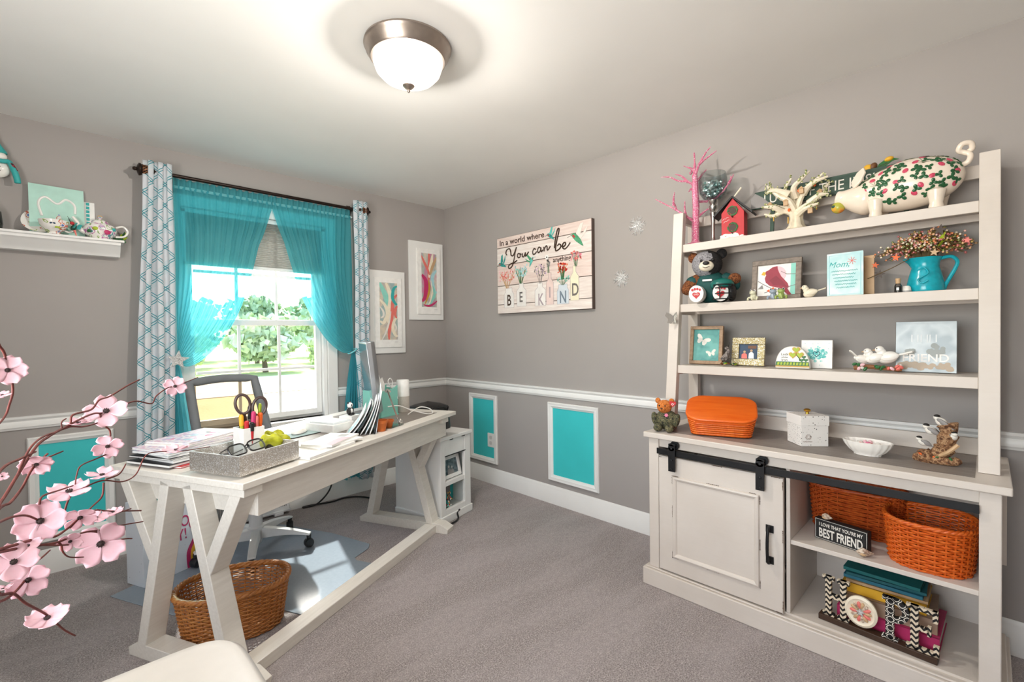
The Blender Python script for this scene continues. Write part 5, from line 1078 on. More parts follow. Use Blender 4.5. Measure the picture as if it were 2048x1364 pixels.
# glitter snowflakes
def snowflake(label, y, z, r):
    o = thing('snowflake_ornament', label, 'ornament', (-.001, y, z), 0, 'snowflakes on the right wall'); o.rotation_euler = RW
    for k in range(12):
        a = k*pi/6+.15; L = r if k % 2 == 0 else r*.72; e = Vector((cos(a), sin(a), 0)); n = Vector((-sin(a), cos(a), 0)); m = MB()
        m.add([e*.005+n*.002, e*L*.55+n*.008, e*L, e*L*.55-n*.008, e*.005-n*.002, e*L*.55+Vector((0, 0, .007)), e*L*.55], [(0, 1, 5), (1, 2, 5), (2, 3, 5), (3, 4, 5), (4, 0, 5), (0, 1, 6), (1, 2, 6), (2, 3, 6), (3, 4, 6), (4, 0, 6)])
        if k % 2 == 0:
            for s2 in (-1, 1): m.bar(e*L*.6+Vector((0, 0, .003)), e*L*.85+n*s2*.016+Vector((0, 0, .003)), .004, .003)
        ob = m.build('ray', 'silver_glitter', o)
    MB().lathe([(0, 0), (.009, 0), (.007, .006), (0, .008)], 10).build('centre', 'silver_glitter', o)
snowflake('silver glitter snowflake on the wall, upper one beside the sign', -2.027, 1.938, .066); snowflake('silver glitter snowflake on the wall, lower one beside the sign', -1.908, 1.618, .064); snowflake('silver glitter snowflake at the right edge, beyond the ladder shelf', -3.765, 1.64, .062)

# ================================================================ white ledge shelf on the window wall
led = thing('ledge_shelf', 'white crown moulded ledge shelf left of the curtain', 'shelf', (-2.85, 0, 1.77))
MB().box(-.55, .515, -.125, 0, .045, .058).build('shelf_board', 'white_trim', led, bevel=.002)
MB().sweep([(0, -.03), (.05, -.03), (.06, -.012), (.08, 0), (.095, .02), (.112, .03), (.114, .045), (0, .045)], (-.54, 0, 0), (.5, 0, 0), (0, -1, 0)).build('crown_moulding', 'white_trim', led)
ZL = 1.829
def litem(name, label, cat, x, y, z=ZL, turn=0, **k): return thing(name, label, cat, (x, y, z), R(turn), **k)
o = litem('mint_card', 'mint green card with a white heart line, standing on the ledge', 'card', -2.605, -.05); o.rotation_euler = (R(84), 0, R(4))
MB().box(-.108, .108, 0, .27, 0, .004).build('card', M('mint_paper', '#b5ddd0', .6), o)
MB().tube(catmull([(-.06, .1, .005), (-.072, .17, .005), (-.045, .205, .005), (.0, .175, .005), (.035, .205, .005), (.068, .18, .005), (.07, .13, .005)], 6), .006, 6).build('heart_line', 'c_white', o)
o = litem('white_plaque', 'white plaque with teal notched edge behind the mint card', 'plaque', -2.515, -.022); o.rotation_euler = (R(82), 0, 0)
MB().box(-.1, .062, 0, .235, 0, .008).build('board', 'c_white', o)
for k in range(9): MB().box(.026, .04, .02+.022*k, .036+.022*k, .008, .009).build('notch', 'c_teal', o)
M_patch('butterfly_china', ['#f4f0ea', '#9fb56a', '#f4f0ea', '#f4f0ea', '#f4f0ea', '#f4f0ea', '#f4f0ea', '#c96a52', '#f4f0ea', '#6d84c4'], 24, .15, .02, 'CONSTANT', 1); M_patch('floral_china', ['#f4f0ea', '#8fae6a', '#f4f0ea', '#f4f0ea', '#f4f0ea', '#f4f0ea', '#c27aac', '#f4f0ea', '#6fa0a8', '#f4f0ea'], 28, .15, .02, 'CONSTANT', 1)
o = litem('teacup', 'porcelain teacup with butterflies and flowers on the ledge', 'teacup', -2.622, -.098, ZL, 20)
MB().lathe([(0, 0), (.026, 0), (.027, .006), (.022, .01), (.04, .022), (.055, .045), (.06, .07), (.057, .07), (.052, .046), (.036, .022), (0, .014)], 36).build('cup', 'butterfly_china', o, smooth=60)
MB().tube(catmull([(.056, 0, .058), (.08, 0, .062), (.085, 0, .04), (.065, 0, .022), (.045, 0, .025)], 5), .0045, 8).build('handle', 'gloss_white', o)
for k, (a, zz, mt) in enumerate(((-2.0, .05, 'c_navy'), (-1.3, .055, 'c_orange'), (-.8, .045, 'c_coral'), (-1.65, .03, 'c_lime'))):
    for s_ in (-1, 1): MB().ell((.0545*cos(a+s_*.1), .0545*sin(a+s_*.1), zz), (.007, .003, .005), rotm(0, s_*.5, a+pi/2), 8, 5).build('painted_butterfly', mt, o)
o = litem('saucer', 'flowered saucer propped up behind the teacup', 'saucer', -2.672, -.07, ZL); o.rotation_euler = (R(62), 0, R(-12))
MB().lathe([(0, 0), (.034, 0), (.036, .003), (.066, .01), (.08, .016), (.079, .018), (.034, .006), (0, .005)], 36, None, (0, .079, 0)).build('plate', 'butterfly_china', o, smooth=60)
o = litem('teapot', 'small porcelain teapot with flowers on the ledge', 'teapot', -2.435, -.07, ZL, 0)
MB().lathe([(0, 0), (.036, 0), (.037, .006), (.058, .025), (.066, .05), (.058, .075), (.036, .088), (.0, .09)], 36, sx=1.12).build('body', 'floral_china', o, smooth=60)
MB().lathe([(.04, .085), (.036, .098), (.018, .108), (.006, .112), (.007, .118), (.011, .124), (.008, .132), (0, .133)], 28).build('lid', 'floral_china', o, smooth=60); MB().ell((0, 0, .128), (.012, .011, .007), None, 12, 8).build('lid_knob', 'c_tan', o)
MB().tube(catmull([(-.06, 0, .035), (-.085, 0, .05), (-.095, 0, .085), (-.112, 0, .11)], 5), [.017, .016, .015, .014, .013, .012, .011, .0105, .01, .0095, .009, .0085, .008, .0075, .007, .007], 10).build('spout', 'gloss_white', o, smooth=60)
MB().tube(catmull([(.068, 0, .075), (.1, 0, .085), (.12, 0, .06), (.105, 0, .03), (.066, 0, .022)], 5), .0055, 8).build('handle', 'gloss_white', o)
for (a, zz, r, mt) in ((-1.2, .035, .016, 'c_magenta'), (-1.9, .05, .013, 'c_lime'), (-.7, .055, .012, 'c_teal'), (-2.3, .035, .012, 'c_green'), (-1.55, .065, .01, 'c_lilac')): MB().ell((.0735*cos(a), .0655*sin(a), zz), (r, .004, r*.8), rotm(0, 0, a+pi/2), 10, 6).build('painted_flower', mt, o)
o = litem('hummingbird_ornament', 'red and green hummingbird ornament between saucer and teapot', 'figurine', -2.545, -.105, ZL, -30)
MB().ell((0, 0, .045), (.012, .011, .018), rotm(0, .5, 0), 12, 8).build('bird_body', 'c_dgreen', o, smooth=80); MB().ell((-.006, 0, .068), (.01, .009, .009), None, 12, 8).build('bird_head', 'c_red', o, smooth=80); MB().tube([(-.012, 0, .072), (-.026, 0, .105)], [.002, .0008], 5).build('beak', 'c_black', o)
for s_ in (-1, 1): MB().prism([(0, 0), (.02, .03), (.034, .028), (.022, -.002)], .002, rotm(R(70), 0, R(40*s_)), (.0, s_*.008, .04)).build('wing', 'c_teal', o)
MB().tube([(.004, 0, .03), (.012, 0, .0)], [.006, .002], 6).build('tail', 'c_coral', o)
o = litem('glass_jar', 'clear glass jar at the left end of the ledge', 'jar', -2.86, -.065)
MB().lathe([(0, 0), (.05, 0), (.055, .03), (.05, .09), (.035, .1), (.035, .11), (.032, .11), (.032, .098), (.047, .088), (.051, .03), (0, .006)], 28).build('glass', 'clear_glass', o)
o = litem('leaf_sprig', 'green leaves lying behind the teapot', 'leaves', -2.36, -.035)
for k in range(5): MB().prism([(0, -.012), (.03, -.018), (.06, 0), (.03, .018), (0, .012)], .001, rotm(R(60+10*k), R(-20*k), R(-30+20*k)), (-.02+.012*k, 0, .01)).build('leaf', 'c_lime' if k % 2 else 'c_green', o)
MB().box(-.03, .04, -.01, .012, 0, .008).build('stem_base', 'c_green', o)
# snowman ornament hanging on the wall
o = thing('snowman_ornament', 'snowman ornament with red plaid and teal scarf hung on the wall', 'ornament', (-2.81, -.035, 2.1))
MB().ell((-.01, 0, .045), (.045, .03, .045), None, 18, 12).build('body', 'gloss_white', o, smooth=80); MB().ell((-.005, -.005, .105), (.03, .026, .028), None, 16, 12).build('head', 'gloss_white', o, smooth=80)
MB().lathe([(0, 0), (.032, 0), (.03, .012), (.018, .04), (.006, .085), (0, .09)], 18, rotm(0, R(-10), 0), (-.005, 0, .12)).build('hat', 'c_teal', o); MB().ell((-.02, 0, .21), (.012, .012, .012), None, 10, 8).build('pompom', 'c_red', o)
MB().tube(catmull([(-.03, -.03, .08), (.01, -.034, .078), (.03, -.022, .082), (.045, -.02, .05), (.056, -.02, .01), (.06, -.02, -.02)], 4), [.011]*12+[.013]*8+[.012], 8).build('scarf', 'c_teal', o, smooth=80)
MB().tube(catmull([(.02, -.02, .09), (.04, -.024, .07), (.055, -.02, .04)], 4), .008, 7).build('plaid_ribbon', M_patch('plaid', ['#7d1f2a', '#2b1a1c', '#a83240'], 90, .8), o)
for z in (.03, .05): MB().ell((-.004, -.03, z), (.005, .003, .005), None, 8, 6).build('button', 'c_dbrown', o)
MB().tube([(-.02, 0, .21), (-.02, .03, .24)], .0012, 4).build('hanging_loop', 'c_grey', o)

# ================================================================ desk
DA = R(24.8); DB = Vector((-2.178, -1.762, 0)); EU = Vector((cos(DA), sin(DA), 0)); EV = Vector((-sin(DA), cos(DA), 0))
def D(u, v, z=0): return DB+EU*u+EV*v+Vector((0, 0, z))
t = NT('desk_paint'); co = t.co('Object', (1.2, 14, 14)); f = t.noise(co, 6, 5, .6)
t.done(t.bsdf(t.ramp(f, [(.3, '#ded8ce'), (.7, '#e9e4db')]), .4, 0, f, .12, .001))
desk = thing('trestle_desk', 'long cream trestle desk standing in front of the window', 'desk', DB, DA)
dp = 'desk_paint'; DL, DW, DZ = 1.592, .738, .76
MB().box(0, DL, 0, DW, .735, DZ).build('top', dp, desk, bevel=.003)
MB().box(.1, DL-.1, .085, DW-.085, .755, DZ+.0006).build('top_inlay', 'grey_wood', desk, smooth=0)
for v0 in (.03, DW-.05): MB().box(.085, 1.505, v0, v0+.02, .612, .735).build('apron', dp, desk, bevel=.002)
for u0 in (.085, 1.485): MB().box(u0, u0+.02, .05, DW-.05, .612, .735).build('apron', dp, desk, bevel=.002)
for u0, u1 in ((.012, .09), (1.425, 1.503)):
    uc = (u0+u1)/2; wd = u1-u0; vm = .365
    MB().box(u0, u1, .01, DW-.01, .705, .735).build('top_rail', dp, desk, bevel=.002)
    MB().prism([(-.012, 0), (.66, 0), (.665, .03), (.61, .058), (.04, .058), (-.017, .03)], wd, rotm(R(90), 0, R(90)), (u0, 0, 0)).build('foot', dp, desk, bevel=.002)
    for s_ in (-1, 1):
        a, b = Vector((uc, vm+s_*.235-.015, .05)), Vector((uc, vm+s_*.06, .72)); MB().bar(a, b, wd, .048, (0, 1, 0)).build('leg', dp, desk, bevel=.003)
        j = a.lerp(b, .54); MB().bar(j+Vector((0, s_*.01, 0)), (uc, vm+s_*.315, .72), wd*.96, .048, (0, 1, 0)).build('brace', dp, desk, bevel=.003)
MB().box(.09, 1.425, .068, .148, .0, .05).build('stretcher', dp, desk, bevel=.003)

def ditem(name, label, cat, u, v, turn=0, z=DZ+.001, group=None): return thing(name, label, cat, D(u, v, z), DA+R(turn), group)
# magazines and papers, a stack of separate sheets
zz = DZ+.0015; q = random.Random(77); M('paper', '#f0efec', .6, var=.02); M_patch('magazine_blue', ['#e6e9ec', '#a9bccd', '#dfe6ea', '#8f9aa6'], 30, .35, .02, 'LINEAR'); M_patch('magazine_pink', ['#f1e6ea', '#d6a9c2', '#efe6e6', '#b9a6c9'], 28, .35, .02, 'LINEAR'); M('folder_black', '#26282b', .5); M('folder_red', '#c8343a', .5)
for lb, w_, d_, h, tn, cv, du, dv in [('red folder at the bottom of the paper stack', .31, .24, .006, 4, 'folder_red', .02, -.02), ('black folder near the bottom of the paper stack', .315, .25, .01, 1, 'folder_black', 0, 0), ('white document bundle in the lower paper stack', .29, .22, .012, -3, 'paper', .02, -.01), ('dark grey folder in the paper stack', .3, .23, .006, 3, 'folder_black', .005, .015),
        ('white magazine in the middle of the paper stack', .28, .215, .01, -6, 'paper', .015, .0), ('pale blue magazine in the paper stack', .285, .21, .009, 2, 'magazine_blue', .0, .01), ('pink edged magazine high in the paper stack', .29, .215, .009, -2, 'magazine_pink', .005, .015), ('thin white magazine second from the top of the stack', .28, .21, .006, 6, 'paper', .05, .02), ('pastel illustrated magazine topmost of the stack', .285, .215, .007, 9, 'magazine_pink', .07, .035)]:
    o = thing('magazine', lb, 'magazine', D(.185+du, .55+dv, zz), DA+R(tn), 'papers stacked at the near end of the desk')
    MB().box(-w_/2+.002, w_/2-.002, -d_/2+.002, d_/2-.002, .0008, h-.0008).build('pages', 'paper', o, smooth=0); MB().box(-w_/2, w_/2, -d_/2, d_/2, 0, .0008).box(-w_/2, w_/2, -d_/2, d_/2, h-.0008, h).box(w_/2-.001, w_/2, -d_/2, d_/2, 0, h).build('cover', cv, o, smooth=0); zz += h+.0004
o.children[1].name = 'cover'
for k in range(10): MB().ell((q.uniform(-.1, .1), q.uniform(-.07, .07), .0072), (q.uniform(.01, .025), q.uniform(.008, .02), .0004), rotm(0, 0, q.random()*3), 8, 4).build('printed_picture', ('c_pink', 'c_sky', 'c_lilac', 'c_grey')[k % 4], o)
# glitter tray
o = ditem('glitter_tray', 'silver glitter desk tray holding pens, glasses and a scrunchie', 'tray', .168, .182)
tw_, td_, th_ = .272, .258, .072; e = .006
for b in ((-tw_/2, tw_/2, -td_/2, -td_/2+e), (-tw_/2, tw_/2, td_/2-e, td_/2), (-tw_/2, -tw_/2+e, -td_/2+e, td_/2-e), (tw_/2-e, tw_/2, -td_/2+e, td_/2-e)): MB().box(*b, .008, th_+.008).build('side', M_glitter('tray_glitter', '#bdb5ac', '#e3ddd5', 330) if 'tray_glitter' not in MATS else 'tray_glitter', o)
MB().box(-tw_/2+e, tw_/2-e, -td_/2+e, td_/2-e, .008, .014).build('bottom', 'paper', o); MB().box(-.1, .1, -.1, .1, 0, .008).build('foot', 'paper', o)
m = MB()
for b in ((-tw_/2, tw_/2, -td_/2, -td_/2+e), (-tw_/2, tw_/2, td_/2-e, td_/2), (-tw_/2, -tw_/2+e, -td_/2+e, td_/2-e), (tw_/2-e, tw_/2, -td_/2+e, td_/2-e)): m.box(*b, th_+.008, th_+.0092)
m.build('rim', 'c_silver', o)
TZ = DZ+.016
o = ditem('pen_cup', 'white square pen cup standing in the glitter tray', 'pen cup', .225, .235, -14, TZ)
for b in ((-.042, .042, -.042, -.038), (-.042, .042, .038, .042), (-.042, -.038, -.038, .038), (.038, .042, -.038, .038)): MB().box(*b, 0, .128).build('cup_wall', 'c_white', o, bevel=.001)
MB().box(-.038, .038, -.038, .038, 0, .004).build('cup_base', 'c_white', o)
PC = D(.225, .235, TZ)
def pen(name, label, dx, dy, L, r, mat, cap, tip=None, lean=(0, 0)):
    o = thing(name, label, 'pen', PC+EU*dx+EV*dy+Vector((0, 0, .032)), DA); o.rotation_euler = (lean[0], lean[1], DA)
    MB().lathe([(0, 0), (r*.5, .002), (r, .012), (r, L*.72), (0, L*.72)], 10).build('barrel', mat, o); MB().lathe([(0, L*.7), (r*1.12, L*.7), (r*1.1, L*.96), (r*.6, L), (0, L)], 10).build('cap', cap, o)
pen('marker', 'red marker in the pen cup', -.028, -.022, .125, .008, 'c_red', 'c_red'); pen('marker', 'red marker with black cap at the left of the pen cup', -.016, -.03, .118, .008, 'c_red', 'c_black', lean=(.05, 0)); pen('highlighter', 'yellow and green highlighter in the pen cup', -.026, 0, .15, .008, 'c_lime', 'c_yellow', lean=(0, -.06))
pen('marker', 'purple grip pen in the pen cup', -.004, -.024, .16, .008, 'c_dbrown', 'c_magenta', lean=(.05, 0)); pen('utility_knife', 'orange handled utility knife in the pen cup', .02, -.026, .15, .009, 'c_orange', 'c_orange', lean=(.03, .06)); pen('pen', 'white and red pen in the pen cup', .008, -.03, .14, .006, 'c_white', 'c_coral', lean=(.04, 0)); pen('highlighter', 'yellow capped pen at the right of the pen cup', .032, -.01, .185, .006, 'c_black', 'c_lime', lean=(0, .08)); pen('pen', 'black pen with pale cap in the pen cup', .03, .015, .16, .006, 'c_black', 'c_sky', lean=(-.04, .04)); pen('pen', 'silver pen in the middle of the pen cup', .004, .0, .18, .006, 'silver_metal', 'c_black')
M('scissor_handle', '#4b3a36', .45)
o = thing('scissors', 'scissors with brown black loop handles standing in the pen cup', 'scissors', PC+Vector((0, 0, .006)), DA-R(35))
for s_, L, rx in ((-1, .215, .026), (1, .2, .025)):
    c = Vector((s_*.03+.01, 0, L)); MB().tube([c+Vector(((rx)*cos(a)*1.0, 0, rx*1.5*sin(a)))+Vector((s_*.1*(rx*1.5*sin(a)), 0, 0)) for a in [2*pi*i/22 for i in range(22)]], .006, 7, closed=True).build('loop_handle', 'scissor_handle', o)
    MB().tube(catmull([(c.x-s_*.004, 0, L-.04), (.006+s_*.01, 0, .105), (.004-s_*.004, 0, .07)], 4), [.007]*8+[.004], 7).build('shank', 'scissor_handle', o); MB().prism([(-.006, 0), (.006, 0), (.004, .085), (-.004, .085)], .002, rotm(R(90), 0, 0), (.004-s_*.004, s_*.002, 0)).build('blade', 'silver_metal', o)
o = thing('screwdriver_clip', 'chrome bulldog tool poking out of the pen cup', 'tool', PC+EU*.012+Vector((0, 0, .008)), DA)
MB().box(-.012, .012, -.004, .004, 0, .13).box(-.015, .015, -.007, .007, .105, .138).build('metal_body', 'silver_metal', o, bevel=.002); MB().tube(catmull([(-.01, -.006, .13), (0, -.014, .15), (.012, -.008, .165), (.016, 0, .175)], 4), .004, 7).build('lever', 'silver_metal', o)
o = thing('letter_opener', 'dark brown handled blade at the left of the pen cup', 'tool', PC-EU*.03+EV*.005+Vector((0, 0, .006)), DA); MB().box(-.004, .004, -.003, .003, 0, .12).build('blade', 'silver_metal', o); MB().tube(catmull([(-.002, 0, .11), (-.004, 0, .14), (0, 0, .165)], 4), [.006]*8+[.004], 7).build('handle', 'scissor_handle', o)
# eyeglasses lying upside down across the tray
o = ditem('eyeglasses', 'black rimmed eyeglasses lying in the glitter tray', 'glasses', .118, .115, 12, TZ+.03)
M('glasses_black', '#1c1616', .3)
for s_ in (-1, 1):
    rim = [Vector((s_*.037+.031*math.copysign(abs(cos(a))**.55, cos(a)), .004*abs(cos(a)), .019*math.copysign(abs(sin(a))**.6, sin(a)))) for a in [2*pi*i/26 for i in range(26)]]
    MB().tube(rim, .0027, 6, closed=True).build('rim', 'glasses_black', o); MB().prism([(v.x, v.z) for v in rim], .001, rotm(R(90), 0, 0)).build('lens', 'window_glass', o)
    MB().tube(catmull([(s_*.068, .0, .012), (s_*.072, .02, .016), (s_*.05, .09, .03), (s_*.0, .135, .036)] if s_ > 0 else [(s_*.068, .0, .012), (s_*.07, .02, .016), (-.03, .08, .034), (.03, .115, .042)], 5), .002, 6).build('temple', 'glasses_black', o)
MB().tube(catmull([(-.008, 0, .004), (0, -.002, .008), (.008, 0, .004)], 4), .002, 6).build('bridge', 'glasses_black', o)
o.rotation_euler = (R(-38), 0, DA+R(4)); o.location.z = TZ+.078; o.scale = (1.15, 1.15, 1.15)
o = ditem('scrunchie', 'yellow green fabric scrunchie on the rim of the tray', 'scrunchie', .3, .2, 0, TZ+.03); o.scale = (1.3, 1.3, 1.2)
q = random.Random(15)
MB().grid(lambda u, v: Vector(((.032+(.02+.005*sin(u*44))*cos(2*pi*v))*cos(2*pi*u)*1.1, (.03+(.02+.005*sin(u*44+1))*cos(2*pi*v))*sin(2*pi*u), .024+.02*sin(2*pi*v)*(1+.25*sin(u*38))+.008*sin(u*6.28*2))), 70, 12, cu=True, cv=True).build('fabric_ring', M('scrunchie_lime', '#b4b51e', .5, var=.25, scale=60, bump=.4), o, smooth=70)
# loose note pads
for lb, u, v, w_, d_, h, tn, cv, z0 in [('white writing pad lying along the front edge', .46, .115, .3, .2, .01, 3, 'paper', 0), ('white sheet pad beneath the pink pad', .56, .13, .26, .18, .006, -6, 'paper', .0106), ('white pad with a pink stripe on top of the loose papers', .57, .125, .25, .15, .008, 12, 'paper', .0172)]:
    o = ditem('note_pad', lb, 'note pad', u, v, tn, DZ+.001+z0, 'note pads on the desk'); MB().box(-w_/2, w_/2, -d_/2, d_/2, 0, h).build('sheets', cv, o, smooth=0); MB().box(-w_/2, w_/2, -d_/2, d_/2, h, h+.0005).build('cover', 'c_white', o, smooth=0)
    if 'stripe' in lb: MB().box(-w_/2, .04, -d_/2+.002, -d_/2+.045, h+.0005, h+.0012).build('pink_stripe', 'c_palepink', o, smooth=0); MB().box(.05, .1, -.04, .0, h+.0005, h+.001).build('grey_print', 'c_silver', o, smooth=0)
# mouse mat and mouse
o = ditem('mouse_mat', 'dark edged grey green mouse mat on the desk', 'mouse mat', .72, .475, -8); MB().prism(rrect(.24, .2, .02), .0035).build('rubber_base', 'c_black', o); MB().prism(rrect(.237, .197, .02), .0006, None, (0, 0, .0035)).build('fabric_top', M('mat_grey', '#9fb3b2', .8, var=.04), o)
o = ditem('computer_mouse', 'slim white computer mouse on the grey green mat', 'mouse', .705, .455, 20, DZ+.0055)
MB().grid(lambda u, v: Vector(((.055*math.copysign(abs(cos(2*pi*v))**.8, cos(2*pi*v)))*sin(pi*u/2), .03*math.copysign(abs(sin(2*pi*v))**.8, sin(2*pi*v))*sin(pi*u/2), .004+.018*cos(pi*u/2)**.8)), 10, 28, cv=True).build('shell', 'gloss_white', o, smooth=70); MB().prism(circ(.05, 24, ry=.027), .004).build('base', 'c_silver', o)
# white lidded box, tissue block, panda
o = ditem('white_box', 'flat white lidded box beside the mouse mat', 'box', .84, .375, -4); MB().box(-.075, .075, -.1, .1, 0, .042).build('box_body', 'c_white', o, bevel=.002); MB().box(-.06, .06, -.085, .085, .042, .052).build('lid', M('box_lid_grey', '#dfe3e4', .5), o, bevel=.002)
o = ditem('card_block', 'small white memo block under the panda figurine', 'memo block', .95, .335, 6); MB().box(-.04, .04, -.04, .04, 0, .062).build('sheets', 'paper', o); MB().box(-.041, .041, -.041, .041, 0, .004).build('tray', 'c_silver', o)
o = ditem('panda_figurine', 'small black and white panda figurine on the memo block', 'figurine', .95, .335, 10, DZ+.064)
MB().ell((0, 0, .022), (.018, .016, .023), None, 14, 10).build('body', 'c_black', o, smooth=80); MB().ell((0, -.004, .055), (.017, .015, .016), None, 14, 10).build('head', 'c_white', o, smooth=80); MB().ell((0, -.012, .024), (.012, .008, .013), None, 10, 8).build('belly', 'c_white', o, smooth=80)
for s_ in (-1, 1):
    MB().ell((s_*.013, 0, .07), (.006, .004, .006), None, 8, 6).build('ear', 'c_black', o); MB().ell((s_*.007, -.0175, .057), (.0045, .002, .005), None, 8, 6).build('eye_patch', 'c_black', o); MB().ell((s_*.016, -.01, .026), (.006, .008, .014), None, 8, 6).build('arm', 'c_black', o); MB().ell((s_*.011, -.016, .006), (.007, .01, .007), None, 8, 6).build('foot', 'c_black', o)
# fan of envelopes and magazines leaning against the monitor
M_patch('envelope_print', ['#f1f1f0', '#e9ecef', '#cfd6dc', '#f1f1f0'], 16, .4, .02, 'LINEAR'); M('envelope_dark', '#2a2c30', .5)
for k, (u, v, ln, h, mt) in enumerate([(.72, .17, 44, .17, 'paper'), (.735, .152, 40, .19, 'envelope_print'), (.75, .134, 36, .17, 'envelope_dark'), (.765, .116, 31, .2, 'paper'), (.78, .098, 26, .2, 'envelope_print'), (.795, .08, 20, .23, 'paper'), (.81, .066, 14, .2, 'envelope_dark'), (.82, .06, 8, .25, 'envelope_print')]):
    lb = ['white envelope leaning lowest at the front of the mail fan', 'printed white mailer second in the mail fan', 'dark brochure third in the mail fan', 'white envelope in the middle of the mail fan', 'pale printed mailer behind the middle envelope', 'white letter towards the back of the mail fan', 'dark brochure near the monitor in the mail fan', 'tall printed paper at the very back of the mail fan'][k]
    o = ditem('envelope', lb, 'envelope', u, v, -53, DZ+.0015, 'mail leaning by the monitor'); a0 = R(ln)
    def fn(s, t_, h=h, a0=a0): g = a0*(1.5-s*1.15); return Vector((h*s*sin(a0*1.15-.35*a0*s), .2*t_, h*s*cos(a0*1.15-.35*a0*s)))
    MB().grid(fn, 10, 2).build('sheet', mt, o, smooth=60, solid=.004)
    MB().grid(lambda s, t_: fn(.1+.5*s, .1+.5*t_)+Vector((-.003, 0, .001)), 6, 2).build('print', 'c_silver' if k % 2 else 'c_sky', o, solid=.0006)
# monitor, seen almost edge-on
M('aluminium', '#b9bcc0', .3, .8, var=.02, bump=.02); M('screen_glass', '#86939c', .08, 0, var=.03, bump=0)
o = thing('computer_monitor', 'slim all-in-one computer monitor seen edge-on', 'monitor', (-1.205, -.83, DZ+.001), R(68))
# local x runs along the screen width, +y is the screen side
MB().prism([(-.27, .006), (-.27, -.022), (-.2, -.05), (.2, -.05), (.27, -.022), (.27, .006)], .42, rotm(R(-6), 0, 0), (0, 0, .05)).build('housing', 'aluminium', o, bevel=.003)
MB().box(-.262, .262, .0062, .0072, .085, .41, rotm(R(-6), 0, 0), (0, 0, .05)).build('screen', 'screen_glass', o, smooth=0); MB().box(-.27, .27, .0062, .007, .0, .084, rotm(R(-6), 0, 0), (0, 0, .05)).build('chin', 'c_white', o, smooth=0)
MB().prism([(-.09, 0), (.085, 0), (.085, .006), (-.07, .006), (-.03, .16), (-.024, .24), (-.03, .24), (-.04, .16), (-.085, .006)], .18, rotm(R(90), 0, R(90)), (-.09, 0, 0)).build('stand', 'aluminium', o, bevel=.001)
# clear phone stand with silver rod
o = ditem('phone_stand', 'clear acrylic phone stand with slanted silver rod', 'stand', 1.02, .1, 0)
MB().prism(rrect(.13, .07, .012), .008).build('base_plate', 'clear_glass', o); MB().tube([(.04, -.02, .008), (.0, .03, .2)], .005, 8).build('rod', 'silver_metal', o); MB().ell((.045, -.022, .018), (.014, .012, .02), None, 12, 8).build('foot_knob', 'silver_metal', o); MB().tube(catmull([(-.01, .035, .19), (0, .03, .205), (.02, .025, .19)], 4), .006, 7).build('hook', 'silver_metal', o)
# terracotta pots
def pot(label, u, v, s):
    o = ditem('terracotta_pot', label, 'pot', u, v); MB().lathe([(0, 0), (.024*s, 0), (.033*s, .042*s), (.038*s, .043*s), (.039*s, .058*s), (.035*s, .058*s), (.032*s, .044*s), (0, .03*s)], 24).build('pot', M('terracotta', '#c9692c', .7, var=.08), o); MB().lathe([(0, .04*s), (.032*s, .04*s)], 16).build('soil', 'c_dbrown', o)
pot('small terracotta pot at the front edge of the desk', .895, .085, 1.0); pot('smaller terracotta pot behind the first one', .985, .1, .75)
# mint file holder with papers
o = ditem('file_holder', 'mint green file holder stuffed with papers', 'file holder', 1.27, .36, -8)
M('mint_plastic', '#86cdbf', .45, var=.03)
m = MB(); side = [(-.1, 0), (.1, 0), (.1, .19), (.06, .172), (0, .162), (-.06, .165), (-.1, .175)]
MB().prism(side, .004, rotm(R(90), 0, 0), (0, -.045, 0)).build('front_panel', 'mint_plastic', o, bevel=.001); MB().prism(side, .004, rotm(R(90), 0, 0), (0, .05, 0)).build('back_panel', 'mint_plastic', o, bevel=.001)
for x in (-.1, .096): MB().box(x, x+.004, -.045, .046, 0, .172).build('side_panel', 'mint_plastic', o)
MB().box(-.105, .105, -.052, .052, 0, .008).build('bottom', 'mint_plastic', o)
for k, (x, h, w_, tl) in enumerate(((-.05, .24, .06, -8), (-.02, .27, .05, 4), (.02, .22, .05, 12), (-.07, .2, .04, -14), (.05, .205, .06, 6))):
    p_ = ditem('loose_paper', ['white paper tip at the left of the mint holder', 'tallest white paper sticking out of the mint holder', 'white paper leaning right in the mint holder', 'folded note at the left edge of the mint holder', 'pale card at the right of the mint holder'][k], 'paper', 1.27, .36, -8, DZ+.011, 'papers in the mint holder')
    MB().prism([(-w_/2, 0), (w_/2, 0), (w_/2, h*.8), (0, h), (-w_/2, h*.85)], .0015, rotm(R(90), 0, 0) @ Matrix.Rotation(R(tl), 3, 'Z'), (x, -.03+.015*k, 0)).build('sheet', 'paper', p_, smooth=0); MB().box(x-.01, x+.01, -.031+.015*k, -.0295+.015*k, .1, .12).build('print', 'c_coral', p_, smooth=0)
MB().tube(catmull([(.06, -.03, .17), (.07, -.035, .21), (.05, -.035, .235), (.03, -.035, .22), (.04, -.04, .19), (.09, -.04, .15), (.1, -.05, .1)], 5), .003, 6).build('white_ribbon', 'c_white', o)
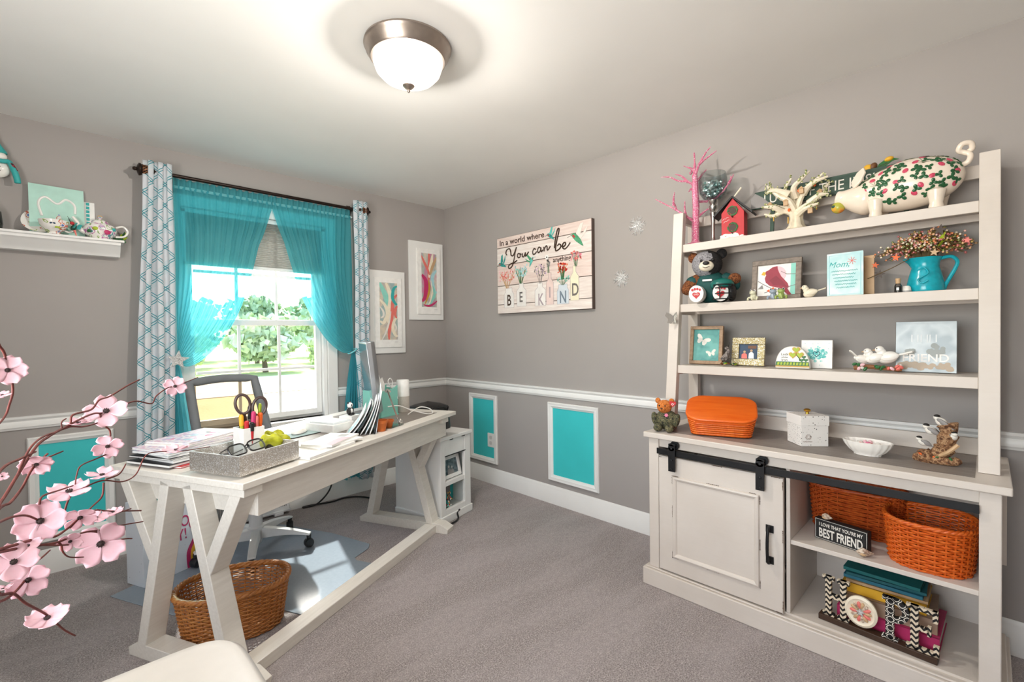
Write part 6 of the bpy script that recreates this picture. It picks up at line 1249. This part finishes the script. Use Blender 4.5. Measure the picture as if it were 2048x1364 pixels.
# white cylinder speaker and small dock
o = ditem('cylinder_speaker', 'white cylinder speaker with grey fabric lower half', 'speaker', 1.462, .325)
MB().lathe([(0, 0), (.04, 0), (.042, .006), (.042, .105), (0, .105)], 32).build('fabric_base', M('speaker_fabric', '#c4bdb4', .9, var=.1, scale=200, bump=.4), o); MB().lathe([(0, .105), (.042, .105), (.042, .205), (.038, .212), (0, .212)], 32).build('white_top', 'c_white', o)
o = ditem('charging_dock', 'small white stacked charging dock behind the speaker', 'dock', 1.535, .40, 10); MB().box(-.03, .03, -.03, .03, 0, .06).build('body', 'c_white', o, bevel=.006); MB().box(-.018, .03, -.02, .02, .06, .13).build('upright', 'c_white', o, bevel=.004)
tag(MB().tube(catmull([D(1.12, .2, DZ+.09), D(1.2, .18, DZ+.085), D(1.28, .15, DZ+.05), D(1.38, .1, DZ+.012), D(1.46, .1, DZ+.005), D(1.52, .16, DZ+.02), D(1.5, .22, DZ+.03), D(1.42, .24, DZ+.006), D(1.36, .22, DZ+.005)], 6), .0035, 7).build('charging_cable', 'c_white'), 'white charging cable looping over the far end of the desk', 'cable')

# ================================================================ under and behind the desk
M('chair_white', '#e9eae9', .35, var=.02); M('caster_black', '#1b1c1e', .4); M('mesh_grey', '#6e7174', .7, var=.05)
oc = thing('office_chair', 'white five-star swivel chair with grey mesh back', 'chair', (-1.8, -.53, .004), R(-8))
for k in range(5):
    a = R(-30+72*k); e = Vector((cos(a), sin(a), 0)); n = Vector((-sin(a), cos(a), 0)); L = []
    for i in range(9):
        s_ = i/8; r = .035+.275*s_; zt = .135-.05*s_**1.7; zb = .075+.012*sin(pi*s_)-.0*s_; w_ = .028-.006*s_
        L.append([e*r+n*w_+Vector((0, 0, zb)), e*r+n*w_*.75+Vector((0, 0, zt)), e*r-n*w_*.75+Vector((0, 0, zt)), e*r-n*w_+Vector((0, 0, zb))])
    m = MB(); m.add([v for r_ in L for v in r_], [(i*4+j, i*4+(j+1) % 4, (i+1)*4+(j+1) % 4, (i+1)*4+j) for i in range(8) for j in range(4)]+[(0, 1, 2, 3), (35, 34, 33, 32)]); arm = m.build('base_arm', 'chair_white', oc, bevel=.004)
    c = e*.3; cs = MB().lathe([(0, -.02), (.024, -.02), (.027, -.012), (.027, .012), (.024, .02), (0, .02)], 20, rotm(R(90), 0, a+R(35)), c+Vector((0, 0, .0275))).lathe([(0, .04), (.012, .04), (.014, .075), (0, .08)], 12, None, c).build('caster', 'caster_black', arm)
MB().lathe([(0, .04), (.03, .045), (.042, .09), (.044, .14), (.036, .15), (.036, .24), (.03, .245), (0, .245)], 28).build('hub', 'chair_white', oc); MB().lathe([(0, .24), (.026, .24), (.026, .255), (.014, .256), (.014, .42), (0, .42)], 18).build('gas_lift', 'c_silver', oc)
MB().box(-.06, .06, -.1, .1, .41, .44).build('mechanism', 'caster_black', oc, bevel=.006)
MB().prism(rrect(.48, .47, .12, 7), .06, None, (0, -.02, .44)).build('seat', M('seat_grey', '#7c7f82', .9, var=.1, scale=120), oc, bevel=.02, seg=3)
# mesh back: frame quad in world space, turned into the chair's own space
inv = Matrix.Translation(oc.location) @ Matrix.Rotation(R(-8), 4, 'Z'); inv = inv.inverted()
Q = [Vector(v) for v in ((-2.085, -.352, 1.005), (-1.728, -.3, 1.007), (-1.66, -.395, .58), (-2.05, -.455, .57))]
def bq(u, v, off=0):
    p_ = (Q[0]*(1-u)+Q[1]*u)*(1-v)+(Q[3]*(1-u)+Q[2]*u)*v; return inv @ (p_+Vector((0, .035*(4*u*(1-u))-off, .012*sin(pi*u)*(1-v))))
outer = [bq(u, 0) for u in [i/8 for i in range(9)]]+[bq(1, v) for v in [i/6 for i in range(1, 7)]]+[bq(u, 1) for u in [1-i/8 for i in range(1, 9)]]+[bq(0, v) for v in [1-i/6 for i in range(1, 6)]]
fr = MB()
n = len(outer); cen = sum(outer, Vector())/n
MB().tube(outer, .026, 8, closed=True).build('back_frame', 'mesh_grey', oc, smooth=70)
t = NT('open_mesh'); tp = t.n('BsdfTransparent'); df = t.n('BsdfDiffuse'); df.inputs[0].default_value = lin('#8a7a68'); mx = t.n('MixShader'); cc = t.co('Object', (300, 300, 300)); ck = t.n('TexChecker'); t.l(cc, ck.inputs[0]); ck.inputs['Scale'].default_value = 1
f = t.math('MULTIPLY_ADD', ck.outputs['Fac'], .12, .3); t.l(f, mx.inputs[0]); tp.inputs[0].default_value = lin('#d3c2ab'); t.l(tp.outputs[0], mx.inputs[1]); t.l(df.outputs[0], mx.inputs[2]); t.done(mx)
MB().grid(lambda u, v: bq(.02+.96*u, .02+.96*v), 9, 9).build('back_mesh', 'open_mesh', oc, smooth=80, fixn=False)
MB().tube(catmull([inv @ Vector((-1.8, -.43, .45)), inv @ Vector((-1.83, -.34, .46)), inv @ Vector((-1.85, -.345, .6)), inv @ Vector((-1.855, -.365, .7))], 5), .02, 8).build('back_support', 'chair_white', oc, smooth=70)
MB().tube([bq(.02, .72), bq(.5, .74, -.01), bq(.98, .72)], .014, 7).build('lumbar_bar', 'mesh_grey', oc, smooth=70)
# chair mat
t = NT('chair_mat'); gl = t.bsdf(lin('#b3bfcc'), .12); tp = t.n('BsdfTransparent'); tp.inputs[0].default_value = lin('#c3c8cf'); mx = t.n('MixShader'); t.l(t.math('MULTIPLY_ADD', t.noise(t.co(), 60, 2), .1, .62), mx.inputs[0]); t.l(tp.outputs[0], mx.inputs[1]); t.l(gl.outputs[0], mx.inputs[2]); t.done(mx)
pts = [(.25, .345), (.43, .345), (.45, .32), (.45, .152), (.955, .152), (.955, .31), (.975, .338), (1.1, .34), (1.15, .37), (1.2, .7), (1.2, 1.22), (.25, 1.22)]
o = thing('chair_mat', 'clear bluish plastic chair mat on the carpet', 'mat', DB+Vector((0, 0, .0006)), DA); MB().prism(pts, .003).build('sheet', 'chair_mat', o, bevel=.001)
# wicker waste basket
o = thing('wicker_basket', 'oval brown wicker basket on the floor under the desk', 'basket', (-2.095, -1.27, .005), R(-21)); wicker(o, .185, .125, .215, .152, .2, 24, 34, 'wicker_brown', rim=.011, pw=2.3)
# gift bag
o = thing('gift_bag', 'pale speckled gift bag with pink lettering and rainbow stripes', 'gift bag', (-2.33, -.585, .005), R(23.7))
M_speckle('bag_paper', '#dfe6ee', '#a4a9b4', 34, .07, .4)
bag = MB(); bag.add([(0, 0, 0), (.355, 0, 0), (.355, .14, 0), (0, .14, 0), (-.006, .004, .42), (.361, .004, .42), (.36, .136, .42), (-.004, .136, .42)], [(0, 1, 5, 4), (1, 2, 6, 5), (2, 3, 7, 6), (3, 0, 4, 7), (3, 2, 1, 0)]); bag.build('paper_bag', 'bag_paper', o, smooth=0, solid=.002)
for (s_, x, z) in (('HOO', .158, .235), ('RAY!', .15, .165)): text('lettering', s_, .085, 'c_magenta', o, (x, -.0012 if z < .23 else -.0012, z), (R(90), R(-4), 0), sx=.72, depth=.001)
for k, mt in enumerate(('c_magenta', 'c_yellow', 'c_teal', 'c_coral')):
    L = catmull([(.255+.022*k, z_) for z_ in ()] or [(.212+.022*k, -.0015-.0002*k, 0.0), (.21+.022*k, -.0015-.0002*k, .09), (.248+.022*k, -.0015-.0002*k, .17), (.225+.022*k, -.0015-.0002*k, .24), (.25+.022*k, -.0015-.0002*k, .31)], 5); n = len(L)
    MB().add([p_ for p_ in L]+[p_+Vector((.024, 0, 0)) for p_ in L], [(i, i+1, n+i+1, n+i) for i in range(n-1)]).build('rainbow_stripe', mt, o, smooth=0, solid=.0003)
for k in range(7): MB().prism([(0, 0), (.06, .0), (.075, .05), (.03, .085), (-.02, .05)], .001, rotm(R(80+6*k), R(10*k-30), R(25*k)), (.03+.045*k, .07, .36)).build('tissue_paper', 'c_mint' if k % 2 else 'c_white', o, smooth=0)
for yy in (.004, .136): MB().tube(catmull([(.1, yy, .4), (.11, yy, .5), (.18, yy, .54), (.25, yy, .5), (.26, yy, .4)], 5), .003, 6).build('handle', 'c_white', o)
# slim white heater under the window
o = thing('convector_heater', 'slim white vented convector heater on the floor below the window', 'heater', (-1.72, -.045, .002))
MB().box(-.275, .275, -.018, .022, .02, .26).build('body', 'chair_white', o, bevel=.008, seg=3)
for k in range(44): MB().box(-.25+.0115*k, -.245+.0115*k, -.0195, -.0178, .06, .22).build('vent_slot', 'c_grey', o, smooth=0)
for x in (-.2, .2): MB().box(x-.03, x+.03, -.024, .03, 0, .022).build('foot', 'chair_white', o, bevel=.004)
MB().box(-.28, .28, -.023, .026, .018, .034).build('base_lip', 'chair_white', o, bevel=.004)
tag(MB().tube(catmull([(-1.14, -.09, .3), (-1.15, -.07, .12), (-1.24, -.06, .02), (-1.33, -.05, .008), (-1.345, -.035, .008), (-1.28, -.04, .008), (-1.15, -.08, .009), (-1.05, -.07, .009), (-.95, -.13, .009), (-.9, -.27, .009), (-.93, -.4, .009)], 6), .006, 8).build('power_cord', 'c_black'), 'black power cord snaking along the carpet below the window', 'cord')
tag(MB().tube(catmull([(-.86, -1.0, .008), (-.84, -1.06, .008), (-.76, -1.07, .009), (-.69, -1.045, .012), (-.67, -1.01, .04), (-.64, -1.0, .05)], 6), .006, 8).build('power_cord', 'c_black'), 'short black cord curling out beside the white side cabinet', 'cord')

# ================================================================ white side cabinet in the corner
sc = thing('side_cabinet', 'narrow white side cabinet with open front compartments', 'cabinet', (-.813, -1.033, 0), R(13.45))
w_, dd_, hh_ = .31, .42, .585; wt = 'white_trim'
MB().box(-.02, w_+.01, -.012, dd_, 0, .052).build('plinth', wt, sc, bevel=.004)
MB().box(-.03, w_+.015, -.015, dd_+.005, .56, hh_).build('top', wt, sc, bevel=.005, seg=3)
MB().box(-.008, .004, .01, dd_, .052, .56).build('side_panel', wt, sc); MB().box(w_-.014, w_-.002, .01, dd_, .052, .56).build('side_panel', wt, sc); MB().box(.004, w_-.014, .15, .16, .06, .55).build('back_panel', 'turquoise_paint', sc)
MB().box(-.012, .036, -.004, .02, .052, .56).build('stile', wt, sc, bevel=.002); MB().box(.245, w_, -.004, .02, .052, .56).build('stile', wt, sc, bevel=.002)
MB().box(.036, .245, -.002, .018, .452, .56).build('drop_front', wt, sc, bevel=.002); MB().box(.036, .245, 0, .15, .245, .275).build('shelf', wt, sc, bevel=.002); MB().box(.036, .245, -.004, .02, .052, .088).build('bottom_rail', wt, sc, bevel=.002); MB().box(.004, w_-.014, .02, dd_-.01, .052, .06).build('floor_board', wt, sc)
for x in (.07, .2): MB().box(x, x+.035, -.0165, -.014, .556, .561).build('hinge_slot', 'c_black', sc)
MB().box(.03, .255, -.0045, -.002, .447, .453).build('shadow_gap', 'c_black', sc)
MB().box(.17, .24, .13, .14, .06, .245).build('inner_upright', 'c_grey', sc)
o = thing('photo_frame', 'white photo frame tilted inside the side cabinet', 'photo frame', (-.813, -1.033, .278), R(13.45)); o.location = sc.location+Matrix.Rotation(R(13.45), 3, 'Z') @ Vector((.145, .035, .278)); o.rotation_euler = (R(78), R(0), R(13.45))
MB().box(-.098, .098, 0, .024, 0, .014).box(-.098, .098, .126, .15, 0, .014).box(-.098, -.072, .024, .126, 0, .014).box(.072, .098, .024, .126, 0, .014).build('frame', wt, o, bevel=.002); MB().box(-.075, .075, .02, .13, 0, .006).build('photo', M_patch('grey_photo', ['#2e3a40', '#46545b', '#6b7a80', '#3a474d'], 20, .3, .02, 'LINEAR'), o, smooth=0)
for cx, s_ in ((-.02, 1), (.012, .9)): flat(o, 'photo_figure', [(cx-.02*s_, .022), (cx+.02*s_, .022), (cx+.016*s_, .055*s_), (cx, .066*s_), (cx-.016*s_, .055*s_)], 'c_grey', .0062); flat(o, 'photo_face', circ(.009*s_, 12, cx, .076*s_), 'c_silver', .0066)
o = thing('beaded_sandal', 'beaded turquoise sandal standing inside the side cabinet', 'sandal', sc.location+Matrix.Rotation(R(13.45), 3, 'Z') @ Vector((.085, .06, .061)), R(13.45))
MB().grid(lambda u, v: Vector((.04*u-.02+.018*cos(2*pi*v)*(1-.4*u), .03*sin(2*pi*v)*(1-.3*abs(u-.4)), .02+.14*(1-u))), 10, 16, cv=True).build('body', 'c_teal', o, smooth=70); MB().ell((.03, 0, .022), (.05, .032, .022), rotm(0, .5, 0), 16, 10).build('toe', 'c_mint', o, smooth=70)
q = random.Random(3)
for k in range(26): MB().ell((-.02+.07*q.random(), -.032, .02+.11*q.random()), (.006, .004, .006), None, 6, 5).build('bead', ('c_black', 'c_gold', 'c_white', 'c_red')[k % 4], o)
o = thing('black_bag', 'black rounded bag lying on the white side cabinet', 'bag', sc.location+Matrix.Rotation(R(13.45), 3, 'Z') @ Vector((.16, .26, .587)), R(10))
MB().grid(lambda u, v: Vector((.17*math.copysign(abs(cos(2*pi*v))**.6, cos(2*pi*v))*(.9+.1*cos(pi*u))*(1 if u < .8 else 1-.9*((u-.8)/.2)**2), .11*math.copysign(abs(sin(2*pi*v))**.6, sin(2*pi*v))*(1 if u < .8 else 1-.9*((u-.8)/.2)**2), .2*u)), 14, 32, cv=True).build('body', M('black_leather', '#1d1b1b', .35, var=.1, bump=.3), o, smooth=60)
MB().tube(catmull([(-.08, -.11, .13), (-.07, -.125, .17), (.07, -.125, .17), (.08, -.11, .13)], 4), .007, 7).build('handle', 'black_leather', o); MB().prism(rrect(.26, .14, .04), .004, None, (0, 0, .0)).build('base', 'c_black', o)

# ================================================================ white chair in the foreground
o = thing('molded_chair', 'white molded chair seat corner in the near foreground', 'chair', (-2.52, -2.3, 0))
def seat(u, v):
    a = 2*pi*v; e = 2/5; X = math.copysign(abs(cos(a))**e, cos(a)); Y = math.copysign(abs(sin(a))**e, sin(a)); return Vector((.23*u*X, .22*u*Y, .45-.022*(1-u**2)-(.018*max(0, u-.93)/.07)))
MB().grid(seat, 16, 64, cv=True).build('seat', M('shell_white', '#f0ece7', .35, var=.02), o, smooth=70, solid=.012)
def back(u, v): a = (u-.5)*1.9; return Vector((-.235-.07*v+.06*(1-cos(a)), .205*sin(a)/sin(.95), .45+.38*v-.02*abs(u-.5)*v))
MB().grid(back, 20, 14).build('backrest', 'shell_white', o, smooth=70, solid=.012, fixn=False)
for sx_ in (-1, 1):
    for sy_ in (-1, 1): MB().tube([(sx_*.13, sy_*.12, .43), (sx_*.2, sy_*.19, 0)], [.016, .011], 10).build('leg', 'c_tan', o)

# ================================================================ cherry blossom spray in a floor vase
TWIGS = [(0.0022, [(-2.8358, -2.5684, 0.9806), (-2.7163, -2.8479, 1.2657), (-2.6907, -2.7327, 1.2713), (-2.6839, -2.7115, 1.2612), (-2.6811, -2.7032, 1.2535), (-2.6798, -2.6991, 1.2432), (-2.6786, -2.695, 1.2302)]),
(0.0016, [(-2.6786, -2.695, 1.2283), (-2.6761, -2.6879, 1.2181), (-2.6756, -2.686, 1.2017), (-2.6787, -2.6931, 1.1865), (-2.6828, -2.7034, 1.1723), (-2.6963, -2.7438, 1.1523), (-2.7194, -2.8483, 1.113), (-2.8358, -2.5684, 0.9806)]),
(0.0022, [(-2.8358, -2.5684, 0.9806), (-2.7071, -2.7775, 1.0504), (-2.6878, -2.712, 1.068), (-2.6741, -2.6772, 1.0914), (-2.6567, -2.6404, 1.1206), (-2.6443, -2.6174, 1.1291), (-2.6326, -2.5979, 1.1341), (-2.6208, -2.58, 1.1367), (-2.6175, -2.5758, 1.1521), (-2.5948, -2.5462, 1.1546), (-2.5841, -2.534, 1.1679), (-2.5691, -2.5179, 1.1716), (-2.5449, -2.495, 1.185), (-2.5248, -2.4782, 1.1941)]),
(0.0016, [(-2.6326, -2.5979, 1.1341), (-2.61, -2.5652, 1.1427), (-2.5918, -2.5424, 1.1473), (-2.5772, -2.5259, 1.1452), (-2.5493, -2.4984, 1.1528), (-2.5302, -2.4821, 1.1554), (-2.5064, -2.4637, 1.1463), (-2.4986, -2.4584, 1.1592), (-2.4795, -2.446, 1.1719), (-2.4653, -2.4375, 1.1739), (-2.4451, -2.4264, 1.1796), (-2.4222, -2.4151, 1.1874)]),
(0.0016, [(-2.6741, -2.6772, 1.0914), (-2.6646, -2.6566, 1.1171), (-2.6561, -2.6394, 1.128), (-2.6452, -2.6192, 1.1324), (-2.6315, -2.5962, 1.1337), (-2.6302, -2.5944, 1.1453), (-2.6251, -2.5867, 1.149)]),
(0.0016, [(-2.6326, -2.5979, 1.1341), (-2.6202, -2.5792, 1.135), (-2.6048, -2.558, 1.1299), (-2.5849, -2.5341, 1.1312), (-2.5683, -2.5165, 1.1413)]),
(0.0016, [(-2.5833, -2.5325, 1.1442), (-2.5803, -2.5289, 1.1265), (-2.5703, -2.518, 1.1116), (-2.5722, -2.5195, 1.0856), (-2.5745, -2.5217, 1.0752), (-2.5894, -2.538, 1.0717), (-2.6091, -2.5622, 1.0689), (-2.6147, -2.5695, 1.0565), (-2.6168, -2.572, 1.0417)]),
(0.0022, [(-2.8358, -2.5684, 0.9806), (-2.7093, -2.7889, 1.0738), (-2.687, -2.7119, 1.1078), (-2.6708, -2.6702, 1.112), (-2.6573, -2.6414, 1.1138)]),
(0.0022, [(-2.8358, -2.5684, 0.9806), (-2.7121, -2.8005, 1.0563), (-2.6879, -2.712, 1.0618), (-2.6804, -2.6914, 1.0609), (-2.6703, -2.6674, 1.0724), (-2.6606, -2.6471, 1.0918), (-2.6458, -2.6192, 1.105)]),
(0.0016, [(-2.6605, -2.6471, 1.0967), (-2.6459, -2.6193, 1.0992), (-2.6294, -2.592, 1.1009)]),
(0.0016, [(-2.6555, -2.635, 1.0374), (-2.6519, -2.6285, 1.047), (-2.6344, -2.5981, 1.0442), (-2.6192, -2.5753, 1.0423)]),
(0.0016, [(-2.6545, -2.6314, 0.9913), (-2.6407, -2.607, 0.9959), (-2.6313, -2.5922, 1.0049), (-2.6236, -2.5811, 1.026), (-2.6092, -2.5614, 1.0312), (-2.5829, -2.5298, 1.0319), (-2.5543, -2.5008, 1.0172), (-2.5337, -2.483, 1.0223), (-2.5173, -2.4705, 1.0517), (-2.4915, -2.4524, 1.0504), (-2.4553, -2.4306, 1.0409), (-2.4016, -2.405, 1.0362)]),
(0.0016, [(-2.5781, -2.5247, 1.0322), (-2.5591, -2.5055, 1.0325), (-2.5485, -2.496, 1.047)]),
(0.0016, [(-2.5809, -2.5276, 1.0275), (-2.5834, -2.5299, 1.0058), (-2.5961, -2.5443, 0.996), (-2.6119, -2.564, 0.987), (-2.6239, -2.5804, 0.9787)]),
(0.0022, [(-2.8358, -2.5684, 0.9806), (-2.7077, -2.7776, 1.0253), (-2.689, -2.7121, 1.0066), (-2.6689, -2.6607, 0.9897), (-2.6548, -2.6314, 0.9785), (-2.6375, -2.6009, 0.9677), (-2.6184, -2.5722, 0.9636), (-2.602, -2.5505, 0.9576), (-2.5892, -2.5353, 0.9475)]),
(0.0022, [(-2.8358, -2.5684, 0.9806), (-2.7071, -2.7775, 1.0531), (-2.6883, -2.712, 1.0444), (-2.678, -2.6843, 1.0402), (-2.6668, -2.6577, 1.0311), (-2.655, -2.6332, 1.0133)]),
(0.0022, [(-2.8358, -2.5684, 0.9806), (-2.7049, -2.7663, 1.0262), (-2.689, -2.7121, 1.0103), (-2.6644, -2.6511, 0.9948), (-2.6545, -2.6314, 0.9913), (-2.6411, -2.607, 0.9789), (-2.6262, -2.5838, 0.9803), (-2.6101, -2.5615, 0.9874), (-2.593, -2.5405, 0.9876), (-2.5744, -2.5198, 0.9753), (-2.5273, -2.4769, 0.9519)]),
(0.0016, [(-2.5934, -2.5405, 0.9711), (-2.5746, -2.5198, 0.9676), (-2.5426, -2.4896, 0.9631)]),
(0.0016, [(-2.602, -2.5505, 0.9576), (-2.5778, -2.5227, 0.9462), (-2.5609, -2.5058, 0.9423), (-2.5245, -2.4744, 0.93)]),
(0.0016, [(-2.5876, -2.5331, 0.9279), (-2.5563, -2.501, 0.9156), (-2.5422, -2.4884, 0.9081)]),
(0.0016, [(-2.6375, -2.6009, 0.9677), (-2.6344, -2.5957, 0.9605), (-2.6325, -2.5923, 0.9482), (-2.6254, -2.5813, 0.9344), (-2.609, -2.5585, 0.9211)]),
(0.0016, [(-2.6548, -2.6314, 0.9785), (-2.6306, -2.5897, 0.9574), (-2.6151, -2.5673, 0.9476)]),
(0.0022, [(-2.8358, -2.5684, 0.9806), (-2.7028, -2.7552, 0.981), (-2.6901, -2.7123, 0.9538), (-2.6801, -2.6846, 0.9401), (-2.6705, -2.6609, 0.914), (-2.6538, -2.6262, 0.8785), (-2.6436, -2.6073, 0.8535), (-2.6332, -2.5901, 0.8283), (-2.6216, -2.5725, 0.8064)]),
(0.0022, [(-2.8358, -2.5684, 0.9806), (-2.706, -2.7664, 0.9694), (-2.6903, -2.7123, 0.9451), (-2.68, -2.6846, 0.9408), (-2.6703, -2.6618, 0.9456), (-2.6656, -2.6522, 0.9541)]),
(0.0016, [(-2.6689, -2.6607, 0.9897), (-2.6738, -2.6715, 0.9841), (-2.6792, -2.6845, 0.9824)]),
(0.0016, [(-2.6648, -2.6512, 0.9742), (-2.6585, -2.638, 0.9606), (-2.6461, -2.6151, 0.9632)]),
]
BLOOMS = [((-2.6786, -2.7019, 1.2318), 0.0189, 0), ((-2.6834, -2.7134, 1.2016), 0.0087, 60), ((-2.5754, -2.529, 1.1479), 0.0297, 25), ((-2.6109, -2.5715, 1.1381), 0.0180, 75), ((-2.4661, -2.4423, 1.1744), 0.0201, 15), ((-2.5746, -2.5269, 1.0881), 0.0216, 30), ((-2.6571, -2.6462, 1.0972), 0.0183, 40), ((-2.583, -2.5351, 1.0423), 0.0221, 68), ((-2.624, -2.5875, 1.0369), 0.0283, 60), ((-2.6549, -2.6389, 1.0149), 0.0291, 5), ((-2.6121, -2.5694, 0.9893), 0.0229, 45), ((-2.5922, -2.5443, 0.9752), 0.0174, 55), ((-2.5692, -2.5193, 0.972), 0.0151, 65), ((-2.6244, -2.586, 0.9603), 0.0162, 40), ((-2.5872, -2.5376, 0.9292), 0.0366, 18), ((-2.667, -2.6626, 0.991), 0.0155, 60), ((-2.6789, -2.6903, 0.983), 0.0250, 15), ((-2.6675, -2.6618, 0.9452), 0.0238, 20), ((-2.651, -2.6264, 0.8694), 0.0253, 55), ((-2.6878, -2.7129, 0.96), 0.0099, 70), ((-2.6854, -2.7136, 1.1003), 0.0066, 40), ((-2.4669, -2.4416, 1.0469), 0.0245, 78), ]
VASE = (-2.8358, -2.5684, 0.9806)
M('twig_red_brown', '#6a2f28', .6, var=.25, scale=60, bump=.3); M('blossom_centre', '#3a2a28', .7)
M_cloth('blossom_petal', '#f7cdd8', 0, .3, None, 200)
vz = thing('floor_vase', 'tall white floor vase holding the blossom spray', 'vase', (VASE[0], VASE[1], 0))
VH = VASE[2]-.02
MB().lathe([(0, 0), (.07, 0), (.08, .02), (.095, VH*.45), (.075, VH*.8), (.045, VH*.93), (.05, VH), (.045, VH), (.04, VH*.93), (.0, VH*.9)], 36).build('body', 'gloss_white', vz)
MB().lathe([(.051, VH-.012), (.054, VH-.006), (.051, VH)], 36).build('rim', 'gloss_white', vz)
sp = thing('blossom_spray', 'pink cherry blossom spray on dark red twigs, left foreground', 'flowers', VASE)
SV = Vector(VASE)
for r, pts in TWIGS:
    C_ = [p_-SV for p_ in catmull(pts, 5)]; n = len(C_)
    MB().tube(C_, [r*(1-.45*i/n) for i in range(n)], 6).build('twig', 'twig_red_brown', sp, smooth=70)
CAM = Vector((-2.637, -3.571, 1.27)); q = random.Random(9)
def petal_mesh(s):
    def fn(u, v):
        a = (v-.5)*2; w_ = sin(pi*min(1, .12+.8*u))**.7*.56; x = s*u*(1-.1*(1-abs(a))*(u > .85)); y = s*a*w_*(.25+.75*min(1, u*1.6))
        return Vector((x, y, s*(.16*u*u+.12*a*a*u-.1*u)))
    return MB().grid(fn, 7, 7)
for i, (c, r, tl) in enumerate(BLOOMS):
    b = bpy.data.objects.new('blossom', None); COL.objects.link(b); b.parent = sp; b.location = Vector(c)-SV; b.empty_display_size = .02
    to = (CAM-Vector(c)).normalized(); up = Vector((0, 0, 1)); ax = to.cross(up).normalized(); sd_ = q.choice((-1, 1))
    nrm = Matrix.Rotation(R(tl*(1 if tl > 50 else sd_)), 3, ax) @ to
    b.rotation_euler = nrm.to_track_quat('Z', 'Y').to_euler()
    me = petal_mesh(r)
    a0 = q.random()*6; first = None
    NP = 4 if i % 3 else 5
    for k in range(NP):
        if first is None: pt = me.build('petal', 'blossom_petal', b, smooth=80, fixn=False, solid=.0005); first = pt
        else: pt = first.copy(); COL.objects.link(pt); pt.parent = b
        pt.rotation_euler = (q.uniform(-.15, .15), q.uniform(-.2, .1), a0+k*2*pi/NP)
    m = MB().ell((0, 0, r*.03), (r*.15, r*.15, r*.08), None, 10, 6)
    for k in range(9): m.ell((r*.13*cos(k*.7), r*.13*sin(k*.7), r*.09), (r*.035,)*3, None, 5, 4)
    m.build('stamens', 'blossom_centre', b)
